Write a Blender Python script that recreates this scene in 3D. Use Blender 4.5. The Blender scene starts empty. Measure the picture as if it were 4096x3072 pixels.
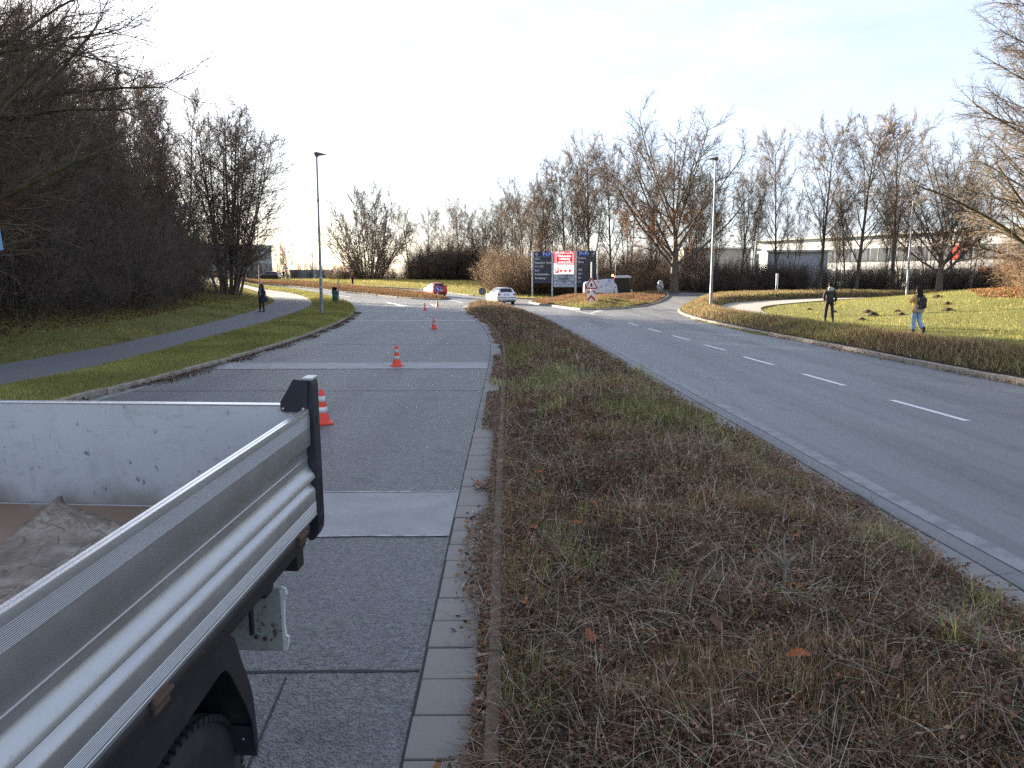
import bpy, bmesh, math, random
import numpy as np
from mathutils import Vector, Matrix
from mathutils.geometry import delaunay_2d_cdt

random.seed(7)
RNG = np.random.default_rng(7)
scene = bpy.context.scene
COL = scene.collection
R = math.radians

# ------------------------------------------------------------------ camera
cam_d = bpy.data.cameras.new("camera")
cam = bpy.data.objects.new("camera", cam_d)
COL.objects.link(cam)
cam.location = (0, 0, 2.1)
cam.rotation_euler = (R(90 - 7.765), 0, 0)
cam_d.sensor_width = 36.0
cam_d.lens = 27.03
cam_d.clip_start = 0.05
cam_d.clip_end = 3000
scene.camera = cam

# ------------------------------------------------------------------ light
SUN_AZ, SUN_EL = -42.0, 12.5          # degrees left of the view direction / above the horizon
world = bpy.data.worlds.new("World")
scene.world = world
world.use_nodes = True
wn, wl = world.node_tree.nodes, world.node_tree.links
wn.clear()
w_out = wn.new("ShaderNodeOutputWorld")
w_bg = wn.new("ShaderNodeBackground")
w_bg.inputs[1].default_value = 0.05
sky = wn.new("ShaderNodeTexSky")
sky.sky_type = 'NISHITA'
sky.sun_disc = False
sky.sun_elevation = R(SUN_EL)
sky.sun_rotation = R(SUN_AZ)
sky.air_density = 1.0
sky.dust_density = 0.9
sky.ozone_density = 1.0
# thin high cloud veil over the whole sky: whitens the blue, uneven
w_tc = wn.new("ShaderNodeTexCoord")
w_map = wn.new("ShaderNodeMapping")
w_map.inputs['Scale'].default_value = (1.0, 1.0, 3.2)
w_ns = wn.new("ShaderNodeTexNoise")
w_ns.inputs['Scale'].default_value = 2.2
w_ns.inputs['Detail'].default_value = 5
w_ramp = wn.new("ShaderNodeMapRange")
w_ramp.inputs[1].default_value = 0.25
w_ramp.inputs[2].default_value = 0.8
w_ramp.inputs[3].default_value = 0.46
w_ramp.inputs[4].default_value = 0.8
w_tint = wn.new("ShaderNodeMix"); w_tint.data_type = 'RGBA'; w_tint.blend_type = 'MULTIPLY'
w_tint.inputs[0].default_value = 1.0
w_tint.inputs[7].default_value = (1.02, 1.04, 1.1, 1)
w_mix = wn.new("ShaderNodeMix"); w_mix.data_type = 'RGBA'
wl.new(w_tc.outputs['Generated'], w_map.inputs[0])
wl.new(w_map.outputs[0], w_ns.inputs['Vector'])
wl.new(w_ns.outputs[0], w_ramp.inputs[0])
w_st = wn.new("ShaderNodeMapping"); w_st.inputs['Scale'].default_value = (1.6, 0.5, 5.0); w_st.inputs['Rotation'].default_value = (0, 0, 0.6)
w_n2 = wn.new("ShaderNodeTexNoise"); w_n2.inputs['Scale'].default_value = 3.0; w_n2.inputs['Detail'].default_value = 7; w_n2.inputs['Roughness'].default_value = 0.62
w_r2 = wn.new("ShaderNodeMapRange"); w_r2.inputs[1].default_value = 0.3; w_r2.inputs[2].default_value = 0.7; w_r2.inputs[3].default_value = 2.7; w_r2.inputs[4].default_value = 4.0
wl.new(w_tc.outputs['Generated'], w_st.inputs[0]); wl.new(w_st.outputs[0], w_n2.inputs['Vector']); wl.new(w_n2.outputs[0], w_r2.inputs[0]); wl.new(w_r2.outputs[0], w_tint.inputs[6])
wl.new(w_ramp.outputs[0], w_mix.inputs[0])
wl.new(sky.outputs[0], w_mix.inputs[6])
wl.new(w_tint.outputs[2], w_mix.inputs[7])
w_cool = wn.new("ShaderNodeMix"); w_cool.data_type = 'RGBA'; w_cool.blend_type = 'MULTIPLY'
w_cool.inputs[0].default_value = 1.0
w_cool.inputs[7].default_value = (0.94, 1.0, 1.15, 1)
wl.new(w_mix.outputs[2], w_cool.inputs[6])
wl.new(w_cool.outputs[2], w_bg.inputs[0])
wl.new(w_bg.outputs[0], w_out.inputs[0])

sun_d = bpy.data.lights.new("sun", 'SUN')
sun_d.energy = 5.0
sun_d.angle = R(0.6)
sun_d.color = (1.0, 0.87, 0.68)
sun = bpy.data.objects.new("sun", sun_d)
COL.objects.link(sun)
sdir = Vector((math.sin(R(SUN_AZ)) * math.cos(R(SUN_EL)), math.cos(R(SUN_AZ)) * math.cos(R(SUN_EL)), math.sin(R(SUN_EL))))
sun.rotation_euler = sdir.to_track_quat('Z', 'Y').to_euler()

vs = scene.view_settings
vs.view_transform = 'Standard'
vs.look = 'None'
vs.exposure = 2.7
vs.gamma = 1.0
vs.use_curve_mapping = False
scene.render.engine = 'CYCLES'
cy = scene.cycles
cy.use_denoising = False
try:
    cy.denoiser = 'OPENIMAGEDENOISE'
    cy.denoising_prefilter = 'ACCURATE'
except Exception:
    pass
cy.sample_clamp_indirect = 3.0
cy.max_bounces = 6
cy.diffuse_bounces = 3
cy.glossy_bounces = 3
cy.transparent_max_bounces = 6
cy.use_adaptive_sampling = False
scene.render.film_transparent = False

# ------------------------------------------------------------------ materials
MATS = {}
def nd(nt, typ, **kw):
    n = nt.nodes.new(typ)
    for k, v in kw.items():
        setattr(n, k, v)
    return n

def mat(name, col, rough=0.6, metal=0.0, col2=None, nscale=5.0, bump=0.0, bscale=30.0, spec=0.5,
        emit=None, estr=1.0, lo=0.35, hi=0.65, detail=4.0, coord='Object', attr=None, coat=0.0, transl=0.0, nstretch=None):
    m = bpy.data.materials.new(name)
    m.use_nodes = True
    nt = m.node_tree
    b = nt.nodes['Principled BSDF']
    b.inputs['Base Color'].default_value = (*col, 1)
    b.inputs['Roughness'].default_value = rough
    b.inputs['Metallic'].default_value = metal
    b.inputs['Specular IOR Level'].default_value = spec
    if coat:
        b.inputs['Coat Weight'].default_value = coat
        b.inputs['Coat Roughness'].default_value = 0.05
    if emit:
        b.inputs['Emission Color'].default_value = (*emit, 1)
        b.inputs['Emission Strength'].default_value = estr
    tc = nd(nt, 'ShaderNodeTexCoord')
    vec = tc.outputs[coord]
    if nstretch:
        mp = nd(nt, 'ShaderNodeMapping')
        mp.inputs['Scale'].default_value = nstretch
        nt.links.new(vec, mp.inputs[0])
        vec = mp.outputs[0]
    colsock = None
    if attr:
        a = nd(nt, 'ShaderNodeAttribute', attribute_name=attr)
        colsock = a.outputs['Color']
    if col2 is not None:
        n = nd(nt, 'ShaderNodeTexNoise')
        n.inputs['Scale'].default_value = nscale
        n.inputs['Detail'].default_value = detail
        nt.links.new(vec, n.inputs['Vector'])
        mr = nd(nt, 'ShaderNodeMapRange')
        mr.inputs[1].default_value = lo
        mr.inputs[2].default_value = hi
        nt.links.new(n.outputs[0], mr.inputs[0])
        mx = nd(nt, 'ShaderNodeMix', data_type='RGBA')
        mx.inputs[6].default_value = (*col, 1)
        mx.inputs[7].default_value = (*col2, 1)
        nt.links.new(mr.outputs[0], mx.inputs[0])
        colsock = mx.outputs[2]
    if colsock is not None:
        nt.links.new(colsock, b.inputs['Base Color'])
    if bump:
        n2 = nd(nt, 'ShaderNodeTexNoise')
        n2.inputs['Scale'].default_value = bscale
        n2.inputs['Detail'].default_value = 5
        nt.links.new(vec, n2.inputs['Vector'])
        bp = nd(nt, 'ShaderNodeBump')
        bp.inputs['Strength'].default_value = bump
        bp.inputs['Distance'].default_value = 0.02
        nt.links.new(n2.outputs[0], bp.inputs['Height'])
        nt.links.new(bp.outputs[0], b.inputs['Normal'])
    if transl:
        out = nt.nodes['Material Output']
        tr = nd(nt, 'ShaderNodeBsdfTranslucent')
        mxs = nd(nt, 'ShaderNodeMixShader')
        mxs.inputs[0].default_value = transl
        if colsock is not None:
            nt.links.new(colsock, tr.inputs[0])
        else:
            tr.inputs[0].default_value = (*col, 1)
        nt.links.new(b.outputs[0], mxs.inputs[1])
        nt.links.new(tr.outputs[0], mxs.inputs[2])
        nt.links.new(mxs.outputs[0], out.inputs[0])
    MATS[name] = m
    return m

def layered(name, base, layers, rough=0.7, bumps=(), spec=0.5, rough2=None, metal=0.0):
    """layers: list of (kind, scale, lo, hi, colour, strength[, stretch]); kind noise / voronoi / vedge; bumps: (kind, scale, strength, dist)"""
    m = bpy.data.materials.new(name)
    m.use_nodes = True
    nt = m.node_tree
    b = nt.nodes['Principled BSDF']
    b.inputs['Roughness'].default_value = rough
    b.inputs['Specular IOR Level'].default_value = spec
    b.inputs['Metallic'].default_value = metal
    tc = nd(nt, 'ShaderNodeTexCoord')
    def tex(kind, scale, stretch=None, off=0.0):
        mp = nd(nt, 'ShaderNodeMapping')
        mp.inputs['Scale'].default_value = stretch or (1, 1, 1)
        mp.inputs['Location'].default_value = (off, off * .7, off * .3)
        nt.links.new(tc.outputs['Object'], mp.inputs[0])
        if kind == 'noise':
            n = nd(nt, 'ShaderNodeTexNoise')
            n.inputs['Detail'].default_value = 6
            n.inputs['Roughness'].default_value = 0.6
        else:
            n = nd(nt, 'ShaderNodeTexVoronoi')
            if kind == 'vedge':
                n.feature = 'DISTANCE_TO_EDGE'
        n.inputs['Scale'].default_value = scale
        nt.links.new(mp.outputs[0], n.inputs['Vector'])
        return n.outputs[1] if kind == 'vcol' else n.outputs[0]
    prev = None
    for i, L in enumerate(layers):
        kind, scale, lo, hi, colr, st = L[:6]
        s = tex(kind, scale, L[6] if len(L) > 6 else None, 3.1 * i)
        mr = nd(nt, 'ShaderNodeMapRange')
        mr.inputs[1].default_value = lo
        mr.inputs[2].default_value = hi
        mr.inputs[4].default_value = st
        nt.links.new(s, mr.inputs[0])
        mx = nd(nt, 'ShaderNodeMix', data_type='RGBA')
        if prev is None:
            mx.inputs[6].default_value = (*base, 1)
        else:
            nt.links.new(prev, mx.inputs[6])
        mx.inputs[7].default_value = (*colr, 1)
        nt.links.new(mr.outputs[0], mx.inputs[0])
        prev = mx.outputs[2]
    if prev is not None:
        nt.links.new(prev, b.inputs['Base Color'])
    else:
        b.inputs['Base Color'].default_value = (*base, 1)
    nprev = None
    for kind, scale, st, dist in bumps:
        s = tex(kind, scale, None, 1.7)
        bp = nd(nt, 'ShaderNodeBump')
        bp.inputs['Strength'].default_value = st
        bp.inputs['Distance'].default_value = dist
        nt.links.new(s, bp.inputs['Height'])
        if nprev is not None:
            nt.links.new(nprev, bp.inputs['Normal'])
        nprev = bp.outputs[0]
    if nprev is not None:
        nt.links.new(nprev, b.inputs['Normal'])
    if rough2:
        s = tex('noise', rough2[0], None, 9.0)
        mr = nd(nt, 'ShaderNodeMapRange')
        mr.inputs[1].default_value = 0.35
        mr.inputs[2].default_value = 0.65
        mr.inputs[3].default_value = rough
        mr.inputs[4].default_value = rough2[1]
        nt.links.new(s, mr.inputs[0])
        nt.links.new(mr.outputs[0], b.inputs['Roughness'])
    MATS[name] = m
    return m

# ------------------------------------------------------------------ object helpers
def tag(o, label=None, cat=None, group=None, kind=None):
    if label: o['label'] = label
    if cat: o['category'] = cat
    if group: o['group'] = group
    if kind: o['kind'] = kind
    return o

def empty(name, loc=(0, 0, 0), rz=0.0, label=None, cat=None, group=None):
    o = bpy.data.objects.new(name, None)
    o.empty_display_size = 0.2
    COL.objects.link(o)
    o.location = loc
    o.rotation_euler = (0, 0, rz)
    return tag(o, label, cat, group)

def link(name, me, m=None, parent=None, kind=None, loc=None):
    if m is not None and len(me.materials) == 0:
        for q in (m if isinstance(m, (list, tuple)) else [m]):
            me.materials.append(MATS[q] if isinstance(q, str) else q)
    o = bpy.data.objects.new(name, me)
    COL.objects.link(o)
    if parent is not None:
        o.parent = parent
    if loc is not None:
        o.location = loc
    if kind:
        o['kind'] = kind
    return o

def copy_tree(root, loc, rz, scale=None, label=None, group=None):
    r = root.copy()
    COL.objects.link(r)
    r.location = loc
    r.rotation_euler = (0, 0, rz)
    if scale is not None:
        r.scale = scale
    if label: r['label'] = label
    if group: r['group'] = group
    for ch in root.children:
        c = ch.copy()
        COL.objects.link(c)
        c.parent = r
        for g in ch.children:
            d = g.copy()
            COL.objects.link(d)
            d.parent = c
    return r

def np_mesh(name, V, loops, sizes, smooth=False, col=None):
    """V (n,3) verts; loops flat vertex indices; sizes polygon sizes"""
    me = bpy.data.meshes.new(name)
    V = np.asarray(V, np.float32); loops = np.asarray(loops, np.int32).ravel(); sizes = np.asarray(sizes, np.int32)
    me.vertices.add(len(V)); me.vertices.foreach_set('co', V.ravel())
    me.loops.add(len(loops)); me.loops.foreach_set('vertex_index', loops)
    me.polygons.add(len(sizes))
    st = np.concatenate([[0], np.cumsum(sizes)[:-1]]).astype(np.int32)
    me.polygons.foreach_set('loop_start', st)
    try:
        me.polygons.foreach_set('loop_total', sizes)
    except Exception:
        pass
    if smooth:
        me.polygons.foreach_set('use_smooth', np.ones(len(sizes), bool))
    me.update(calc_edges=True)
    if col is not None:
        a = me.color_attributes.new('col', 'FLOAT_COLOR', 'POINT')
        c4 = np.ones((len(V), 4), np.float32); c4[:, :3] = col
        a.data.foreach_set('color', c4.ravel())
    me.validate()
    return me

class MB:
    """collects shapes for ONE part"""
    def __init__(s):
        s.v = []; s.f = []; s.sm = []
    def add(s, verts, faces, smooth=False, M=None):
        n = len(s.v)
        for p in verts:
            p = Vector(p)
            if M is not None: p = M @ p
            s.v.append(tuple(p))
        for f in faces:
            s.f.append([n + i for i in f]); s.sm.append(smooth)
        return s
    def box(s, c, d, M=None, rz=0.0, bev=0.0):
        x, y, z = d[0] / 2, d[1] / 2, d[2] / 2
        Mx = Matrix.Translation(Vector(c)) @ Matrix.Rotation(rz, 4, 'Z')
        if M is not None: Mx = M @ Mx
        if bev <= 0:
            vs_ = [(-x, -y, -z), (x, -y, -z), (x, y, -z), (-x, y, -z), (-x, -y, z), (x, -y, z), (x, y, z), (-x, y, z)]
            return s.add(vs_, [(0, 3, 2, 1), (4, 5, 6, 7), (0, 1, 5, 4), (1, 2, 6, 5), (2, 3, 7, 6), (3, 0, 4, 7)], False, Mx)
        b = min(bev, x * .9, y * .9, z * .9)
        bm = bmesh.new()
        bmesh.ops.create_cube(bm, size=1.0)
        for v in bm.verts: v.co = Vector((v.co.x * 2 * x, v.co.y * 2 * y, v.co.z * 2 * z))
        bmesh.ops.bevel(bm, geom=list(bm.edges), offset=b, segments=2, affect='EDGES', profile=.5)
        bm.verts.index_update()
        vs_ = [v.co.copy() for v in bm.verts]; fs = [[v.index for v in f.verts] for f in bm.faces]
        bm.free()
        return s.add(vs_, fs, False, Mx)
    def tube(s, pts, rad, n=8, caps=True, M=None, smooth=True):
        pts = [Vector(p) for p in pts]
        if not isinstance(rad, (list, tuple)): rad = [rad] * len(pts)
        up = Vector((0, 0, 1)); vs_ = []
        ref = None
        for i, p in enumerate(pts):
            t = (pts[min(i + 1, len(pts) - 1)] - pts[max(i - 1, 0)])
            if t.length < 1e-9: t = up.copy()
            t.normalize()
            if ref is None:
                ref = Vector((1, 0, 0)) if abs(t.x) < .9 else Vector((0, 1, 0))
            a = (ref - t * ref.dot(t)).normalized(); b = t.cross(a); ref = a
            for k in range(n):
                q = 2 * math.pi * k / n
                vs_.append(p + (a * math.cos(q) + b * math.sin(q)) * rad[i])
        fs = []
        for i in range(len(pts) - 1):
            for k in range(n):
                k2 = (k + 1) % n
                fs.append((i * n + k, i * n + k2, (i + 1) * n + k2, (i + 1) * n + k))
        s.add(vs_, fs, smooth, M)
        if caps:
            s.add(vs_[:n], [tuple(range(n))[::-1]], False, M)
            s.add(vs_[-n:], [tuple(range(n))], False, M)
        return s
    def lathe(s, prof, n=16, M=None, smooth=True):
        vs_ = []; fs = []
        for r_, z in prof:
            for k in range(n):
                q = 2 * math.pi * k / n
                vs_.append((r_ * math.cos(q), r_ * math.sin(q), z))
        for i in range(len(prof) - 1):
            for k in range(n):
                k2 = (k + 1) % n
                fs.append((i * n + k, i * n + k2, (i + 1) * n + k2, (i + 1) * n + k))
        return s.add(vs_, fs, smooth, M)
    def prism(s, poly, t, M=None, smooth=False):
        """poly in local XZ, extruded along Y from 0 to t"""
        n = len(poly)
        area = sum(poly[i][0] * poly[(i + 1) % n][1] - poly[(i + 1) % n][0] * poly[i][1] for i in range(n))
        if area < 0: poly = poly[::-1]
        vs_ = [(p[0], 0, p[1]) for p in poly] + [(p[0], t, p[1]) for p in poly]
        fs = [tuple(range(n)), tuple(range(2 * n - 1, n - 1, -1))]
        for i in range(n):
            j = (i + 1) % n
            fs.append((j, i, n + i, n + j))
        if t < 0:
            fs = [f[::-1] for f in fs]
        return s.add(vs_, fs, smooth, M)
    def loft(s, rings, closed=True, caps=True, smooth=True, M=None):
        n = len(rings[0]); vs_ = [p for r_ in rings for p in r_]; fs = []
        for i in range(len(rings) - 1):
            for k in range(n if closed else n - 1):
                k2 = (k + 1) % n
                fs.append((i * n + k, i * n + k2, (i + 1) * n + k2, (i + 1) * n + k))
        if caps and closed:
            fs.append(tuple(range(n))[::-1]); fs.append(tuple(range((len(rings) - 1) * n, len(rings) * n)))
        return s.add(vs_, fs, smooth, M)
    def mesh(s, name):
        me = bpy.data.meshes.new(name)
        me.from_pydata(s.v, [], s.f)
        me.polygons.foreach_set('use_smooth', s.sm)
        me.update()
        return me
    def build(s, name, m, parent=None, kind=None, loc=None, normals=False):
        me = s.mesh(name)
        if normals:
            bm = bmesh.new(); bm.from_mesh(me)
            bmesh.ops.recalc_face_normals(bm, faces=bm.faces)
            bm.to_mesh(me); bm.free()
        return link(name, me, m, parent, kind, loc)

def Sm(t):
    t = np.clip(t, 0, 1)
    return t * t * (3 - 2 * t)

def text_mesh(s, size, align='LEFT', ext=0.0, bold=0.0):
    c = bpy.data.curves.new('lettering', 'FONT')
    c.body = s; c.size = size; c.align_x = align; c.align_y = 'CENTER'; c.extrude = ext; c.offset = bold
    c.resolution_u = 2
    o = bpy.data.objects.new('tmp', c)
    COL.objects.link(o)
    dg = bpy.context.evaluated_depsgraph_get()
    me = bpy.data.meshes.new_from_object(o.evaluated_get(dg))
    bpy.data.objects.remove(o); bpy.data.curves.remove(c)
    me.materials.clear()
    return me

def lettering(parent, s, size, loc, m, align='LEFT', bold=0.0, xs=1.0, rot=(math.pi / 2, 0, 0)):
    o = link('lettering', text_mesh(s, size, align, 0.0, bold), m, parent)
    o.location = loc; o.rotation_euler = rot; o.scale = (xs, 1, 1)
    return o
# ------------------------------------------------------------------ surface materials
layered('road_aggregate', (0.052, 0.055, 0.061),
        [('voronoi', 70, 0.1, 0.5, (0.21, 0.215, 0.21), 0.65), ('noise', 34, 0.42, 0.62, (0.025, 0.027, 0.033), 0.75),
         ('noise', 0.5, 0.4, 0.75, (0.14, 0.14, 0.15), 0.45), ('noise', 0.3, 0.5, 0.7, (0.05, 0.05, 0.056), 0.55, (1, .12, 1)), ('noise', 1.6, 0.6, 0.68, (0.035, 0.035, 0.04), 0.5), ('noise', 0.8, 0.5, 0.66, (0.045, 0.047, 0.05), 0.5, (1.2, .04, 1))],
        rough=0.5, bumps=(('voronoi', 60, 1.0, 0.013), ('noise', 22, 0.7, 0.014)), spec=0.5)
layered('road_asphalt', (0.135, 0.142, 0.148),
        [('voronoi', 150, 0.2, 0.6, (0.17, 0.17, 0.17), 0.45), ('noise', 60, 0.5, 0.75, (0.055, 0.055, 0.06), 0.5),
         ('noise', 0.35, 0.4, 0.7, (0.2, 0.2, 0.21), 0.55, (1, .16, 1)), ('noise', 0.6, 0.54, 0.7, (0.07, 0.07, 0.077), 0.65, (1, .1, 1)), ('noise', 2.2, 0.62, 0.7, (0.06, 0.06, 0.065), 0.45, (1, .3, 1)), ('noise', 0.9, 0.48, 0.66, (0.075, 0.078, 0.083), 0.75, (1.2, .03, 1)), ('noise', 0.7, 0.6, 0.68, (0.055, 0.056, 0.06), 0.5, (1, .5, 1))],
        rough=0.47, bumps=(('voronoi', 130, 0.55, 0.006), ('noise', 60, 0.35, 0.006)), spec=0.4)
layered('road_patch', (0.17, 0.172, 0.178),
        [('noise', 2.2, 0.42, 0.7, (0.30, 0.30, 0.305), 0.8), ('voronoi', 120, 0.2, 0.6, (0.22, 0.22, 0.215), 0.4), ('noise', 70, 0.5, 0.75, (0.1, 0.1, 0.105), 0.5)],
        rough=0.55, bumps=(('noise', 90, 0.35, 0.005),))
layered('path_asphalt', (0.1, 0.1, 0.108),
        [('voronoi', 110, 0.2, 0.6, (0.17, 0.17, 0.17), 0.5), ('noise', 0.8, 0.4, 0.7, (0.15, 0.15, 0.15), 0.4)],
        rough=0.85, bumps=(('noise', 90, 0.5, 0.006),), spec=0.25)
layered('path_gravel', (0.3, 0.27, 0.235), [('noise', 6, 0.4, 0.7, (0.38, 0.35, 0.31), 0.6), ('voronoi', 60, 0.2, 0.6, (0.2, 0.18, 0.16), 0.4)],
        rough=0.85, bumps=(('noise', 60, 0.4, 0.006),))
layered('slab_concrete', (0.34, 0.315, 0.285),
        [('noise', 3, 0.4, 0.7, (0.26, 0.245, 0.222), 0.7), ('voronoi', 160, 0.0, 0.16, (0.08, 0.075, 0.07), 0.55), ('noise', 180, 0.55, 0.75, (0.33, 0.32, 0.3), 0.5)],
        rough=0.75, bumps=(('noise', 150, 0.35, 0.004),))
layered('slab_dark', (0.18, 0.178, 0.175),
        [('noise', 3, 0.4, 0.7, (0.24, 0.238, 0.235), 0.7), ('noise', 120, 0.5, 0.75, (0.08, 0.08, 0.085), 0.5)],
        rough=0.75, bumps=(('noise', 120, 0.4, 0.005),))
layered('kerb_concrete', (0.29, 0.245, 0.2),
        [('noise', 5, 0.4, 0.7, (0.36, 0.33, 0.29), 0.7), ('noise', 2, 0.5, 0.7, (0.09, 0.085, 0.06), 0.6), ('noise', 90, 0.55, 0.75, (0.1, 0.09, 0.08), 0.5)],
        rough=0.85, bumps=(('noise', 60, 0.5, 0.008),))
layered('kerb_brown', (0.13, 0.092, 0.06),
        [('noise', 9, 0.4, 0.7, (0.085, 0.06, 0.042), 0.8), ('noise', 3, 0.5, 0.7, (0.08, 0.07, 0.05), 0.6)], rough=0.9, bumps=(('noise', 60, 0.5, 0.008),))
layered('soil', (0.022, 0.016, 0.012),
        [('noise', 4, 0.4, 0.7, (0.034, 0.025, 0.018), 0.7), ('noise', 1.1, 0.5, 0.7, (0.04, 0.042, 0.018), 0.5)], rough=0.95, bumps=(('noise', 25, 0.8, 0.03),), spec=0.2)
layered('lawn', (0.135, 0.14, 0.038),
        [('noise', 0.6, 0.4, 0.65, (0.16, 0.14, 0.045), 0.8), ('noise', 5, 0.45, 0.7, (0.07, 0.08, 0.022), 0.7), ('noise', 28, 0.5, 0.75, (0.18, 0.16, 0.06), 0.6)],
        rough=0.9, bumps=(('noise', 14, 1.0, 0.06), ('noise', 50, 0.8, 0.02)), spec=0.15)
mat('paint_white', (0.66, 0.66, 0.65), 0.6, col2=(0.34, 0.34, 0.34), nscale=18, lo=.52, hi=.72)
mat('paint_worn', (0.36, 0.36, 0.355), 0.65, col2=(0.16, 0.16, 0.165), nscale=9, lo=.4, hi=.65)
mat('paint_faint', (0.22, 0.222, 0.23), 0.6, col2=(0.14, 0.143, 0.152), nscale=5, lo=.42, hi=.62)
mat('joint_tar', (0.018, 0.018, 0.019), 0.8)

# ------------------------------------------------------------------ terrain height
PLy = [-60, 10, 20, 25.4, 33.6, 42, 62.4, 73.3, 96.4, 130, 200]
PLx = [-12, -12, -12, -12.1, -13.4, -14.8, -19.3, -22.6, -30.7, -44, -75]
def zt(X, Y):
    X = np.asarray(X, float); Y = np.asarray(Y, float)
    r = np.maximum(0, Y - 78)
    a = 2.15 * (1 - np.exp(-(r / 34) ** 1.6))
    b = np.minimum(.02 * np.maximum(0, Y - 40), 1.2)
    w = Sm((X - 9) / 7)
    z = a * (1 - w) + b * w
    z = z + 1.5 * Sm((X - 17) / 12) * np.exp(-((Y - 42) / 12) ** 2)
    d = np.interp(Y, PLy, PLx) - X
    return z + np.where(d > 0, 2.2 * (1 - np.exp(-np.maximum(d, 0) / 12)), 0)

def vnoise(X, Y, s, seed=0):
    """cheap value noise 0..1"""
    X = np.asarray(X, float) * s; Y = np.asarray(Y, float) * s
    xi = np.floor(X).astype(np.int64); yi = np.floor(Y).astype(np.int64)
    fx = X - xi; fy = Y - yi; fx = fx * fx * (3 - 2 * fx); fy = fy * fy * (3 - 2 * fy)
    def h(a, b):
        n = (a * 374761393 + b * 668265263 + seed * 982451653) & 0xffffffff
        n = ((n ^ (n >> 13)) * 1274126177) & 0xffffffff
        return ((n ^ (n >> 16)) & 0xffff) / 65535.0
    return (h(xi, yi) * (1 - fx) + h(xi + 1, yi) * fx) * (1 - fy) + (h(xi, yi + 1) * (1 - fx) + h(xi + 1, yi + 1) * fx) * fy

def inside(poly, X, Y):
    X = np.asarray(X, float); Y = np.asarray(Y, float)
    res = np.zeros(X.shape, bool); n = len(poly); j = n - 1
    for i in range(n):
        xi, yi = poly[i]; xj, yj = poly[j]
        if yi != yj:
            c = ((yi > Y) != (yj > Y)) & (X < (xj - xi) * (Y - yi) / (yj - yi) + xi)
            res ^= c
        j = i
    return res

def edge_dist(poly, X, Y):
    d = np.full(np.shape(X), 1e9); n = len(poly)
    for i in range(n):
        ax, ay = poly[i]; bx, by = poly[(i + 1) % n]
        dx, dy = bx - ax, by - ay; L = dx * dx + dy * dy + 1e-12
        t = np.clip(((X - ax) * dx + (Y - ay) * dy) / L, 0, 1)
        d = np.minimum(d, np.hypot(X - ax - t * dx, Y - ay - t * dy))
    return d

def resample(pts, step, closed=False):
    P = [Vector((p[0], p[1])) for p in pts]
    if closed: P.append(P[0].copy())
    out = []
    for a, b in zip(P[:-1], P[1:]):
        L = (b - a).length; n = max(1, int(round(L / step)))
        for k in range(n): out.append(a.lerp(b, k / n))
    if not closed: out.append(P[-1])
    return [(p.x, p.y) for p in out]

def smooth_line(pts, it=2):
    P = [Vector((p[0], p[1])) for p in pts]
    for _ in range(it):
        Q = [P[0]]
        for a, b in zip(P[:-1], P[1:]):
            Q += [a.lerp(b, .25), a.lerp(b, .75)]
        Q.append(P[-1]); P = Q
    return [(p.x, p.y) for p in P]

def patch(name, poly, zfun, m, spacing=1.5, bstep=1.0, skirt=0.0, kind='structure', parent=None, jitter=.3):
    B = resample(poly, bstep, True)
    xs = [p[0] for p in B]; ys = [p[1] for p in B]
    gx, gy = np.meshgrid(np.arange(min(xs), max(xs), spacing), np.arange(min(ys), max(ys), spacing))
    gx = gx.ravel() + RNG.uniform(-jitter, jitter, gx.size) * spacing; gy = gy.ravel() + RNG.uniform(-jitter, jitter, gy.size) * spacing
    k = inside(poly, gx, gy)
    gx, gy = gx[k], gy[k]
    k = edge_dist(B, gx, gy) > spacing * .35
    pts = [Vector(p) for p in B] + [Vector(p) for p in zip(gx[k], gy[k])]
    nb = len(B)
    r_ = delaunay_2d_cdt(pts, [(i, (i + 1) % nb) for i in range(nb)], [list(range(nb))], 1, 1e-6)
    V2 = np.array([(v.x, v.y) for v in r_[0]]); F = [list(f) for f in r_[2]]
    z = zfun(V2[:, 0], V2[:, 1])
    V = [(x, y, zz) for (x, y), zz in zip(V2, z)]
    # faces up
    F2 = []
    for f in F:
        a, b, c = (V2[f[0]], V2[f[1]], V2[f[2]])
        F2.append(f if (b[0] - a[0]) * (c[1] - a[1]) - (b[1] - a[1]) * (c[0] - a[0]) > 0 else f[::-1])
    if skirt:
        n0 = len(V)
        bz = zfun(np.array(xs), np.array(ys))
        for (x, y), zz in zip(B, bz): V.append((x, y, zz))
        for (x, y), zz in zip(B, bz): V.append((x, y, zz - skirt))
        for i in range(nb):
            j = (i + 1) % nb
            F2.append([n0 + i, n0 + j, n0 + nb + j, n0 + nb + i])
    me = bpy.data.meshes.new(name)
    me.from_pydata(V, [], F2)
    me.polygons.foreach_set('use_smooth', [True] * len(F2))
    me.update()
    return link(name, me, m, parent, kind)

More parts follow.
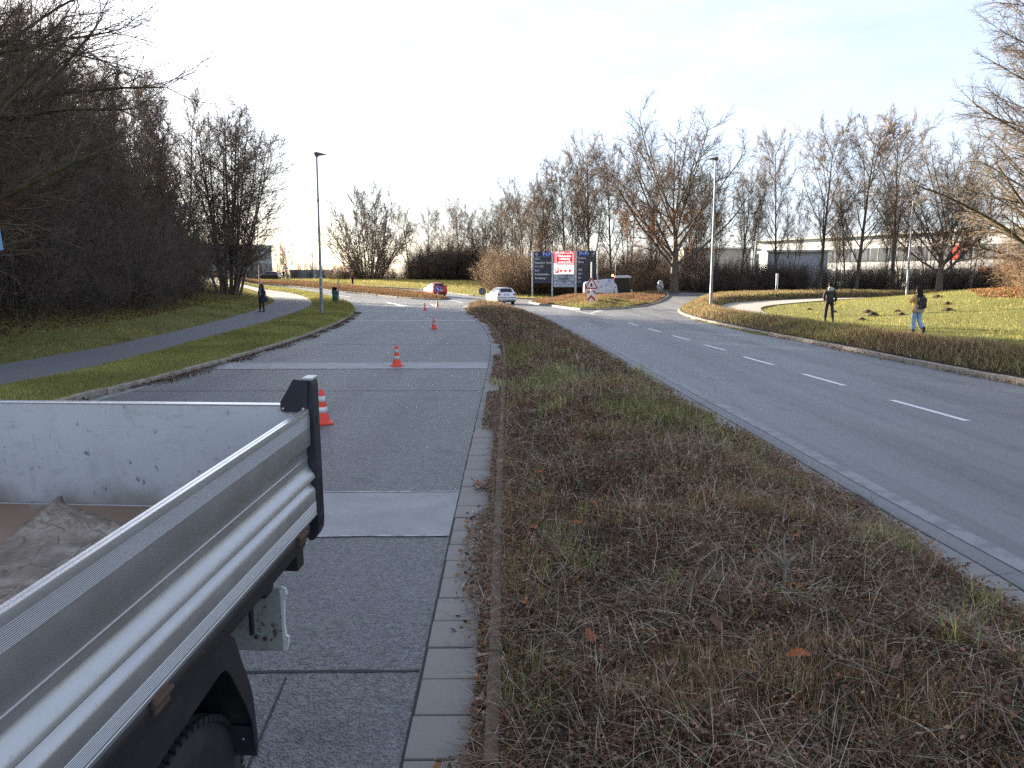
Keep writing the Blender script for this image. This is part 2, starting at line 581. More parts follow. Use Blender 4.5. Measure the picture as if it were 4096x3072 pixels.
# ------------------------------------------------------------------ plan of the place (metres, camera at the origin)
L_KERB = smooth_line([(-7.5, -10), (-7.5, 13.1), (-7.35, 15), (-7.2, 18), (-7.3, 26), (-8.1, 36), (-9.1, 44), (-10.4, 51.3), (-11.9, 58), (-15.1, 70.9), (-20.2, 86.2), (-24.5, 93.5), (-30, 101.5), (-36, 107), (-44, 112), (-60, 120)])
FAR_NEAR = smooth_line([(-66, 128), (-48, 117.5), (-38.1, 112.5), (-32.2, 108), (-24.7, 99.2), (-21.3, 94.7), (-16.1, 88.8), (-11.2, 81.9), (-7.9, 78.4), (-6.6, 78.6)], 1)
FAR_UP = smooth_line([(-6.4, 79.6), (-7.0, 84), (-10.5, 91.2), (-18.2, 100.3), (-28.3, 114), (-40, 122), (-70, 140)], 1)
BANK = smooth_line([(-75, 152), (-45, 127.5), (-32.7, 117.5), (-21.6, 106.9), (-15.4, 101.3), (-11, 97.5), (-7.3, 91.5), (-3.8, 85.4), (0.9, 80.9), (2.4, 79.9), (6, 79.3), (12, 79.5), (18, 80.5), (30, 82), (60, 85)], 1)
GUT_L = [(-0.44, -10), (-0.47, 3.08), (-0.5, 5.66), (-0.52, 8.66), (-0.53, 11.5), (-0.55, 15.4), (-0.57, 19.3), (-0.64, 23.6), (-0.76, 26.6), (-1.08, 32.0), (-1.72, 38.8), (-2.61, 45.3), (-3.3, 51.5), (-3.6, 55.5), (-3.75, 60)]
GUT_L = smooth_line(GUT_L, 2)
MED_TIP = [(-3.8, 64), (-3.6, 67.5), (-3.1, 69.6), (-2.5, 70.2), (-1.9, 69.2)]
GUT_R = smooth_line([(-1.48, 66.7), (-0.4, 61), (0.6, 55), (1.35, 47), (1.95, 39.6), (2.3, 32.9), (2.72, 25), (2.92, 18.9), (3.08, 15), (3.2, 12.3), (3.3, 9.5), (3.36, 7), (3.42, 5.9), (3.46, 5), (3.5, -10)], 2)
R_KERB = smooth_line([(10.6, -10), (10.4, 10), (10.2, 15.4), (9.95, 18), (9.85, 24.7), (9.55, 29.6), (9.5, 35), (9.55, 40.6), (10.1, 46.5), (10.75, 50.2), (11.6, 53.2), (13.2, 57.5), (15.5, 62), (19, 65.8), (28, 69), (60, 74)], 2)

road_left_poly = L_KERB + FAR_NEAR + MED_TIP[:2][::-1] + GUT_L[::-1]
road_right_poly = GUT_L + MED_TIP[:2] + FAR_NEAR[-2:] + FAR_UP + BANK + R_KERB[::-1]
ROADS = (road_left_poly, road_right_poly)

# ------------------------------------------------------------------ ground sheet to the horizon
def axis(lo, hi, fine_lo, fine_hi, fine, grow=1.25):
    a = list(np.arange(fine_lo, fine_hi + 1e-6, fine)); s = fine
    while a[-1] < hi: s *= grow; a.append(a[-1] + s)
    s = fine
    while a[0] > lo: s *= grow; a.insert(0, a[0] - s)
    return np.array(a)
ax = axis(-1500, 1500, -60, 60, 0.8); ay = axis(-300, 2200, -10, 145, 0.8)
GX, GY = np.meshgrid(ax, ay)
GZ = zt(GX, GY)
inr = inside(ROADS[0], GX, GY) | inside(ROADS[1], GX, GY)
nearr = np.zeros_like(inr)
GZ = GZ + np.where(inr, -0.16, 0.05) + np.where(inr, 0, (vnoise(GX, GY, .8, 3) - .5) * .08)
nx, ny = len(ax), len(ay)
ii = (np.arange(ny - 1)[:, None] * nx + np.arange(nx - 1)[None, :]).ravel()
q = np.stack([ii, ii + 1, ii + nx + 1, ii + nx], 1)
me = np_mesh('ground', np.stack([GX.ravel(), GY.ravel(), GZ.ravel()], 1), q, np.full(len(q), 4), smooth=True)
link('ground', me, 'lawn', kind='structure')

patch('road_left', road_left_poly, lambda x, y: zt(x, y), 'road_aggregate', 2.5, 1.5)
patch('road_right', road_right_poly, lambda x, y: zt(x, y) - .001, 'road_asphalt', 2.5, 1.5)

# ------------------------------------------------------------------ footpaths, verges, islands
PATH_R = smooth_line([(-9.7, -10), (-9.7, 14.4), (-9.6, 16.7), (-9.8, 20.5), (-10.6, 27.7), (-11.6, 37.3), (-14.6, 56), (-16.6, 64.5), (-20.8, 79.5), (-24.6, 88.8), (-33, 100), (-52, 113)], 2)
PATH_L = smooth_line([(-52, 109), (-34, 96), (-27.7, 87), (-23.6, 77), (-19.8, 64), (-15.2, 43.6), (-13.7, 34.6), (-12.2, 25.4), (-12, 20), (-12, -10)], 2)
patch('footpath', PATH_R + PATH_L, lambda x, y: zt(x, y) + .11, 'path_asphalt', 2.0, 1.0)

verge_poly = L_KERB + [p for p in PATH_R[::-1] if p[1] < 112]
def z_verge(x, y):
    d = edge_dist(verge_poly, x, y)
    return zt(x, y) + .1 + .1 * Sm(d / .8) + (vnoise(x, y, 1.3, 5) - .5) * .06 * Sm(d / .3)
patch('left_verge', [(a + (-.13 if i < len(L_KERB) else .03), b) for i, (a, b) in enumerate(verge_poly)], z_verge, 'lawn', 0.6, 0.6, skirt=.25)

med_poly = [(x + .42, y) for x, y in GUT_L] + [(a + .2, b) for a, b in MED_TIP] + [(x - .34, y) for x, y in GUT_R]
def z_med(x, y):
    d = edge_dist(med_poly, x, y)
    return .05 + .2 * Sm(d / 1.1) + (vnoise(x, y, 1.4, 8) - .5) * .16 * Sm(d / .5) + (vnoise(x, y, 4, 9) - .5) * .11 * Sm(d / .25)
patch('median', med_poly, z_med, 'soil', 0.35, 0.5, skirt=.2)

isl_poly = smooth_line([(1.8, 66.8), (2.8, 62), (4.3, 54.6), (4.9, 52.9), (6.3, 52.9), (10.5, 59.9), (13.2, 66.8), (15.0, 74), (14, 76.5), (8, 76), (3, 75.5), (1.6, 71), (1.8, 66.8)], 2)
def z_isl(x, y):
    d = edge_dist(isl_poly, x, y)
    return zt(x, y) + .1 + .5 * Sm(d / 4.2) + (vnoise(x, y, 1.0, 4) - .5) * .15 * Sm(d / .6)
patch('traffic_island', isl_poly, z_isl, 'soil', 0.8, 0.8, skirt=.25)

far_isl = FAR_NEAR + FAR_UP
def z_far(x, y):
    d = edge_dist(far_isl, x, y)
    return zt(x, y) + .09 + .22 * Sm(d / 1.5)
patch('far_median', far_isl, z_far, 'soil', 1.2, 1.2, skirt=.2)

RS_BACK = smooth_line([(13.3, -10), (13.1, 14), (12.9, 24), (12.5, 33), (12.6, 42), (12.9, 47), (13.6, 50.8), (15.2, 54.5), (18, 57.6), (23, 60), (40, 63), (58, 66)], 2)
rs_poly = R_KERB + RS_BACK[::-1]
def z_rs(x, y):
    d = edge_dist(rs_poly, x, y)
    return zt(x, y) + .1 + .42 * Sm(d / 1.2) * (0.8 + .2 * Sm((y - 46) / 8)) + (vnoise(x, y, 1.1, 14) - .5) * .1 * Sm(d / .4)
patch('right_verge', [(a + (.13 if i < len(R_KERB) else 0), b) for i, (a, b) in enumerate(rs_poly)], z_rs, 'soil', 0.6, 0.6, skirt=.25)
RP_IN = smooth_line([(15.1, -10), (14.9, 14), (14.6, 24), (14.1, 33), (14.3, 42), (15.0, 46.5), (16.2, 50.3), (18.4, 53.2), (23, 55.3), (40, 58), (58, 61)], 2)
patch('footpath_right', [(a - .1, b) for a, b in RS_BACK] + RP_IN[::-1], lambda x, y: zt(x, y) + .07 + .06 * Sm((y - 44) / 8), 'path_gravel', 1.2, 1.0)

# ------------------------------------------------------------------ kerb stones and gutter slabs, piece by piece
def stone_mesh(name, L, W, Hh, bev, m):
    me = MB().box((0, 0, 0), (W, L, Hh), bev=bev).mesh(name)
    me.materials.append(MATS[m])
    return me
def lay(parent, name, line, off, me, step, z, zf, y0, y1, wob=.004, tilt=.006, seed=1):
    rg = random.Random(seed)
    P = [Vector((a, b)) for a, b in line]
    out = []; acc = 0.0; nxt = step / 2
    for a, b in zip(P[:-1], P[1:]):
        L = (b - a).length
        if L < 1e-6: continue
        t = (b - a) / L; nrm = Vector((t.y, -t.x))
        while nxt <= acc + L:
            p = a + t * (nxt - acc) + nrm * (off + rg.uniform(-wob, wob))
            if y0 < p.y < y1:
                o = bpy.data.objects.new(name, me); COL.objects.link(o); o.parent = parent
                zz = float(zf(p.x, p.y)) + z + rg.uniform(-wob, wob) * .7
                o.location = (p.x, p.y, zz)
                o.rotation_euler = (rg.uniform(-tilt, tilt), rg.uniform(-tilt, tilt), math.atan2(-t.x, t.y) + rg.uniform(-tilt, tilt))
                out.append(o)
            nxt += step
        acc += L
    return out
def run(name, label=None):
    o = bpy.data.objects.new(name, None); COL.objects.link(o); o['kind'] = 'structure'
    return o
flat = lambda x, y: 0.0
g = run('gutter'); lay(g, 'slab', GUT_L, .15, stone_mesh('slab', .331, .294, .08, .006, 'slab_concrete'), .345, -.022, flat, 1.6, 60, seed=2)
g = run('gutter'); lay(g, 'slab', GUT_R, .13, stone_mesh('slab', .49, .25, .08, .006, 'slab_dark'), .5, -.026, flat, 3, 60, seed=3, wob=.008)
k = run('kerb'); lay(k, 'kerb_stone', [(x + .385, y) for x, y in GUT_L], 0, stone_mesh('kerb_stone', .99, .07, .3, .008, 'kerb_brown'), 1.0, -.075, flat, 1.6, 60, seed=4)
k = run('kerb'); lay(k, 'kerb_stone', L_KERB, -.07, stone_mesh('kerb_stone', .985, .14, .34, .015, 'kerb_concrete'), 1.0, -.05, zt, 6, 100, seed=5, wob=.01)
k = run('kerb'); lay(k, 'kerb_stone', R_KERB, .07, stone_mesh('kerb_stone', .985, .14, .34, .015, 'kerb_concrete'), 1.0, -.05, zt, 9, 66, seed=6, wob=.01)
k = run('kerb'); lay(k, 'kerb_stone', isl_poly, .07, stone_mesh('kerb_stone', .985, .14, .34, .015, 'kerb_concrete'), 1.0, -.05, zt, 50, 76, seed=7, wob=.01)
k = run('kerb'); lay(k, 'kerb_stone', FAR_NEAR, .07, stone_mesh('kerb_stone', .985, .2, .34, .015, 'kerb_concrete'), 1.0, -.05, zt, 60, 116, seed=8, wob=.01)
k = run('kerb'); lay(k, 'kerb_stone', BANK, -.07, stone_mesh('kerb_stone', .985, .14, .34, .015, 'kerb_concrete'), 1.0, -.05, zt, 60, 116, seed=9, wob=.01)
# dark gutter pavers along the left kerb
g = run('gutter'); lay(g, 'paving_stone', L_KERB, .12, stone_mesh('paving_stone', .27, .22, .06, .006, 'slab_dark'), .29, -.022, zt, 11, 52, seed=12, wob=.008)

# ------------------------------------------------------------------ road surface bands, joints and markings (sheets a few millimetres apart)
def sheet(name, quad, m, z=.004, label=None):
    me = bpy.data.meshes.new(name)
    zz = [float(zt(x, y)) + z for x, y in quad]
    me.from_pydata([(x, y, h) for (x, y), h in zip(quad, zz)], [], [tuple(range(len(quad)))])
    bm = bmesh.new(); bm.from_mesh(me); bmesh.ops.recalc_face_normals(bm, faces=bm.faces)
    for f in bm.faces:
        if f.normal.z < 0: f.normal_flip()
    bm.to_mesh(me); bm.free()
    return link(name, me, m, kind='structure')
def ragged(y0a, y0b, y1a, y1b, xa, xb, n=40, amp=.02, seed=1):
    rg = random.Random(seed)
    lo = [(xa + (xb - xa) * i / n, y0a + (y0b - y0a) * i / n + rg.uniform(-amp, amp)) for i in range(n + 1)]
    hi = [(xa + (xb - xa) * i / n, y1a + (y1b - y1a) * i / n + rg.uniform(-amp, amp)) for i in range(n + 1)]
    return lo + hi[::-1]
for i, (a, b, c, d, xl, xr) in enumerate([(6.0, 6.12, 7.32, 7.45, -7.2, -.52), (18.0, 18.1, 19.3, 19.5, -7.0, -.59), (38.4, 38.6, 39.6, 39.8, -8.1, -1.85), (50.2, 50.2, 51.4, 51.3, -9.9, -3.3)]):
    sheet('road_band', ragged(a, b, c, d, xl, xr, seed=i), 'road_patch', .004)
    for e, (y0, y1) in enumerate(((a, b), (c, d))):
        w = .018 if i < 1 else .03 + .02 * i
        sheet('sealed_joint', ragged(y0 - w, y1 - w, y0 + w, y1 + w, xl, xr, amp=.008, seed=20 + i * 2 + e), 'paint_worn', .008)
for y, xl, xr, w in ((3.86, -4.0, -.5, .012), (14.4, -7.2, -.55, .012), (24.9, -6, -1, .015), (31.5, -5, -2.5, .015)):
    sheet('joint', ragged(y - w, y + .05 - w, y + w, y + .05 + w, xl, xr, amp=.005, seed=int(y * 7)), 'joint_tar', .004)
sheet('joint', [(-1.015, 1.5), (-1.004, 1.5), (-1.134, 3.0), (-1.196, 3.84), (-1.206, 3.84), (-1.146, 3.0)], 'joint_tar', .004)
# lane dashes of the right carriageway
DASH = [((6.65, 13.3), (6.8, 11.3)), ((6.5, 17.05), (6.62, 15.15)), ((6.32, 20.9), (6.45, 18.85)), ((6.2, 24.75), (6.35, 22.75)), ((6.02, 28.8), (6.17, 26.7)), ((5.82, 32.9), (5.96, 30.7)), ((5.6, 37.1), (5.75, 35.0)), ((5.2, 41.8), (5.45, 39.3)), ((7.0, 7.6), (6.9, 9.6))]
for i, ((x0, y0), (x1, y1)) in enumerate(DASH):
    w = .06
    sheet('lane_marking', [(x0 - w, y0), (x0 + w, y0), (x1 + w, y1), (x1 - w, y1)], 'paint_white' if i < 7 else 'paint_worn', .004)
sheet('lane_marking', [(2.75, 62.5), (2.95, 62.5), (5.05, 46.2), (4.85, 46.0)], 'paint_worn', .004)
sheet('lane_marking', [(4.1, 51.8), (4.3, 51.8), (5.9, 52.45), (6.3, 52.5), (4.9, 47.5), (4.7, 47.5), (5.75, 52.1)], 'paint_worn', .0065)
# worn edge line along the gutter of the median
def ribbon(name, line, off0, off1, m, z=.004, y0=-5, y1=60):
    P = resample([p for p in line if y0 < p[1] < y1], .8)
    V = []; F = []
    for i, (x, y) in enumerate(P):
        a = Vector(P[max(i - 1, 0)]); b = Vector(P[min(i + 1, len(P) - 1)])
        t = (b - a).normalized(); nrm = Vector((t.y, -t.x))
        for o_ in (off0, off1):
            V.append((x + nrm.x * o_, y + nrm.y * o_, float(zt(x, y)) + z))
        if i: F.append((2 * i - 2, 2 * i - 1, 2 * i + 1, 2 * i))
    me = bpy.data.meshes.new(name); me.from_pydata(V, [], F); me.update()
    bm = bmesh.new(); bm.from_mesh(me)
    for f in bm.faces:
        if f.normal.z < 0: f.normal_flip()
    bm.to_mesh(me); bm.free()
    return link(name, me, m, kind='structure')
ribbon('edge_line', GUT_R, -.42, -.24, 'paint_faint', .004, -6, 44)
ribbon('sealed_joint', GUT_R, -.035, .012, 'joint_tar', .006, -6, 50)
ribbon('sealed_joint', GUT_L, -.012, .006, 'joint_tar', .006, 1, 50)
ribbon('gutter_bed', GUT_L, .008, .298, 'joint_tar', .0035, 1, 56)
ribbon('gutter_bed', GUT_R, .006, .256, 'joint_tar', .0035, 3, 56)
ribbon('gutter_soil', GUT_L, .3, .36, 'soil', .016, 1, 56)
# lane arrow and short lines of the left carriageway
sheet('arrow_marking', [(-11.5, 69.8), (-9.3, 63.1), (-9.6, 62.9), (-8.7, 60.2), (-8.3, 62.4), (-8.75, 62.9), (-11.1, 69.8)], 'paint_white', .004)
sheet('lane_marking', [(-7.0, 66), (-6.8, 66), (-6.05, 61), (-6.25, 61)], 'paint_white', .004)
for x, y in ((-20.5, 88.5), (-24.5, 93.5), (-22.5, 96)):
    sheet('lane_marking', [(x, y), (x + .5, y - .35), (x + 2.8, y - 3.3), (x + 2.3, y - 3.0)], 'paint_white', .01)
ribbon('edge_line', [(-6.4, 78.3), (-5.2, 73), (-4.3, 68)], -.15, .15, 'paint_worn', .004, 0, 99)
# ------------------------------------------------------------------ bare winter trees
mat('bark', (0.15, 0.125, 0.098), 0.9, col2=(0.08, 0.068, 0.055), nscale=6, bump=.6, bscale=18, spec=.2)
mat('bark_moss', (0.1, 0.085, 0.035), 0.9, col2=(0.05, 0.042, 0.03), nscale=4, bump=.6, bscale=18, spec=.2)
mat('twig', (0.17, 0.13, 0.095), 0.85, col2=(0.095, 0.073, 0.056), nscale=.8, spec=.2)
mat('twig_brown', (0.23, 0.155, 0.095), 0.85, col2=(0.135, 0.09, 0.057), nscale=.9, spec=.2)
mat('twig_dark', (0.13, 0.1, 0.08), 0.85, col2=(0.075, 0.058, 0.048), nscale=.9, spec=.2)
mat('dry_leaf', (0.2, 0.085, 0.03), 0.8, col2=(0.11, 0.05, 0.022), nscale=3, transl=.3, spec=.2)

def unit(v): return v / np.maximum(np.linalg.norm(v, axis=-1, keepdims=True), 1e-9)
def branches(rg, start, d, length, r0, r1, K, wob, trop):
    N = len(start); pts = np.zeros((N, K, 3)); pts[:, 0] = start
    d = unit(d.copy()); st = (length / (K - 1))[:, None]
    for k in range(1, K):
        d = unit(d + wob * rg.normal(size=(N, 3)) + np.array([0, 0, trop]))
        pts[:, k] = pts[:, k - 1] + d * st
    s = np.linspace(0, 1, K)[None, :] ** .85
    rad = r0[:, None] * (1 - s) + r1[:, None] * s
    return pts, rad, length
def children(rg, par, n, t0, t1, ang, angv, lf, shape, rf, rmin, K, wob, trop, rtip=.35, lv=(.72, 1.15)):
    pts, rad, plen = par; N, PK, _ = pts.shape
    i = np.repeat(np.arange(N), n); k = np.tile(np.arange(n), N)
    t = t0 + (t1 - t0) * (k + rg.random(N * n)) / n
    f = t * (PK - 1); a = np.minimum(f.astype(int), PK - 2); f = (f - a)[:, None]
    p = pts[i, a] * (1 - f) + pts[i, a + 1] * f
    T = unit(pts[i, a + 1] - pts[i, a])
    pr = (rad[i, a] * (1 - f[:, 0]) + rad[i, a + 1] * f[:, 0])
    az = k * 2.399 + rg.random(N)[i] * 6.28 + rg.normal(size=N * n) * .5
    ref = np.where(np.abs(T[:, 2:3]) < .9, np.array([[0, 0, 1.]]), np.array([[1., 0, 0]]))
    U = unit(np.cross(T, ref)); W = np.cross(T, U)
    an = np.radians(ang + angv * rg.normal(size=N * n))[:, None]
    d = np.cos(an) * T + np.sin(an) * (np.cos(az)[:, None] * U + np.sin(az)[:, None] * W)
    env = (1 - shape * t) if shape >= 0 else np.sqrt(np.maximum(.06, 1 - ((t - .45) / .58) ** 2))
    L = plen[i] * lf * env * rg.uniform(*lv, N * n)
    r0 = np.maximum(pr * rf, rmin)
    return branches(rg, p, d, L, r0, np.maximum(r0 * rtip, rmin * .5), K, wob, trop)
def tubes(levels, sides):
    """join branch levels into one vertex/face soup: sided tubes ending in a point"""
    VV = []; LL = []; SS = []; base = 0
    for (pts, rad, _), n in zip(levels, sides):
        N, K, _ = pts.shape
        T = np.zeros_like(pts); T[:, 1:-1] = pts[:, 2:] - pts[:, :-2]; T[:, 0] = pts[:, 1] - pts[:, 0]; T[:, -1] = pts[:, -1] - pts[:, -2]
        T = unit(T)
        ref = np.where(np.abs(T[:, :1, 2:3]) < .8, np.array([0, 0, 1.]), np.array([1., 0, 0]))
        U = unit(np.cross(T, np.broadcast_to(ref, T.shape))); W = np.cross(T, U)
        q = np.arange(n) * 2 * np.pi / n
        ring = pts[:, :-1, None, :] + rad[:, :-1, None, None] * (np.cos(q)[None, None, :, None] * U[:, :-1, None, :] + np.sin(q)[None, None, :, None] * W[:, :-1, None, :])
        nv = (K - 1) * n + 1
        V = np.concatenate([ring.reshape(N, (K - 1) * n, 3), pts[:, -1:, :]], 1)
        VV.append(V.reshape(-1, 3))
        off = base + np.arange(N) * nv
        k = np.arange(n); k2 = (k + 1) % n
        if K > 2:
            lv = np.arange(K - 2)
            qd = np.stack([lv[:, None] * n + k, lv[:, None] * n + k2, (lv[:, None] + 1) * n + k2, (lv[:, None] + 1) * n + k], -1).reshape(-1, 4)
            qa = (off[:, None, None] + qd[None]).reshape(-1, 4)
            LL.append(qa.ravel()); SS.append(np.full(len(qa), 4))
        tr = np.stack([(K - 2) * n + k, (K - 2) * n + k2, np.full(n, (K - 1) * n)], -1)
        ta = (off[:, None, None] + tr[None]).reshape(-1, 3)
        LL.append(ta.ravel()); SS.append(np.full(len(ta), 3))
        base += N * nv
    return np.concatenate(VV), np.concatenate(LL), np.concatenate(SS)
def leaf_soup(rg, pts, n, size, sag=.1):
    c = pts[rg.integers(0, len(pts), n)] + rg.normal(size=(n, 3)) * .05
    a = unit(rg.normal(size=(n, 3))); b = unit(np.cross(a, rg.normal(size=(n, 3)))); s = size * rg.uniform(.6, 1.3, (n, 1))
    V = np.stack([c - a * s, c + b * s * .55, c + a * s, c - b * s * .55], 1).reshape(-1, 3)
    F = (np.arange(n)[:, None] * 4 + np.arange(4)).ravel()
    return V, F, np.full(n, 4)

def make_tree(name, seed, stems, lv, split, bark='bark', twig='twig', leaves=None):
    """stems: (start, dir, length, r0, r1, K, wob, trop); lv: list of children() kwargs; split: levels that belong to the trunk mesh"""
    rg = np.random.default_rng(seed)
    L = [branches(rg, *stems)]
    for k in lv: L.append(children(rg, L[-1], **k))
    root = bpy.data.objects.new(name, None); COL.objects.link(root)
    sides = [8, 5, 4, 3, 3, 3]
    V, Fl, Sz = tubes(L[:split], sides[:split]); me = np_mesh('trunk', V, Fl, Sz, smooth=True)
    link('trunk', me, bark, root)
    V, Fl, Sz = tubes(L[split:], [3] * (len(L) - split)); me = np_mesh('crown', V, Fl, Sz)
    link('crown', me, twig, root)
    if leaves:
        n, size, zmax = leaves
        tips = L[-1][0][:, -1]; tips = tips[tips[:, 2] < zmax]
        V, Fl, Sz = leaf_soup(rg, tips, n, size)
        link('dry_leaves', np_mesh('dry_leaves', V, Fl, Sz), 'dry_leaf', root, kind='stuff')
    return root

A = np.array
def one(h, r, K=9, wob=.035, trop=.02, lean=(0, 0)):
    return (A([[0, 0, -.3]]), A([[lean[0], lean[1], 1.]]), A([h]), A([r]), A([r * .12]), K, wob, trop)
def many(rg, n, spread, ang, h, hv, r, K=7, wob=.05, trop=.06, a0=3):
    q = rg.random(n) * 6.283; rr = spread * np.sqrt(rg.random(n))
    st = np.stack([rr * np.cos(q), rr * np.sin(q), np.full(n, -.3)], 1)
    an = np.radians(a0 + (ang - a0) * rg.random(n))
    d = np.stack([np.sin(an) * np.cos(q), np.sin(an) * np.sin(q), np.cos(an)], 1)
    L = h * (1 - hv * rg.random(n)) * (1 - .25 * np.sin(an))
    r0 = r * rg.uniform(.6, 1.2, n)
    return (st, d, L, r0, r0 * .15, K, wob, trop)
def C(n, t0, t1, ang, lf, shape, rf, rmin, K, wob, trop, angv=9, rtip=.35, lv=(.72, 1.15)):
    return dict(lv=lv, n=n, t0=t0, t1=t1, ang=ang, angv=angv, lf=lf, shape=shape, rf=rf, rmin=rmin, K=K, wob=wob, trop=trop, rtip=rtip)

rg0 = np.random.default_rng(11)
PROTO = {}
# ascending single-trunk trees (about 14 m)
PROTO['row_a'] = make_tree('bare_tree', 1, one(14.5, .21, 11, .025, .02), [C(20, .2, .97, 42, .36, -1, .45, .035, 8, .035, .06, 6, .35, (.88, 1.08)), C(11, .12, 1, 40, .38, .3, .5, .02, 5, .06, .04), C(10, .1, 1, 40, .45, .3, .6, .012, 3, .12, .03), C(7, .15, 1, 38, .6, .3, .7, .009, 2, .12, .02)], 2)
PROTO['row_b'] = make_tree('bare_tree', 2, one(15, .2, 11, .03, .02), [C(17, .22, .97, 37, .4, -1, .5, .035, 8, .04, .06, 7, .35, (.88, 1.08)), C(11, .12, 1, 40, .38, .3, .5, .02, 5, .07, .04), C(10, .1, 1, 40, .45, .3, .6, .012, 3, .12, .03), C(7, .15, 1, 38, .6, .3, .7, .009, 2, .12, .02)], 2, twig='twig_brown')
PROTO['slender'] = make_tree('bare_tree', 3, many(rg0, 3, .25, 9, 16, .15, .13, 10, .03, .04), [C(16, .3, .98, 32, .24, .45, .5, .025, 6, .08, .08), C(9, .2, 1, 36, .5, .3, .5, .016, 5, .1, .05), C(9, .15, 1, 36, .5, .3, .6, .011, 4, .12, .04), C(3, .2, 1, 36, .5, .3, .7, .008, 3, .12, .02)], 2)
# multi-stem tree by the path
PROTO['multi'] = make_tree('bare_tree', 4, many(rg0, 17, .7, 21, 17.5, .14, .12, 10, .014, .02, 2), [C(22, .12, .99, 44, .19, -1, .4, .026, 6, .04, .05), C(8, .15, 1, 36, .5, .3, .5, .018, 4, .08, .03), C(7, .15, 1, 36, .55, .3, .6, .013, 3, .1, .02)], 2, bark='bark', twig='twig')
# broad oak
PROTO['oak'] = make_tree('oak_tree', 5, one(7.5, .42, 9, .04, 0), [C(19, .3, 1.0, 42, 1.3, .12, .48, .07, 10, .04, .05, 15, .35, (.88, 1.05)), C(11, .14, 1, 42, .32, .3, .5, .03, 6, .07, .04), C(9, .1, 1, 40, .45, .3, .55, .018, 4, .14, .04), C(7, .12, 1, 40, .55, .3, .6, .012, 3, .14, .02)], 2, leaves=(1500, .1, 7.0))
# dome of stems fanning from the ground
PROTO['dome'] = make_tree('bare_tree', 6, many(rg0, 34, 2.4, 64, 14.2, .1, .13, 9, .018, .025, 3), [C(13, .12, 1, 38, .2, .25, .5, .035, 5, .06, .04), C(8, .12, 1, 40, .55, .3, .5, .032, 3, .1, .03), C(4, .15, 1, 36, .6, .3, .6, .03, 3, .12, .02)], 2)
# thickets
def thicket(seed, h, n, spread, twig, name='thicket_shrub', leaves=None):
    rg = np.random.default_rng(seed)
    return make_tree(name, seed, many(rg, n, spread, 50, h, .45, .03, 6, .1, .03, 4), [C(9, .1, 1, 40, .42, .3, .55, .01, 4, .13, .04), C(8, .1, 1, 42, .45, .3, .6, .008, 3, .15, .02), C(4, .2, 1, 42, .6, .3, .7, .006, 2, .15, .0)], 1, bark='bark', twig=twig, leaves=leaves)
PROTO['shrub_brown'] = thicket(21, 4.6, 34, 1.6, 'twig_brown')
PROTO['shrub_dark'] = thicket(22, 5.0, 44, 1.8, 'twig_dark')
PROTO['shrub_leaf'] = thicket(23, 4.8, 34, 1.6, 'twig_dark', leaves=(1600, .06, 6))
# near trees with long arching branches and parallel twigs
PROTO['arch'] = make_tree('bare_tree', 8, one(15, .3, 12, .03, 0), [C(52, .1, .98, 58, .44, .5, .36, .03, 10, .05, .0, 12), C(15, .12, 1, 32, .36, .3, .45, .014, 6, .07, -.01), C(11, .12, 1, 32, .45, .3, .55, .008, 3, .09, -.02), C(2, .2, 1, 32, .6, .3, .7, .006, 2, .1, .0)], 2, bark='bark_moss', twig='twig')
for o in PROTO.values():
    o.location = (0, -400, -60)
USED = set()
def plant(kind, x, y, h=1.0, rz=None, label='', group=None, cat='tree', w=None, dz=0.0, name=None):
    p = PROTO[kind]
    rz = random.uniform(0, 6.28) if rz is None else rz
    s = (w or h, w or h, h)
    z = float(zt(x, y)) + dz
    if kind not in USED:
        USED.add(kind); o = p; o.location = (x, y, z); o.rotation_euler = (0, 0, rz); o.scale = s
        o['label'] = label
        if group: o['group'] = group
    else:
        o = copy_tree(p, (x, y, z), rz, s, label, group)
        if not group and 'group' in o: del o['group']
    o['category'] = cat
    if name: o.name = name
    return o

# trees right of the junction, left to right
plant('oak', 15.9, 76, 1.12, .4, 'large spreading oak with a few brown leaves behind the lamp post', cat='tree', w=1.24)
plant('row_a', 27.2, 80, 1.04, .8, 'slim bare tree just right of the large oak', w=.75)
plant('row_b', 29.8, 75, .98, 2.2, 'bare tree with thin forked crown, second right of the large oak')
plant('row_a', 32.9, 74, 1.04, 3.6, 'bare tree with straight trunk, third right of the large oak')
plant('row_b', 35.8, 73, 1.03, 5.1, 'bare tree directly left of the far lamp post on the right')
plant('oak', 35.5, 64.5, .84, 2.6, 'broad forked bare tree right of the far lamp post', cat='tree')
plant('arch', 25.9, 38, 1.12, 2.0, 'large bare tree with drooping branches at the right edge of the photo', cat='tree')
plant('arch', 30.8, 45, .98, 4.0, 'bare tree with fine twigs behind the right edge of the lawn mound', cat='tree')
plant('arch', 31, 31, .9, 5.0, 'bare tree right of the lawn mound, mostly outside the photo', cat='tree')
THG = 'thin trees in the belt between oak and white building'
for i, (x, y, h, kd) in enumerate([(19.5, 83, .82, 'slender'), (22, 84, .75, 'slender'), (24.5, 83, .8, 'row_b'), (21, 88, .7, 'row_a'), (27, 88, .85, 'slender'), (31, 86, .7, 'slender'), (36, 84, .72, 'row_b'), (40, 80, .75, 'slender'), (43, 76, .8, 'row_a'), (47, 70, .85, 'row_b'), (42, 71, .7, 'slender'), (45, 66, .75, 'slender'), (39, 73, .65, 'slender'), (50, 66, .8, 'row_a'), (37, 77, .7, 'slender'), (33, 79, .62, 'slender')]):
    plant(kd, x, y, h, None, 'thin bare tree in the belt between the oak and the white building', THG, w=h * .8)
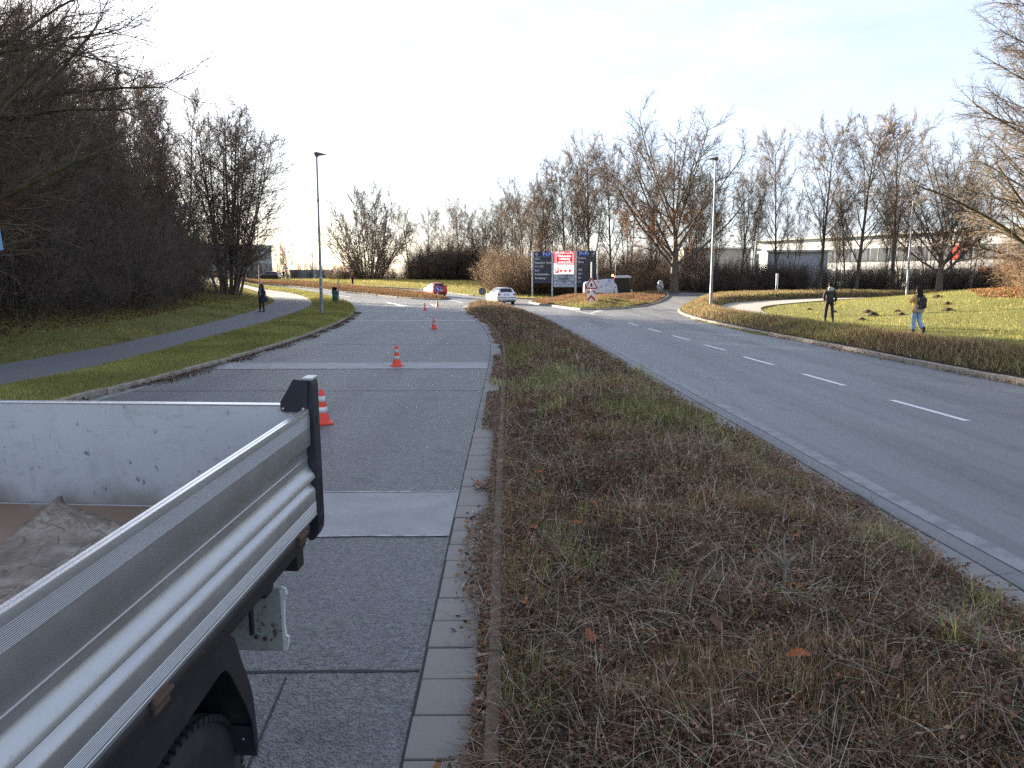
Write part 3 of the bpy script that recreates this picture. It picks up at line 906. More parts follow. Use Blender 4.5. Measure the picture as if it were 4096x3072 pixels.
# trees behind the sign boards
BG = 'bare trees in the wood behind the sign boards'
for x, y, h, kd in [(1.5, 100, .92, 'slender'), (3.6, 97, .86, 'row_b'), (6.6, 96, 1.05, 'row_a'), (9.4, 95, 1.12, 'row_b'), (12, 94, 1.1, 'row_a'), (14.5, 96, 1.0, 'slender'), (18, 98, .95, 'row_b'), (5, 104, .95, 'slender'), (10.6, 105, 1.1, 'slender'), (16, 90, .8, 'slender'), (0, 106, .8, 'row_a'), (22, 98, .9, 'row_a'), (8, 100, 1.0, 'slender'), (2.4, 110, .8, 'row_b')]:
    plant(kd, x, y, h, None, 'bare tree in the wood behind the sign boards', BG, w=h * random.uniform(.75, 1))
SG = 'brown shrubs behind the sign boards'
for i in range(44):
    x = random.uniform(-2, 22); y = 86.5 + random.random() ** 1.3 * 17 + max(0, 2 - x) * 1.2
    plant('shrub_brown', x, y, random.uniform(.7, 1.5), None, 'brown leafless shrub behind the sign boards', SG, 'shrub')
# dome tree and the far belt in the middle
plant('dome', -25.0, 136, 1.18, .5, 'dome-shaped bare tree left of the dark belt beyond the red car', cat='tree', w=.86)
plant('slender', -25.5, 140, 1.02, None, 'thin tall tree rising out of the dome-shaped tree')
FB = 'trees in the belt beyond the red car'
for x, y, h, kd in [(-15, 138, .82, 'row_a'), (-9, 136, .86, 'row_b'), (-5, 130, .8, 'oak'), (-1.5, 128, .85, 'row_a'), (-12, 142, .85, 'slender'), (-18.5, 140, .8, 'row_b'), (2, 124, .82, 'row_b'), (-7, 141, .8, 'row_a'), (5, 120, .85, 'slender'), (-3, 122, .78, 'slender')]:
    plant(kd, x, y, h, None, 'bare tree in the belt beyond the red car', FB)
FS = 'dark shrubs in the belt beyond the red car'
for i in range(44):
    t = random.random(); x = -17 + 17 * t; y = 132.5 + random.uniform(0, 6) - max(0, t - .7) * 20
    plant('shrub_dark' if i % 3 else 'shrub_brown', x, y, random.uniform(.8, 1.45) * (1.05 if .2 < t < .7 else .8), None, 'dense brown shrub in the belt beyond the red car', FS, 'shrub')
BS = 'brown shrubs at the foot of the dome-shaped tree'
for i in range(10):
    plant('shrub_brown', -31 + i * 1.5, 135 + random.uniform(-1, 2), random.uniform(.5, .95), None, 'low brown shrub at the foot of the dome-shaped tree', BS, 'shrub')
# dark hedge in front of the white building
HG = 'dark hedge shrubs below the trees on the right'
for i in range(60):
    t = random.random(); x = 18 + t * 34; y = 79.5 - t * 9 + random.uniform(-1.5, 4)
    plant('shrub_dark', x, y, random.uniform(.45, .8), None, 'dark leafless hedge shrub below the trees on the right', HG, 'shrub')
OG = 'brown shrubs around the foot of the oak'
for i in range(16):
    plant('shrub_leaf' if i % 3 == 0 else 'shrub_brown', 12.5 + random.uniform(0, 9), 81.5 + random.uniform(0, 5), random.uniform(.5, 1.0), None, 'brown leafless shrub around the foot of the oak', OG, 'shrub')
# low branches and litter-brown shrub on the mound
MG = 'shrubs on the lawn mound at the right edge'
for x, y, h in ((26.5, 37.5, .6), (28.5, 40, .8), (30, 43.5, .9), (33, 46, 1.0), (31, 39, .8), (36, 52, 1.0), (39, 55, 1.0)):
    plant('shrub_brown', x, y, h, None, 'brown leafless shrub on the lawn mound at the right edge', MG, 'shrub')

# left side: the wood on the bank
plant('multi', -25.4, 69.5, .98, 2.5, 'many-stemmed bare tree standing beside the bend of the footpath', cat='tree', w=1.28)
plant('slender', -26.8, 62.5, 1.1, 1.0, 'tall thin tree rising above the wood left of the many-stemmed tree')
plant('slender', -29.5, 64, 1.02, 2.0, 'second tall thin tree between the wood and the many-stemmed tree')
plant('shrub_dark', -18.4, 37.5, 1.05, .4, 'small bare bushy tree on the grass bank beside the footpath', cat='shrub', w=.75)
plant('arch', -14.6, 17.5, 1.0, 2.4, 'large bare tree reaching in from the top left corner', cat='tree')
plant('arch', -15.4, 21.5, 1.08, 4.4, 'bare tree with long branches at the left edge, behind the blue sign plate', cat='tree')
plant('arch', -18.5, 27, 1.0, 5.6, 'bare tree with arching branches at the near end of the wood', cat='tree', w=.62)
WG = 'trees of the wood left of the footpath'
for x, y, h, kd in [(-20, 30, .85, 'row_a'), (-23, 35, .95, 'row_b'), (-21, 42, .8, 'slender'), (-26, 43, .95, 'row_a'), (-24.5, 51, .85, 'row_b'), (-29, 50, .95, 'arch'), (-31, 57, .95, 'row_a'), (-28, 57, .75, 'slender'), (-34, 64, .9, 'row_b'), (-19, 24, .9, 'row_b'), (-24, 28, 1.0, 'arch'), (-30, 38, 1.0, 'row_a'), (-35, 48, 1.0, 'row_b'), (-38, 58, 1.0, 'row_a'), (-27, 22, 1.0, 'row_a'), (-18.5, 17, .8, 'row_a'), (-33, 31, 1.0, 'row_b'), (-23, 39.5, .9, 'arch'), (-33, 71, .85, 'row_a'), (-40, 70, .95, 'row_b'), (-36, 80, .9, 'row_a'), (-44, 82, .95, 'row_b'), (-30, 44.5, .9, 'oak'), (-36, 40, .9, 'oak'), (-40, 52, .9, 'oak'), (-45, 62, .95, 'row_a'), (-50, 74, .95, 'row_b'), (-42, 45, 1.0, 'row_a')]:
    plant(kd, x, y, h, None, 'bare tree added to the dark wood left of the footpath as a sun screen', WG, w=h * random.uniform(.8, 1.05))
for x, y, h, kd in [(-46, 55, 1.15, 'row_a'), (-52, 64, 1.2, 'row_b'), (-57, 75, 1.2, 'row_a'), (-48, 48, 1.2, 'dome'), (-43, 66, 1.1, 'dome'), (-55, 58, 1.25, 'dome'), (-36, 53, 1.0, 'dome'), (-30, 33, .95, 'dome'), (-40, 40, 1.1, 'dome'), (-60, 84, 1.2, 'dome'), (-50, 82, 1.05, 'dome'), (-27, 26, .9, 'dome'), (-46, 34, 1.1, 'dome'), (-33, 46, 1.0, 'dome'), (-64, 70, 1.3, 'dome'), (-66, 92, 1.2, 'dome'), (-38, 62, 1.0, 'dome'), (-24, 46, .7, 'dome'), (-29, 60, .75, 'dome'), (-33, 66, 1.15, 'row_b'), (-37, 70, 1.2, 'row_a'), (-35, 59, 1.15, 'slender'), (-31, 52, 1.1, 'row_b'), (-41, 76, 1.25, 'row_b'), (-44, 60, 1.25, 'row_a'), (-36, 74, .75, 'dome'), (-47, 88, 1.2, 'dome'), (-50, 98, 1.1, 'dome'), (-56, 104, 1.2, 'dome'), (-58, 96, 1.25, 'row_a'), (-62, 108, 1.2, 'dome'), (-53, 92, 1.2, 'row_b')]:  # denser and out-of-view rows, added to block the low sun from the road
    plant(kd, x, y, h, None, 'bare tree added to the dark wood left of the footpath as a sun screen', WG, w=h * random.uniform(.7, .9))
WS = 'undergrowth shrubs of the wood left of the footpath'
for i in range(120):
    y = 11 + 62 * random.random(); xl = float(np.interp(y, PLy, PLx))
    x = xl - 4.6 - (random.random() ** 1.1) * 20
    if y > 52 and x > xl - 7.5: x -= 4
    plant('shrub_leaf' if i % 4 == 0 else 'shrub_dark', x, y, random.uniform(.65, 1.45), None, 'dark tangled shrub in the wood left of the footpath', WS, 'shrub')
# far left, beyond the road bend
FG = 'small far trees in front of the grey building'
for x, y, h in ((-62, 150, .6), (-57, 150, .7), (-51, 152, .55), (-70, 146, .7), (-45, 156, .5), (-48, 160, .45)):
    plant('slender', x, y, h, None, 'small far tree in front of the grey building on the left', FG, w=h * 1.2)
for x, y in ((-50, 158), (-46, 160), (-42, 161), (-38, 160), (-54, 158), (-34, 160), (-58, 158)):
    plant('shrub_brown', x, y, .9, None, 'brown shrub beyond the concrete bins on the left', 'brown shrubs beyond the concrete bins', 'shrub')
for k_, p in list(PROTO.items()):
    if k_ not in USED:
        for c in list(p.children): bpy.data.objects.remove(c)
        bpy.data.objects.remove(p)
# ------------------------------------------------------------------ ground vegetation: real blades, stems and leaves
mat('herb', (0.1, 0.1, 0.05), 0.85, attr='col', spec=.15, transl=.25)
def sample(poly, dens, y0=-1e9, y1=1e9, rg=RNG):
    P = np.array(poly); x0, x1 = P[:, 0].min(), P[:, 0].max(); a, b = max(y0, P[:, 1].min()), min(y1, P[:, 1].max())
    n = int((x1 - x0) * (b - a) * dens)
    X = rg.uniform(x0, x1, n); Y = rg.uniform(a, b, n); k = inside(poly, X, Y)
    return X[k], Y[k]
class Soup:
    def __init__(s): s.V = []; s.L = []; s.S = []; s.C = []; s.n = 0
    def blades(s, P, length, width, tilt, col, bend=.5, rg=RNG):
        """two-segment tapering blades"""
        n = len(P); az = rg.random(n) * 6.283
        h = np.stack([np.cos(az), np.sin(az), np.zeros(n)], 1); sd = np.stack([-np.sin(az), np.cos(az), np.zeros(n)], 1)
        tw = rg.normal(size=(n, 1)) * .8; up = np.array([0, 0, 1.])
        side = unit(sd * np.cos(tw) + (up * .5 + h * .5) * np.sin(tw))
        st, ct = np.sin(tilt)[:, None], np.cos(tilt)[:, None]
        d1 = h * st + up * ct
        t2 = np.minimum(tilt + bend * rg.uniform(.2, 1.3, n), 1.9)
        d2 = h * np.sin(t2)[:, None] + up * np.cos(t2)[:, None]
        L = length[:, None]; w = (width / 2)[:, None]
        m = P + d1 * L * .5; e = m + d2 * L * .5
        V = np.stack([P - side * w, P + side * w, m + side * w * .75, m - side * w * .75, e], 1).reshape(-1, 3)
        b = s.n + np.arange(n)[:, None] * 5
        s.V.append(V)
        s.L.append((b + np.array([0, 1, 2, 3])).ravel()); s.S.append(np.full(n, 4))
        s.L.append((b + np.array([3, 2, 4])).ravel()); s.S.append(np.full(n, 3))
        s.C.append(np.repeat(col, 5, 0)); s.n += n * 5
    def spikes(s, P, length, width, tilt, col, rg=RNG):
        n = len(P); az = rg.random(n) * 6.283
        h = np.stack([np.cos(az), np.sin(az), np.zeros(n)], 1); q = rg.random(n) * 6.283
        sd = np.stack([np.cos(q), np.sin(q), np.zeros(n)], 1); w = (width / 2)[:, None]
        e = P + (h * np.sin(tilt)[:, None] + np.array([0, 0, 1.]) * np.cos(tilt)[:, None]) * length[:, None]
        V = np.stack([P - sd * w, P + sd * w, e], 1).reshape(-1, 3)
        s.V.append(V); s.L.append(s.n + np.arange(n * 3)); s.S.append(np.full(n, 3)); s.C.append(np.repeat(col, 3, 0)); s.n += n * 3
    def leaves(s, P, size, col, flat=.6, rg=RNG):
        n = len(P); nrm = unit(rg.normal(size=(n, 3)) + np.array([0, 0, 1.]) * flat * 2)
        a = unit(np.cross(nrm, rg.normal(size=(n, 3)))); b = np.cross(nrm, a); z = size[:, None]
        V = np.stack([P - a * z, P + b * z * .55 + nrm * z * .15, P + a * z, P - b * z * .55 + nrm * z * .15], 1).reshape(-1, 3)
        s.V.append(V); s.L.append(s.n + np.arange(n * 4)); s.S.append(np.full(n, 4)); s.C.append(np.repeat(col, 4, 0)); s.n += n * 4
    def build(s, name, label, cat, m='herb'):
        me = np_mesh(name, np.concatenate(s.V), np.concatenate(s.L), np.concatenate(s.S), col=np.concatenate(s.C))
        return tag(link(name, me, m, kind='stuff'), label, cat)
def pick(pal, n, rg=RNG, var=.32, w=None):
    c = 1.35 * np.array(pal)[rg.choice(len(pal), n, p=w)]
    return np.clip(c * (1 + var * rg.normal(size=(n, 1))), .004, 1)
STRAW = [(.3, .25, .185), (.22, .17, .12), (.16, .11, .075), (.36, .31, .245), (.12, .078, .055)]
LITTER = [(.15, .07, .045), (.09, .048, .034), (.2, .1, .058), (.085, .07, .04), (.1, .105, .045), (.045, .03, .024), (.23, .14, .09)]
GREEN = [(.13, .14, .045), (.19, .185, .065), (.25, .23, .1), (.09, .1, .036)]
TAN = [(.34, .23, .125), (.26, .165, .09), (.4, .29, .165), (.2, .12, .068)]
REDB = [(.14, .075, .048), (.1, .055, .038), (.18, .11, .07), (.08, .045, .032)]
HEATH = [(.15, .068, .042), (.1, .048, .034), (.2, .098, .06), (.07, .042, .03), (.1, .085, .042)]
def cover(soup, poly, zf, y0, y1, dens, scale, seed, green_at=None, inset=None):
    ls = min(scale, 1.25 + .12 * scale) if scale > 1.4 else scale
    """tangle of straw, small leaves and tufts; mix follows patchy noise"""
    rg = np.random.default_rng(seed)
    X, Y = sample(poly, dens, y0, y1, rg); Z = zf(X, Y); P = np.stack([X, Y, Z], 1)
    n1 = vnoise(X, Y, .55, 31); n2 = vnoise(X, Y, 1.2, 32); n3 = vnoise(X, Y, .9, 33)
    g = n1
    if green_at is not None: g = np.maximum(g, green_at(X, Y))
    u = rg.random(len(X))
    bare = (vnoise(X, Y, 1.7, 37) < .34) & (rg.random(len(X)) < .45) & (g < .6)
    X, Y, P, g, n1, n2, n3, u = [q[~bare] for q in (X, Y, P, g, n1, n2, n3, u)]
    isg = u < .04 + .5 * Sm((g - .68) / .16)
    ist = (~isg) & (u < .04 + .42 * Sm((n2 - .58) / .15))
    rest = ~(isg | ist); v = rg.random(len(X))
    iss = rest & (v < .06 + .16 * n3); isp = rest & ~iss & (v < .62); isl = rest & ~iss & ~isp
    k = isp; n = k.sum()
    soup.spikes(P[k], ls * rg.uniform(.035, .1, n), scale * rg.uniform(.004, .009, n), np.abs(rg.normal(.5, .45, n)), pick(HEATH, n, rg, .3), rg)
    k = isg; n = k.sum()
    soup.blades(P[k], ls * rg.uniform(.07, .2, n), scale * rg.uniform(.003, .0055, n), np.abs(rg.normal(.35, .3, n)), pick(GREEN, n, rg), .8, rg)
    k = ist; n = k.sum()
    soup.blades(P[k], ls * rg.uniform(.05, .14, n), scale * rg.uniform(.002, .004, n), np.abs(rg.normal(.3, .35, n)), pick(TAN, n, rg), .5, rg)
    k = iss; n = k.sum()
    soup.blades(P[k] + np.array([0, 0, .02]) + rg.random((n, 1)) * np.array([0, 0, .09 * min(scale, 1.5)]), ls * rg.uniform(.08, .3, n), scale * rg.uniform(.0018, .0038, n), np.abs(rg.normal(1.25, .35, n)), pick(STRAW, n, rg, .35), .3, rg)
    k = isl; n = k.sum()
    soup.leaves(P[k] + rg.random((n, 1)) * np.array([0, 0, .12 * min(scale, 1.4)]), scale * rg.uniform(.006, .016, n), pick(LITTER, n, rg, .35), .5, rg)

gm = lambda x, y: .95 * np.exp(-((x - .9) / 1.3) ** 2 - ((y - 14.2) / 1.6) ** 2) + .7 * np.exp(-((x - .35) / .35) ** 2 - ((y - 5.2) / 1.0) ** 2) + .8 * np.exp(-((x - 2.9) / .45) ** 2 - ((y - 5.6) / .9) ** 2)
s = Soup()
cover(s, med_poly, z_med, 1.9, 5.5, 9500, 1.0, 41, gm)
cover(s, med_poly, z_med, 5.5, 9, 5000, 1.2, 42, gm)
cover(s, med_poly, z_med, 9, 15, 1900, 1.6, 43, gm)
cover(s, med_poly, z_med, 15, 27, 800, 2.2, 44, gm)
cover(s, med_poly, z_med, 27, 70, 220, 3.4, 45, gm)
# rooted grass tufts that stand out of the cover
rg = np.random.default_rng(46)
def tufts(soup, spots, pal, n=55, L=(.1, .24), w=(.003, .006), spread=.05):
    for x, y, k in spots:
        m_ = int(n * k); P = np.stack([x + rg.normal(size=m_) * spread * k, y + rg.normal(size=m_) * spread * k, np.zeros(m_)], 1)
        P[:, 2] = z_med(P[:, 0], P[:, 1])
        soup.blades(P, rg.uniform(*L, m_) * k ** .5, rg.uniform(*w, m_), np.abs(rg.normal(.35, .28, m_)), pick(pal, m_, rg, .2), .7, rg)
TG = [(.24, .26, .075), (.32, .32, .11), (.4, .37, .16), (.16, .2, .05)]
tufts(s, [(.3, 5.75, 1.3), (.42, 5.3, 1.2), (.25, 5.0, 1), (.5, 5.05, 1.1), (.18, 4.55, .7), (2.75, 5.75, 1.4), (2.9, 5.5, 1.2), (2.6, 5.4, 1), (.3, 6.9, 1), (.2, 7.3, .8), (.6, 6.2, .7), (3.0, 4.6, 1.1), (2.7, 4.3, 1), (2.95, 4.0, 1.2), (1.9, 5.9, .7), (2.5, 7.4, 1), (2.7, 7.0, 1), (.15, 3.3, .6), (1.0, 4.6, .6), (2.2, 3.6, .9), (.7, 8.2, 1)], TG)
tufts(s, [(rg.uniform(.1, 2.9), rg.uniform(8, 20), rg.uniform(.8, 1.6)) for _ in range(60)], TG, 30, (.12, .24), (.006, .011), .09)
PG_ = [(.3, .31, .14), (.38, .37, .19), (.24, .27, .1), (.44, .4, .24)]
tufts(s, [(rg.normal(.75, .6), rg.normal(14.3, .75), rg.uniform(.9, 1.5)) for _ in range(70)], PG_, 34, (.1, .2), (.005, .009), .1)
tufts(s, [(rg.uniform(.12, .6), rg.uniform(4.6, 7.6), rg.uniform(.5, .9)) for _ in range(14)], TG, 30, (.09, .18), (.003, .005), .05)
tufts(s, [(rg.uniform(2.3, 3.0), rg.uniform(3.6, 7), rg.uniform(.5, 1.0)) for _ in range(16)], TG, 30, (.09, .18), (.003, .005), .06)
TT = [(.42, .31, .18), (.34, .24, .13), (.5, .39, .25), (.26, .17, .1)]
tufts(s, [(1.6 + rg.normal() * .5, 6.6 + rg.normal() * .7, rg.uniform(.7, 1.3)) for _ in range(14)], TT, 45, (.1, .22), (.0025, .0045), .09)
tufts(s, [(rg.uniform(.2, 2.9), rg.uniform(2.6, 12), rg.uniform(.6, 1.2)) for _ in range(16)], TT, 26, (.08, .17), (.003, .005), .07)
s.build('median_cover', 'brown and green dry ground cover on the median between the two roads', 'ground cover')
s = Soup()
def cover_far(soup, poly, zf, y0, y1, dens, sc, seed, pal, gpal=GREEN, gq=.2):
    rg = np.random.default_rng(seed); X, Y = sample(poly, dens, y0, y1, rg); ed = edge_dist(poly, X, Y); k = (ed > .2) | (poly is rs_in); X, Y = X[k], Y[k]; P = np.stack([X, Y, zf(X, Y)], 1); n = len(X)
    g = rg.random(n) < gq * 2 * vnoise(X, Y, .45, seed)
    c = np.where(g[:, None], pick(gpal, n, rg), pick(pal, n, rg))
    soup.spikes(P, min(sc, 1.1) * rg.uniform(.08, .24, n), sc * rg.uniform(.009, .016, n), np.abs(rg.normal(.6, .4, n)), c, rg)
rs_in = [(a + (.2 if i < len(R_KERB) else 0), b) for i, (a, b) in enumerate(rs_poly)]
cover_far(s, rs_in, z_rs, 10, 30, 700, 1.4, 51, REDB + TAN, gq=.4)
cover_far(s, rs_in, z_rs, 30, 66, 330, 2.0, 52, REDB + TAN + [(.3, .24, .12)], gq=.35)
s.build('right_verge_cover', 'reddish brown ground cover on the verge along the right kerb', 'ground cover')
s = Soup()
cover_far(s, isl_poly, z_isl, 50, 63, 420, 2.4, 53, GREEN + TAN, gq=.9)
cover_far(s, isl_poly, z_isl, 58, 77, 380, 2.8, 54, [(.16, .085, .05), (.12, .062, .038), (.2, .11, .065)], gq=.1)
s.build('island_cover', 'reddish brown and green ground cover on the traffic island with the warning sign', 'ground cover')
s = Soup()
cover_far(s, far_isl, z_far, 76, 124, 170, 4.0, 55, [(.15, .08, .045), (.11, .06, .035), (.19, .11, .06)], gq=.1)
s.build('far_median_cover', 'brown ground cover on the far median beside the red car', 'ground cover')
# leaf litter in the gutters
s = Soup()
def litter(line, o0, o1, y0, y1, dens, sz, seed, zf=flat, z=.02, pal=None, clump=True):
    pal = pal or LITTER + STRAW[:3] + [(.2, .1, .045), (.26, .11, .04)]
    rg = np.random.default_rng(seed)
    P = np.array(resample([p for p in line if y0 < p[1] < y1], .25)); n = int(len(P) * .25 * dens)
    i = rg.integers(0, len(P), n); o_ = o0 + (o1 - o0) * rg.random(n) ** 1.6
    X = P[i, 0] + o_; Y = P[i, 1] + rg.uniform(-.13, .13, n)
    if clump:
        k = vnoise(X * 0, Y, 1.1, seed) + .15 * rg.normal(size=n) > .35 + np.abs(o_ - o0) * 1.2
        X, Y, o_ = X[k], Y[k], o_[k]; n = len(X)
    Z = np.array([float(zf(a, b)) for a, b in zip(X, Y)]) + z + rg.random(n) * .045
    Pp = np.stack([X, Y, Z], 1)
    h = n // 2
    s.leaves(Pp[:h], sz * rg.uniform(.5, 1.3, h), pick(pal or LITTER + [(.16, .075, .035)], h, rg, .3), .8, rg)
    s.blades(Pp[h:], sz * rg.uniform(3, 9, n - h), sz * rg.uniform(.12, .22, n - h), rg.uniform(1.1, 1.6, n - h), pick(STRAW + REDB, n - h, rg, .3), .2, rg)
litter(GUT_L, .42, .1, 1.8, 7, 3400, .02, 61)
litter(GUT_L, .42, .1, 7, 14, 1500, .027, 67)
litter(GUT_L, .42, .1, 14, 56, 700, .04, 62)
litter(GUT_L, .46, .29, 1.8, 14, 2000, .022, 68, clump=False)
litter(GUT_R, -.36, -.08, 3, 12, 2600, .018, 63)
litter(GUT_R, -.3, -.12, 12, 40, 300, .035, 64)
litter(L_KERB, .02, .42, 10, 50, 420, .03, 65, zt, .012, pal=[(.05, .03, .02), (.075, .045, .03), (.035, .025, .02)])
litter(R_KERB, -.02, -.25, 12, 50, 90, .03, 66, zt, .012)
s.build('leaf_litter', 'brown leaf litter and straw collected along the kerbs and gutters', 'leaf litter')
# short lawn
LAWN = [(.17, .185, .044), (.23, .215, .064), (.13, .155, .036), (.29, .25, .095), (.19, .155, .068)]
LAWN_DRY = [(.3, .26, .085), (.24, .21, .06), (.34, .28, .11), (.18, .18, .05)]
def turf(soup, poly, zf, y0, y1, dens, sc, seed, pal=LAWN):
    rg = np.random.default_rng(seed); X, Y = sample(poly, dens, y0, y1, rg); n = len(X); P = np.stack([X, Y, zf(X, Y) - .005], 1)
    c = pick(pal, n, rg, .2) * (.7 + .6 * vnoise(X, Y, .8, seed)[:, None])
    soup.spikes(P, sc * rg.uniform(.03, .075, n), sc * rg.uniform(.006, .012, n), np.abs(rg.normal(.5, .4, n)), c, rg)
zg = lambda x, y: zt(x, y) + .03
s = Soup()
turf(s, verge_poly, z_verge, 9, 22, 2000, 1.0, 71)
turf(s, verge_poly, z_verge, 22, 60, 700, 1.6, 72)
turf(s, verge_poly, z_verge, 60, 105, 150, 3, 73)
s.build('verge_grass', 'short yellowish grass on the verge between footpath and left road', 'grass')
s = Soup()
bank_poly = [p for p in PATH_L if p[1] < 95] + [(-19, -10), (-18, 15), (-19, 28), (-22, 40), (-27, 56), (-31, 68), (-38, 90)]
turf(s, bank_poly, zg, 10, 45, 280, 2.0, 74, LAWN + [(.1, .06, .03), (.12, .075, .04)])
turf(s, bank_poly, zg, 45, 95, 160, 2.8, 75, LAWN + [(.1, .06, .03)])
s.build('bank_grass', 'mossy grass and leaves on the bank between footpath and wood', 'grass')
s = Soup()
mound_poly = RP_IN[6:] + [(58, 45), (40, 20), (18, 8)]
turf(s, mound_poly, zg, 16, 60, 100, 2.4, 76, LAWN)
s.build('mound_grass', 'short grass on the lawn mound right of the footpath', 'grass')
s = Soup()
fb_poly = BANK[:-3] + [(30, 100), (-20, 134), (-60, 150)]
turf(s, fb_poly, zg, 78, 140, 28, 5.0, 77, LAWN_DRY)
s.build('far_bank_grass', 'sunlit yellowish grass on the far bank beyond the junction', 'grass')
# single big leaves and cut twigs that show one by one
mat('oak_leaf', (0.42, 0.12, 0.025), 0.7, col2=(0.25, 0.08, 0.03), nscale=20, transl=.25)
mat('oak_leaf_brown', (0.2, 0.11, 0.07), 0.75, col2=(0.13, 0.07, 0.045), nscale=20, transl=.2)
mat('oak_leaf_yellow', (0.45, 0.36, 0.06), 0.7, transl=.25)
def leaf_mesh(seed, m):
    rg = random.Random(seed); n = 5; half = []
    for i in range(2 * n + 1):
        t = i / (2 * n); w = .3 * math.sin(math.pi * min(1, t * .95 + .05)) ** .7 * (1.0 if i % 2 else .62)
        half.append((t, w))
    V = []; F = []
    cu = rg.uniform(-.5, .5)
    for t, w in half:
        for sgn in (-1, 0, 1):
            V.append((sgn * w, t - .5, .18 * (abs(sgn) * w * 2) + cu * (t - .5) ** 2 + rg.uniform(-.03, .03)))
    for i in range(2 * n):
        for c in (0, 1):
            a = i * 3 + c; F.append((a, a + 1, a + 4, a + 3))
    V += [(.012, -.5, .0), (-.012, -.5, 0), (-.012, -.72, .03), (.012, -.72, .03)]; F.append((len(V) - 4, len(V) - 3, len(V) - 2, len(V) - 1))
    me = bpy.data.meshes.new('fallen_leaf'); me.from_pydata(V, [], F); me.update(); me.materials.append(MATS[m])
    return me
LM = [leaf_mesh(i, 'oak_leaf') for i in range(3)] + [leaf_mesh(5, 'oak_leaf_brown'), leaf_mesh(6, 'oak_leaf_brown')]
LSP = [(.17, 5.9, 0), (.52, 5.75, 1), (.65, 6.0, 2), (.13, 5.35, 0), (.08, 4.45, 1), (.42, 3.9, 2), (.33, 3.85, 4), (.2, 3.72, 3), (1.2, 5.2, 3), (1.6, 4.2, 1), (1.05, 3.75, 3), (1.95, 5.1, 0), (2.5, 4.3, 4), (1.3, 3.3, 1), (.75, 3.35, 3), (1.75, 3.3, 4), (2.3, 6.3, 1), (3.0, 6.9, 0), (1.2, 7.6, 2), (.3, 7.4, 1), (2.0, 9, 0), (.9, 9.6, 1), (2.35, 5.6, 3), (1.5, 6.3, 4), (-.12, 3.45, 4), (-.05, 3.36, 2), (-.1, 4.1, 1)]
for i, (x, y, k) in enumerate(LSP):
    zz = float(z_med(np.array([x]), np.array([y]))[0]) + .1 if x > 0 else .06
    o = link('fallen_leaf', LM[k]); o.location = (x, y, zz); o.scale = (.11,) * 3 if k < 3 else (.1,) * 3
    o.rotation_euler = (random.uniform(-.5, .5), random.uniform(-.5, .5), random.uniform(0, 6.28))
    tag(o, 'fallen orange oak leaf lying on the median' if k < 3 else 'fallen pale brown leaf lying on the median', 'leaf', 'orange leaves on the median' if k < 3 else 'pale brown leaves on the median')
mat('cut_stem', (0.22, 0.19, 0.15), 0.8, col2=(0.13, 0.11, 0.085), nscale=30)
mb = MB()
mb.tube([(0, 0, -.05), (.004, .01, .1), (0, 0, .3)], [.011, .01, .01], 7)
mb.tube([(0, 0, .28), (-.05, 0, .33), (-.1, .02, .36)], [.011, .009, .006], 6)
mb.tube([(0, 0, .28), (.04, -.01, .32), (.075, 0, .345)], [.011, .009, .007], 6)
mb.tube([(0, 0, .29), (-.005, .02, .4), (.0, .03, .44)], [.009, .006, .004], 6)
tag(mb.build('cut_shrub', 'cut_stem', loc=(1.5, 4.05, float(z_med(np.array([1.5]), np.array([4.05]))[0]) - .06)), 'pale forked stump of a cut shrub standing in the median', 'shrub stump')
# bare twigs lying in the near median
s = Soup(); rg = np.random.default_rng(91)
X, Y = sample(med_poly, 14, 2.0, 9, rg); n = len(X)
for i in range(n):
    pass
az = rg.random(n) * 6.283; L = rg.uniform(.15, .5, n); z0 = z_med(X, Y) + rg.uniform(.03, .14, n)
el = rg.normal(.12, .25, n)
d = np.stack([np.cos(az) * np.cos(el), np.sin(az) * np.cos(el), np.sin(el)], 1)
st = np.stack([X, Y, z0], 1)
b1 = branches(rg, st, d, L, np.full(n, .0024), np.full(n, .001), 5, .12, 0)
b2 = children(rg, b1, 3, .3, .95, 35, 10, .5, .3, .7, .0012, 3, .1, 0)
V, Fl, Sz = tubes([b1, b2], [4, 3])
c = pick([(.3, .27, .23), (.22, .18, .14), (.15, .11, .08)], n, rg)
me = np_mesh('dry_stems', V, Fl, Sz)
mat('dry_stem', (0.24, 0.2, 0.16), 0.8, col2=(0.11, 0.08, 0.06), nscale=2.5)
tag(link('dry_stems', me, 'dry_stem', kind='stuff'), 'tangle of thin grey dead stems lying on the near median', 'dead stems')

# molehills on the lawn
mat('molehill_soil', (0.05, 0.034, 0.022), 0.95, col2=(0.03, 0.02, 0.014), nscale=8, bump=.8, bscale=12, spec=.2)
for i, (x, y, r_) in enumerate([(19.6, 42.5, .3), (19.1, 40.8, .35), (20.0, 39.6, .25), (20.6, 41.2, .2), (18.6, 44.6, .22), (24.2, 44, .3), (21.8, 38.6, .3), (23.0, 40.8, .22), (17.6, 38.8, .25), (27, 40.5, .3), (18.2, 47.2, .25)]):
    rg = random.Random(i); n = 14; rings_ = []
    for f, h in ((1, -.03), (.8, .05), (.5, .11), (.22, .15), (.02, .16)):
        rings_.append([(r_ * f * (1 + .2 * math.sin(3 * k + i)) * math.cos(2 * math.pi * k / n), r_ * f * (1 + .15 * math.cos(2 * k + i)) * math.sin(2 * math.pi * k / n), h * r_ / .3 + rg.uniform(-.012, .012)) for k in range(n)])
    o = MB().loft(rings_).build('molehill', 'molehill_soil', loc=(x, y, float(zt(x, y)) + .05))
    tag(o, 'small dark molehill on the sunlit lawn at the right', 'molehill', 'molehills on the right lawn')
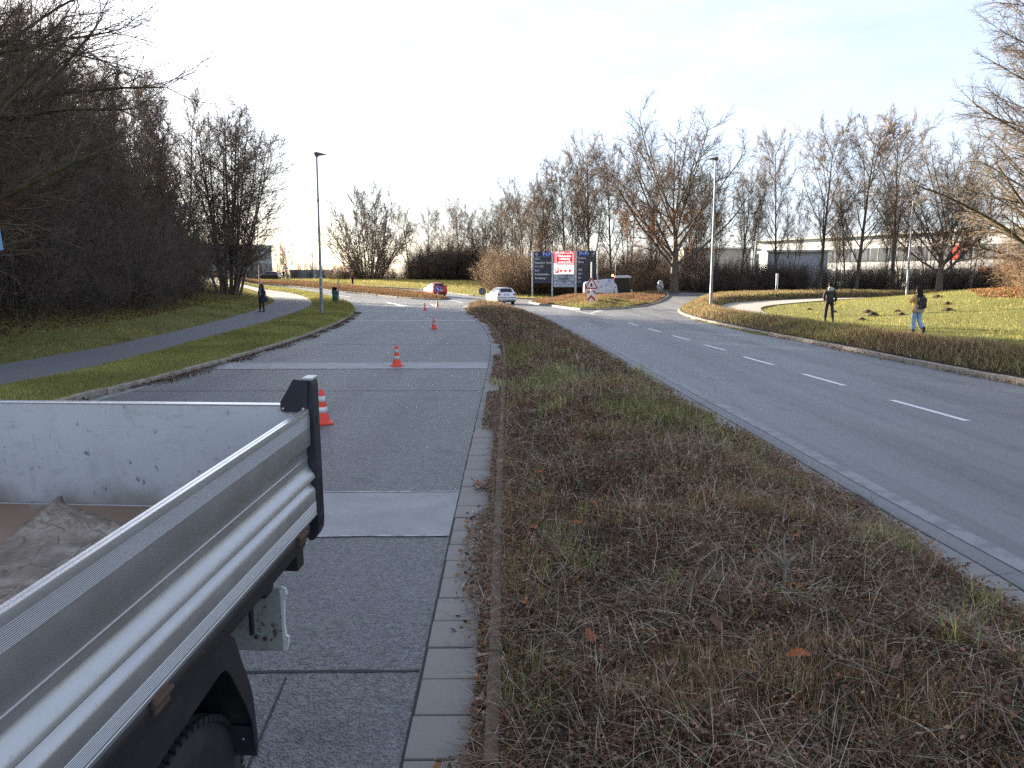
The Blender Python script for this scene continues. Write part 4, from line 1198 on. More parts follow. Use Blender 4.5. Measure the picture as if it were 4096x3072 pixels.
# reddish leaves below the shrubs on the mound
s = Soup(); rg = np.random.default_rng(95)
lp = [(23.5, 30), (26, 36), (24.8, 41), (27, 46), (34, 48), (36, 34), (29, 26)]
X, Y = sample(lp, 90, rg=rg); n = len(X)
s.leaves(np.stack([X, Y, zt(X, Y) + .07 + rg.random(n) * .05], 1), rg.uniform(.04, .085, n), pick([(.2, .09, .05), (.14, .065, .04), (.26, .13, .07)], n, rg), .8, rg)
s.build('mound_leaves', 'reddish fallen leaves below the shrubs on the lawn mound', 'leaf litter')

# brown leaves under the trees of the left bank
s = Soup(); rg = np.random.default_rng(97)
bl = [(-14.8, 12), (-14.4, 22), (-15.2, 30), (-17.2, 40), (-20.5, 54), (-22.5, 66), (-29, 80), (-40, 80), (-34, 60), (-28, 40), (-24, 25), (-22, 12)]
X, Y = sample(bl, 34, rg=rg); n = len(X)
s.leaves(np.stack([X, Y, zt(X, Y) + .07 + rg.random(n) * .04], 1), rg.uniform(.04, .09, n), pick([(.13, .065, .04), (.09, .048, .032), (.17, .09, .05), (.07, .05, .035)], n, rg), .9, rg)
s.build('bank_leaves', 'brown fallen leaves on the bank under the trees left of the footpath', 'leaf litter')
# ------------------------------------------------------------------ drop-side truck in the left foreground
layered('aluminium', (0.5, 0.51, 0.515), [('noise', 3, 0.4, 0.7, (0.42, 0.43, 0.435), 0.6, (1, .3, 1)), ('noise', 60, 0.62, 0.72, (0.2, 0.2, 0.2), 0.25)], rough=0.33, rough2=(6, .42), bumps=(('noise', 250, 0.03, 0.002),), metal=0.74)
layered('aluminium_skylit', (0.82, 0.83, 0.84), [('noise', 30, 0.58, 0.7, (0.45, 0.45, 0.45), 0.5)], rough=0.28, metal=0.9)  # paler metal: sky gleam on upward edges put into the colour
layered('board_paint', (0.52, 0.54, 0.56), [('noise', 2.2, 0.4, 0.7, (0.43, 0.45, 0.46), 0.7), ('noise', 9, 0.57, 0.63, (0.3, 0.29, 0.26), 0.22, (1, 1, 3)), ('noise', 17, 0.64, 0.7, (0.09, 0.08, 0.07), 0.7), ('noise', 45, 0.6, 0.7, (0.3, 0.29, 0.27), 0.45, (.25, 1, 1)), ('noise', 10, 0.56, 0.7, (0.36, 0.36, 0.34), 0.4, (2.2, 1, .4)), ('noise', 70, 0.62, 0.7, (0.3, 0.29, 0.27), 0.5, (1, 1, .4))], rough=0.5)
# grime that collects at the foot of the tailgate
nt = MATS['board_paint'].node_tree; bs = nt.nodes['Principled BSDF']
src = bs.inputs['Base Color'].links[0].from_socket
tc = nd(nt, 'ShaderNodeTexCoord'); sx = nd(nt, 'ShaderNodeSeparateXYZ'); nt.links.new(tc.outputs['Object'], sx.inputs[0])
nz = nd(nt, 'ShaderNodeTexNoise'); nz.inputs['Scale'].default_value = 7; nz.inputs['Detail'].default_value = 6; nt.links.new(tc.outputs['Object'], nz.inputs['Vector'])
ma = nd(nt, 'ShaderNodeMath', operation='MULTIPLY_ADD'); ma.inputs[1].default_value = .28; nt.links.new(nz.outputs[0], ma.inputs[0]); nt.links.new(sx.outputs[2], ma.inputs[2])
mr = nd(nt, 'ShaderNodeMapRange'); mr.inputs[1].default_value = 1.29; mr.inputs[2].default_value = 1.42; mr.inputs[3].default_value = .75; mr.inputs[4].default_value = 0; nt.links.new(ma.outputs[0], mr.inputs[0])
mx = nd(nt, 'ShaderNodeMix', data_type='RGBA'); mx.inputs[7].default_value = (.2, .185, .145, 1); nt.links.new(src, mx.inputs[6]); nt.links.new(mr.outputs[0], mx.inputs[0]); nt.links.new(mx.outputs[2], bs.inputs['Base Color'])
layered('truck_navy', (0.018, 0.021, 0.032), [('noise', 8, 0.5, 0.75, (0.035, 0.034, 0.036), 0.6), ('noise', 40, 0.68, 0.74, (0.11, 0.085, 0.06), 0.6)], rough=0.42, rough2=(12, .6))
layered('truck_steel', (0.014, 0.0135, 0.015), [('noise', 6, 0.5, 0.7, (0.03, 0.024, 0.019), 0.7), ('noise', 22, 0.62, 0.7, (0.1, 0.06, 0.03), 0.5)], rough=0.55, bumps=(('noise', 60, 0.3, 0.004),))
layered('rust', (0.09, 0.05, 0.03), [('noise', 30, 0.4, 0.7, (0.045, 0.03, 0.024), 0.8), ('noise', 60, 0.55, 0.7, (0.16, 0.11, 0.07), 0.6)], rough=0.9, bumps=(('noise', 80, 0.6, 0.006),))
mat('black_plastic', (0.012, 0.0125, 0.016), 0.5, col2=(0.02, 0.02, 0.023), nscale=8, bump=.05, bscale=200)
layered('tyre_rubber', (0.016, 0.0165, 0.019), [('noise', 10, 0.45, 0.7, (0.035, 0.034, 0.034), 0.6)], rough=0.75, bumps=(('noise', 90, 0.2, 0.004),))
mat('inner_black', (0.004, 0.004, 0.005), 0.9)
layered('bed_floor', (0.22, 0.145, 0.1), [('noise', 2.5, 0.42, 0.65, (0.14, 0.1, 0.075), 0.8), ('noise', 14, 0.5, 0.7, (0.2, 0.15, 0.11), 0.5), ('noise', 4, 0.58, 0.66, (0.25, 0.25, 0.27), 0.5)], rough=0.75, bumps=(('noise', 30, 0.3, 0.006),))
layered('tarp', (0.25, 0.205, 0.16), [('noise', 3, 0.44, 0.6, (0.13, 0.11, 0.09), 0.85), ('noise', 11, 0.5, 0.66, (0.4, 0.36, 0.3), 0.6), ('noise', 40, 0.5, 0.66, (0.13, 0.11, 0.09), 0.55), ('vedge', 7, 0.03, 0.0, (0.06, 0.05, 0.04), 0.7), ('noise', 120, 0.55, 0.7, (0.08, 0.07, 0.06), 0.4)], rough=0.85, bumps=(('noise', 6, 1.0, 0.05), ('vedge', 9, 0.6, 0.02), ('noise', 35, 0.6, 0.012)))  # dark cell-edge lines paint the shade of creases into the cloth colour
layered('white_bracket', (0.3, 0.31, 0.3), [('noise', 24, 0.6, 0.66, (0.03, 0.026, 0.022), 0.9), ('noise', 5, 0.45, 0.7, (0.18, 0.175, 0.15), 0.7), ('noise', 60, 0.62, 0.7, (0.09, 0.06, 0.04), 0.7)], rough=0.6, bumps=(('noise', 50, 0.3, 0.006),))
mat('white_paint_edge', (0.62, 0.64, 0.66), 0.45, col2=(0.4, 0.38, 0.35), nscale=30, lo=.6, hi=.75)
mat('bolt_steel', (0.4, 0.39, 0.37), 0.4, metal=.8)

fT = Vector((0.06436496, 0.99668642, 0.0497326)); rT = Vector((0.99792128, -0.0644447, 0)); uT = rT.cross(fT)
oT = Vector((-0.80206553, 3.0, 1.58833693)) - uT * 1.59
truck = empty('dropside_truck', label='dropside truck with ribbed aluminium side panels standing on the left road', cat='truck')
truck.matrix_world = Matrix(((rT.x, fT.x, uT.x, oT.x), (rT.y, fT.y, uT.y, oT.y), (rT.z, fT.z, uT.z, oT.z), (0, 0, 0, 1)))
Z0 = 1.59
BED_F, BED_W = -3.1, 2.0     # bed length (towards the cab) and width
def side_profile():
    P = [(-.026, -.002), (-.026, .004), (-.016, .004), (-.015, .002), (-.013, .002), (-.012, .004), (-.001, .004), (0, 0), (0, -.022)]
    n = 11
    for i in range(n):
        z = -.022 - .046 * (i + .1) / n; P += [(.0022, z), (.0022, z - .0018), (0, z - .0022)]
    P += [(0, -.07), (0, -.138), (-.002, -.144), (-.008, -.149), (-.014, -.153), (-.016, -.158), (-.016, -.190), (-.013, -.192), (-.013, -.195), (-.016, -.197), (-.016, -.222)]
    for i in range(9):        # swelling rib, faces the sky
        t = i / 8; P.append((-.016 + .026 * Sm(t), -.222 - .05 * t))
    P += [(.011, -.277), (.009, -.282), (.002, -.286), (-.008, -.289), (-.013, -.2925), (-.012, -.296)]
    for i in range(6):
        t = i / 5; P.append((-.012 + .02 * Sm(t), -.296 - .03 * t))
    P += [(.0095, -.331), (.0095, -.376)]
    for i in range(8):
        z = -.377 - .042 * (i + .1) / 8; P += [(.0115, z), (.0115, z - .0022), (.0095, z - .0028)]
    P += [(.0095, -.422), (.012, -.424), (.012, -.434), (-.026, -.434)]
    return [(float(a), float(b)) for a, b in P]
def panel(name, x0, sgn, f0, f1):
    pr = side_profile()
    rings = []
    for f in np.linspace(f0, f1, 5):
        rings.append([(x0 + sgn * a, f, Z0 + b) for a, b in pr])
    mb = MB(); n = len(pr); vs_ = [p for r_ in rings for p in r_]; fs = []
    for i in range(len(rings) - 1):
        for k in range(n):
            k2 = (k + 1) % n
            fs.append((i * n + k, i * n + k2, (i + 1) * n + k2, (i + 1) * n + k))
    fs += [tuple(range(n)), tuple(range((len(rings) - 1) * n, len(rings) * n))]
    mb.add(vs_, fs, True)
    me = mb.mesh(name)
    bm = bmesh.new(); bm.from_mesh(me); bmesh.ops.recalc_face_normals(bm, faces=bm.faces)
    for e in bm.edges:
        if len(e.link_faces) == 2 and e.calc_face_angle(0) > R(24): e.smooth = False
    bm.to_mesh(me); bm.free()
    return link(name, me, ['aluminium', 'aluminium_skylit'], truck)
sp = panel('side_panel', 0, 1, BED_F, -.004)
for p_ in sp.data.polygons:
    if p_.normal.z > .5 and p_.center.z > Z0 - .01: p_.material_index = 1  # upward rim faces take the copy with the sky gleam painted in
panel('side_panel', -BED_W, -1, BED_F, -.004)
# tailgate and headboard
mb = MB(); mb.box((-BED_W / 2 - .01, .018, Z0 - .2), (BED_W - .06, .03, .424), bev=.003)
tg = mb.build('tailgate', 'board_paint', truck)
mb = MB(); mb.box((-BED_W / 2 - .01, .018, Z0 + .0155), (BED_W - .07, .034, .008), bev=.002); mb.build('top_rail', 'aluminium_skylit', tg)
mb = MB(); mb.box((-BED_W / 2, BED_F - .03, Z0 - .05), (BED_W, .04, .75), bev=.005); mb.build('headboard', 'truck_navy', truck)
mb = MB(); mb.box((-BED_W / 2, BED_F / 2, Z0 - .428), (BED_W - .055, -BED_F - .01, .03)); mb.build('bed_floor', 'bed_floor', truck)
# corner posts with bracket plates
def post(x, sgn):
    mb = MB()
    prof = [(-.024, .113), (.013, .118), (.017, .1), (.017, -.47), (.013, -.51), (.0, -.535), (-.012, -.548), (-.03, -.55), (-.038, -.53), (-.04, -.45), (-.024, -.44)]
    mb.prism([(x + sgn * a, Z0 + b) for a, b in prof], .07, Matrix.Translation((0, .002, 0)))
    o = mb.build('corner_post', 'truck_navy', truck, normals=True)
    bm = bmesh.new(); bm.from_mesh(o.data); bmesh.ops.bevel(bm, geom=list(bm.edges), offset=.003, segments=1, affect='EDGES'); bm.to_mesh(o.data); bm.free()
    mb = MB(); mb.box((x + sgn * -.004, .038, Z0 + .121), (.044, .072, .012), bev=.003); mb.build('post_cap', 'aluminium', o)
    for z0, z1, f in ((-.03, -.062, .03), (-.29, -.43, .025), (-.29, -.43, .05), (-.455, -.485, .025), (-.455, -.485, .05)):
        mb = MB(); mb.box((x + sgn * .0168, f, Z0 + (z0 + z1) / 2), (.003, .012, abs(z1 - z0))); mb.build('slot', 'inner_black', o)
    mb = MB(); mb.prism([(x + sgn * a, Z0 + b) for a, b in ((.0, .117), (-.057, .122), (-.114, .029), (-.114, .0), (-.108, -.008), (-.012, -.01), (-.006, .0))], .006, Matrix.Translation((0, -.006, 0)))
    pl = mb.build('bracket_plate', 'truck_navy', truck, normals=True)
    mb = MB()
    for a, b in ((-.103, .004), (-.022, .004)): mb.lathe([(0, 0), (.006, 0), (.006, .003), (.003, .005), (0, .005)], 10, Matrix.Translation((x + sgn * a, -.006, Z0 + b)) @ Matrix.Rotation(R(90), 4, 'X'))
    mb.build('bolt', 'bolt_steel', pl)
post(0, 1); post(-BED_W, -1)
# under-bed frame
def channel(x, sgn):
    mb = MB()
    pr = [(-.06, -.436), (.006, -.438), (.012, -.446), (.012, -.47), (.006, -.482), (-.004, -.5), (-.012, -.53), (-.05, -.53), (-.06, -.46)]
    rings = [[(x + sgn * a, f, Z0 + b) for a, b in pr] for f in (BED_F, -1.5, -.1)]
    mb.loft(rings, smooth=True)
    o = mb.build('frame_rail', 'truck_steel', truck, normals=True)
    bm = bmesh.new(); bm.from_mesh(o.data)
    for e in bm.edges:
        if len(e.link_faces) == 2 and e.calc_face_angle(0) > R(50): e.smooth = False
    bm.to_mesh(o.data); bm.free()
    for f in (-.2, -1.25, -2.3):
        mb = MB(); mb.box((x + sgn * .012, f, Z0 - .455), (.016, .075, .05), bev=.006); mb.tube([(x + sgn * .018, f - .045, Z0 - .447), (x + sgn * .018, f + .045, Z0 - .447)], .009, 8); mb.build('hinge', 'rust', truck)
channel(0, 1); channel(-BED_W, -1)
mb = MB()
mb.box((-BED_W / 2, -.06, Z0 - .5), (BED_W - .1, .08, .1), bev=.006)
mb.build('rear_crossmember', 'truck_steel', truck)
for x in (-.62, -1.38):
    mb = MB(); mb.box((x, BED_F / 2, Z0 - .56), (.07, -BED_F - .2, .17), bev=.006); mb.build('chassis_beam', 'truck_steel', truck)
mb = MB(); mb.box((-.06, -.14, Z0 - .545), (.085, .07, .12), bev=.004); mb.box((-.115, -.26, Z0 - .6), (.03, .08, .12), bev=.004); mb.build('cross_bracket', 'truck_steel', truck)
mb = MB(); mb.tube([(-.165, -.29, Z0 - .6), (-.168, -.29, Z0 - .81)], .01, 8); mb.build('hook_rod', 'truck_steel', truck)
# white lamp bracket behind the wheel
mb = MB(); mb.box((-.25, -.24, Z0 - .775), (.36, .004, .26)); lb = mb.build('lamp_bracket', 'white_bracket', truck)
mb = MB(); mb.prism([(-.066, -.640), (-.05, -.648), (-.046, -.672), (-.058, -.70), (-.062, -.80), (-.058, -.842), (-.048, -.846), (-.05, -.875), (-.058, -.905), (-.078, -.905), (-.08, -.86), (-.078, -.80), (-.08, -.695)], .012, Matrix.Translation((0, -.236, Z0)))
mb.build('bracket_edge', 'white_paint_edge', lb, normals=True)
mb = MB()
for a, b in ((-.17, -.845), (-.137, -.852)): mb.lathe([(0, 0), (.009, 0), (.009, .004), (.004, .008), (0, .008)], 8, Matrix.Translation((a, -.243, Z0 + b)) @ Matrix.Rotation(R(90), 4, 'X'))
mb.build('bolt', 'rust', lb)
# mudguard: shell with an arched opening
def mudguard(x, sgn):
    outer = [(-1.9, -1.02), (-1.83, -.8), (-1.72, -.6), (-1.6, -.541), (-1.25, -.539), (-1.03, -.54), (-.83, -.528), (-.788, -.536), (-.754, -.564), (-.717, -.66), (-.672, -.76), (-.649, -.84), (-.636, -.978), (-.639, -1.03), (-.65, -1.055)]
    inner = [(-1.83, -1.02), (-1.76, -.86), (-1.66, -.72), (-1.55, -.67), (-1.3, -.662), (-1.16, -.645), (-1.066, -.637), (-.96, -.628), (-.863, -.62), (-.828, -.629), (-.797, -.666), (-.767, -.719), (-.715, -.813), (-.669, -.916), (-.66, -1.03)]
    mb = MB(); n = len(outer); xo = x - sgn * .02; xi = x - sgn * .34
    V = [(xo, a, Z0 + b) for a, b in outer] + [(xo, a, Z0 + b) for a, b in inner] + [(xi, a, Z0 + b) for a, b in outer] + [(xo - sgn * .006, a, Z0 + b) for a, b in inner]
    F = []
    for i in range(n - 1):
        F += [(i, i + 1, n + i + 1, n + i), (i, i + 1, 2 * n + i + 1, 2 * n + i), (n + i, n + i + 1, 3 * n + i + 1, 3 * n + i)]
    mb.add(V, F, False)
    o = mb.build('mudguard', 'black_plastic', truck, normals=True)
    mb = MB()
    bev = [(-.66, -.9), (-.655, -1.01)]
    mb.box((x - sgn * .17, -.655, Z0 - .985), (.3, .008, .09), bev=.002); mb.build('mud_flap', 'black_plastic', o)
    mb = MB(); mb.lathe([(0, 0), (.006, 0), (.004, .004), (0, .005)], 8, Matrix.Translation((x - sgn * .06, -.66, Z0 - .985)) @ Matrix.Rotation(R(90), 4, 'X')); mb.build('bolt', 'bolt_steel', o)
    return o
mudguard(0, 1)
mudguard(-BED_W, -1)
def truck_wheel(x, sgn, f):
    zc = -1.553 + .388; w = empty('wheel'); w.parent = truck; w.location = (x, f, Z0 + zc)
    M = Matrix.Rotation(R(90) * sgn, 4, 'Y')
    mb = MB(); rr = .388
    prof = [(.21, -.09), (.26, -.1), (.32, -.103), (.355, -.095), (.368, -.08), (rr, -.06), (rr, -.03), (rr - .008, -.028), (rr - .008, -.022), (rr, -.02), (rr, .02), (rr - .008, .022), (rr - .008, .028), (rr, .03), (rr, .06), (.368, .08), (.355, .095), (.345, .1), (.335, .1), (.33, .104), (.29, .106), (.285, .103), (.26, .1), (.225, .094), (.21, .085)]
    mb.lathe(prof, 64, M)
    for k in range(64):
        q = 2 * math.pi * k / 64
        mb.box((rr - .012, 0, .085), (.02, .02, .018), M @ Matrix.Rotation(q, 4, 'Z'))
    mb.build('tyre', 'tyre_rubber', w)
    mb = MB(); mb.lathe([(.212, .085), (.205, .07), (.19, .02), (.12, .012), (.085, .03), (.08, .06), (.04, .07), (0, .07)], 32, M); mb.build('rim', 'truck_steel', w)
truck_wheel(-.2, 1, -.95); truck_wheel(-BED_W + .22, -1, -.95)
mb = MB(); mb.tube([(-.3, -.95, Z0 - 1.168), (-BED_W + .3, -.95, Z0 - 1.168)], .06, 10); mb.build('axle', 'truck_steel', truck)
# crumpled tarp on the bed
def tarp():
    rg = np.random.default_rng(5); n = 60; m_ = 46
    U, W = np.meshgrid(np.linspace(0, 1, n), np.linspace(0, 1, m_))
    # far corner, right corner, near right, near left  in bed coordinates (x, f)
    A_, B_, C_, D_ = A([-1.05, -.04]), A([-.12, -.56]), A([-.05, -2.3]), A([-.62, -2.2])
    Pq = (1 - W)[..., None] * ((1 - U)[..., None] * A_ + U[..., None] * B_) + W[..., None] * ((1 - U)[..., None] * D_ + U[..., None] * C_)
    X, Y = Pq[..., 0], Pq[..., 1]
    edge = np.minimum(np.minimum(U, 1 - U), np.minimum(W, 1 - W))
    Zr = .012 + .016 * (vnoise(X, Y, 2.3, 3)) * Sm(edge / .1) + .045 * (1 - np.abs(vnoise(X * .8 + Y * .6, Y * .8 - X * .6, 4.2, 7) - .5) * 2) ** 5 * Sm(edge / .05) + .022 * (1 - np.abs(vnoise(X * .5 - Y * .8, Y * .5 + X * .8, 7, 17) - .5) * 2) ** 6 * Sm(edge / .05) + .012 * vnoise(X, Y, 16, 9)
    Zr += .022 * Sm((.04 - U) / .04) * (vnoise(X, Y, 13, 4) ** 1.5) * 1.6
    X = X + (vnoise(X, Y, 14, 1) - .5) * .05 * Sm((.06 - U) / .06); Y = Y + (vnoise(X, Y, 17, 2) - .5) * .05 * Sm((.06 - U) / .06)
    Zr += .012 * np.exp(-((U) ** 2 + W ** 2) / .002)
    V = np.stack([X.ravel(), Y.ravel(), Zr.ravel() + Z0 - .413], 1)
    i = (np.arange(m_ - 1)[:, None] * n + np.arange(n - 1)).ravel(); q = np.stack([i, i + 1, i + n + 1, i + n], 1)
    me = np_mesh('tarp_sheet', V, q, np.full(len(q), 4), smooth=True)
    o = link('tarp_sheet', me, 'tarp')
    md = o.modifiers.new('thick', 'SOLIDIFY'); md.thickness = .006; md.offset = 0
    o.matrix_world = truck.matrix_world.copy()
    return tag(o, 'crumpled brown tarp sheet with frayed edge lying on the truck bed', 'tarp')
tarp()
# ------------------------------------------------------------------ traffic cones
mat('cone_orange', (0.78, 0.055, 0.018), 0.5, col2=(0.62, 0.045, 0.02), nscale=6)
mat('cone_fade', (0.85, 0.1, 0.035), 0.5)
mat('cone_white', (0.68, 0.7, 0.72), 0.4, col2=(0.5, 0.51, 0.52), nscale=12)
mat('cone_dirty', (0.36, 0.36, 0.35), 0.5, col2=(0.5, 0.5, 0.49), nscale=9)
def make_cone(label, x, y, white='cone_white', orange='cone_orange', h=.5, rz=.3, tilt=(0, 0)):
    c = empty('traffic_cone', (x, y, float(zt(x, y)) + .002), rz, label, 'traffic cone', 'traffic cones along the left road')
    c.rotation_euler = (tilt[0], tilt[1], rz)
    k = h / .5
    mb = MB()
    ring = []
    for z, s_ in ((0, .15), (.018, .152), (.028, .145)):
        r_ = []
        for q in range(24):
            a = 2 * math.pi * q / 24
            e = .62 if q % 3 else .8
            m_ = max(abs(math.cos(a)), abs(math.sin(a)))
            f = min(1 / m_, 1.22); r_.append((s_ * f * math.cos(a), s_ * f * math.sin(a), z))
        ring.append(r_)
    mb.loft([[(a * k, b * k, z * k) for a, b, z in r_] for r_ in ring], smooth=False)
    mb.build('base', orange, c)
    mb = MB(); rad = lambda z: .105 - (z - .03) * (.105 - .03) / .47
    mb.lathe([(.135 * k, .029 * k), (.118 * k, .04 * k), (rad(.07) * k, .075 * k), (rad(.28) * k, .28 * k), (rad(.48) * k, .49 * k), (.02 * k, .5 * k), (.018 * k, .49 * k), (0, .48 * k)], 24)
    mb.build('body', orange, c)
    for z0, z1 in ((.17, .25), (.33, .41)):
        mb = MB(); mb.lathe([((rad(z0)) * k, z0 * k), ((rad(z0) + .0025) * k, z0 * k + .001), ((rad(z1) + .0025) * k, z1 * k - .001), (rad(z1) * k, z1 * k)], 24); mb.build('reflective_band', white, c)
    return c
make_cone('orange and white traffic cone right behind the truck corner post', -2.78, 11.1)
make_cone('orange and white traffic cone standing on the pale band across the road', -2.8, 18.6, 'cone_dirty')
make_cone('traffic cone third from the truck, in the middle of the left road', -3.33, 32.9, 'cone_dirty')
make_cone('dark red and white cone, left one of the two farthest cones', -5.95, 52.7, 'cone_white', 'cone_orange', .49)
make_cone('faded plain orange cone, right one of the two farthest cones', -5.75, 59.5, 'cone_fade', 'cone_fade', .5)

# ------------------------------------------------------------------ lamp posts
mat('galvanised', (0.26, 0.275, 0.3), 0.55, metal=.4, col2=(0.2, 0.215, 0.235), nscale=3)
mat('galv_light', (0.55, 0.56, 0.57), 0.45, metal=.5, col2=(0.45, 0.46, 0.47), nscale=5)
mat('lamp_head', (0.12, 0.09, 0.075), 0.5, col2=(0.08, 0.065, 0.06), nscale=5)
mat('lamp_glass', (0.5, 0.5, 0.5), 0.2)
mat('band_white', (0.6, 0.6, 0.6), 0.5)
def lamp_post(label, x, y, h, arm, rz, z=None, bands=True, sensor=True):
    z = float(zt(x, y)) + .1 if z is None else z
    p = empty('street_lamp', (x, y, z), rz, label, 'street lamp', 'street lamps')
    mb = MB(); mb.tube([(0, 0, -.3), (0, 0, 1.4), (0, 0, 1.45), (0, 0, h * .55), (0, 0, h * .57), (0, 0, h)], [.092, .088, .08, .066, .056, .044], 14); mb.build('pole', 'galvanised', p)
    mb = MB(); mb.lathe([(.1, -.02), (.1, .05), (.088, .06)], 14); mb.build('foot_collar', 'galvanised', p)
    mb = MB(); mb.box((0, -.089, .75), (.09, .006, .36), bev=.002); mb.build('service_door', 'galvanised', p)
    # flat luminaire with raised back
    mb = MB()
    prof = [(-.1, h + .02), (-.12, h + .1), (-.08, h + .16), (.1, h + .15), (arm * .6, h + .09), (arm, h + .05), (arm + .02, h + .02), (arm * .6, h), (.1, h - .02), (.06, h - .08), (-.06, h - .08)]
    for i, (yy, sc) in enumerate(((-.1, .8), (-.06, 1), (.06, 1), (.1, .8))):
        pass
    mb.prism(prof, .2, Matrix.Translation((0, -.1, 0)))
    hd = mb.build('lamp_head', 'lamp_head', p, normals=True)
    mb = MB(); mb.box((arm * .6, 0, h + .012), (arm * .5, .16, .012)); mb.build('lamp_glass', 'lamp_glass', hd)
    if sensor:
        mb = MB(); mb.tube([(0, 0, h * .725), (.22, 0, h * .728), (.28, 0, h * .735)], [.02, .018, .012], 6); mb.lathe([(.05, h * .715), (.062, h * .718), (.062, h * .73), (.05, h * .733)], 12); mb.build('bracket_arm', 'lamp_head', p)
    if bands:
        for zz in (2.05, 1.55):
            mb = MB(); mb.lathe([(.081, zz), (.0835, zz + .005), (.083, zz + .05), (.08, zz + .055)], 14); mb.build('marker_band', 'band_white', p)
    return p
lamp_post('tall grey street lamp standing on the left verge beside the green bin', -10.5, 42.6, 8.6, .5, 0)
lamp_post('grey street lamp on the right verge in front of the large oak', 12.4, 48.2, 9.0, -.5, .25, sensor=False, bands=False, z=.3)
lamp_post('pale street lamp behind the lawn on the right, near the white building', 30.6, 60.0, 7.9, -.45, 1.2, sensor=False, bands=False)
lamp_post('thin dark lamp post in front of the many-stemmed tree', -34.2, 105, 8.6, .4, .4, sensor=False, bands=False)

# ------------------------------------------------------------------ green litter bin on its pole
mat('bin_green', (0.012, 0.11, 0.05), 0.45, col2=(0.01, 0.08, 0.038), nscale=4)
mat('bin_black', (0.015, 0.015, 0.017), 0.5)
bx, by = -13.9, 61.2
b = empty('litter_bin', (bx, by, float(zt(bx, by)) + .15), .35, 'green litter bin with open dark lid hanging on a grey pole', 'litter bin')
mb = MB(); mb.tube([(.18, 0, -.3), (.18, 0, 2.75)], .034, 10); mb.build('pole', 'galvanised', b)
rings = []
for z, w, d_ in ((.22, .17, .12), (.26, .2, .145), (.6, .225, .165), (1.0, .24, .18), (1.05, .25, .19)):
    rings.append([(-.1 + w * math.copysign(abs(math.cos(a)) ** .5, math.cos(a)), -.05 + d_ * math.copysign(abs(math.sin(a)) ** .5, math.sin(a)), z) for a in [2 * math.pi * k / 24 for k in range(24)]])
mb = MB(); mb.loft(rings); bo = mb.build('bin_body', 'bin_green', b)
mb = MB(); mb.box((-.1, -.05, 1.055), (.44, .32, .02), bev=.004); mb.build('rim', 'bin_black', bo)
mb = MB(); mb.box((0, 0, 0), (.36, .03, .34), Matrix.Translation((-.13, -.03, 1.2)) @ Matrix.Rotation(R(35), 4, 'X') @ Matrix.Rotation(R(10), 4, 'Y'), bev=.01); mb.build('lid', 'bin_black', b)

# ------------------------------------------------------------------ round blue arrow sign and the sign seen from behind
mat('sign_blue', (0.012, 0.1, 0.5), 0.35)
mat('sign_white', (0.72, 0.73, 0.74), 0.35, col2=(0.62, 0.63, 0.64), nscale=3)
mat('sign_red', (0.5, 0.016, 0.02), 0.4, col2=(0.4, 0.014, 0.018), nscale=3)
mat('sign_black', (0.012, 0.012, 0.014), 0.5)
mat('sign_back', (0.1, 0.11, 0.125), 0.55, col2=(0.07, 0.078, 0.09), nscale=3)
mat('sign_navy', (0.012, 0.018, 0.05), 0.35, col2=(0.016, 0.022, 0.06), nscale=2)
mat('sign_parkblue', (0.01, 0.06, 0.5), 0.35)
mat('sign_pale', (0.42, 0.5, 0.62), 0.4)
mat('sign_letter', (0.62, 0.66, 0.7), 0.45)
mat('sign_green', (0.02, 0.25, 0.16), 0.4)
def disc(mb, r_, y, n=32, th=.01, c=(0, 0)):
    mb.prism([(c[0] + r_ * math.cos(2 * math.pi * k / n), c[1] + r_ * math.sin(2 * math.pi * k / n)) for k in range(n)], th, Matrix.Translation((0, y, 0)))
def round_sign(label, x, y, zc, rad, rz, back, ph):
    s_ = empty('round_sign', (x, y, float(zt(x, y)) + .1), rz, label, 'traffic sign')
    mb = MB(); mb.tube([(0, .03, -.3), (0, .03, ph)], .032, 10); mb.build('post', 'galvanised', s_)
    mb = MB(); disc(mb, rad, 0, th=.012); pl = mb.build('sign_plate', 'sign_white', s_, normals=True); pl.location = (0, -.012, zc)
    mb = MB(); disc(mb, rad - .02, -.003, th=.003); f_ = mb.build('sign_face', 'sign_blue', pl, normals=True)
    mb = MB()
    M = Matrix.Translation((0, -.006, 0)) @ Matrix.Rotation(R(45), 4, 'Y')
    L = rad * .72
    mb.prism([(-L, .045 * rad / .3), (L * .45, .045 * rad / .3), (L * .1, .34 * L + .1 * L), (L * .42, .34 * L + .1 * L), (L, 0), (L * .42, -.44 * L), (L * .1, -.44 * L), (L * .45, -.045 * rad / .3), (-L, -.045 * rad / .3)], .002, M)
    mb.build('arrow', 'sign_white', pl, normals=True)
    mb = MB(); disc(mb, rad - .004, .0125, th=.002); mb.build('sign_back', 'sign_back', pl, normals=True)
    return s_
round_sign('round blue keep-right arrow sign standing in front of the red car', -7.7, 80.4, .95, .3, 0, False, 1.3)
round_sign('round traffic sign seen from its dark back beside the silver estate car', -2.7, 70.6, .9, .34, math.pi - .08, True, 1.15)

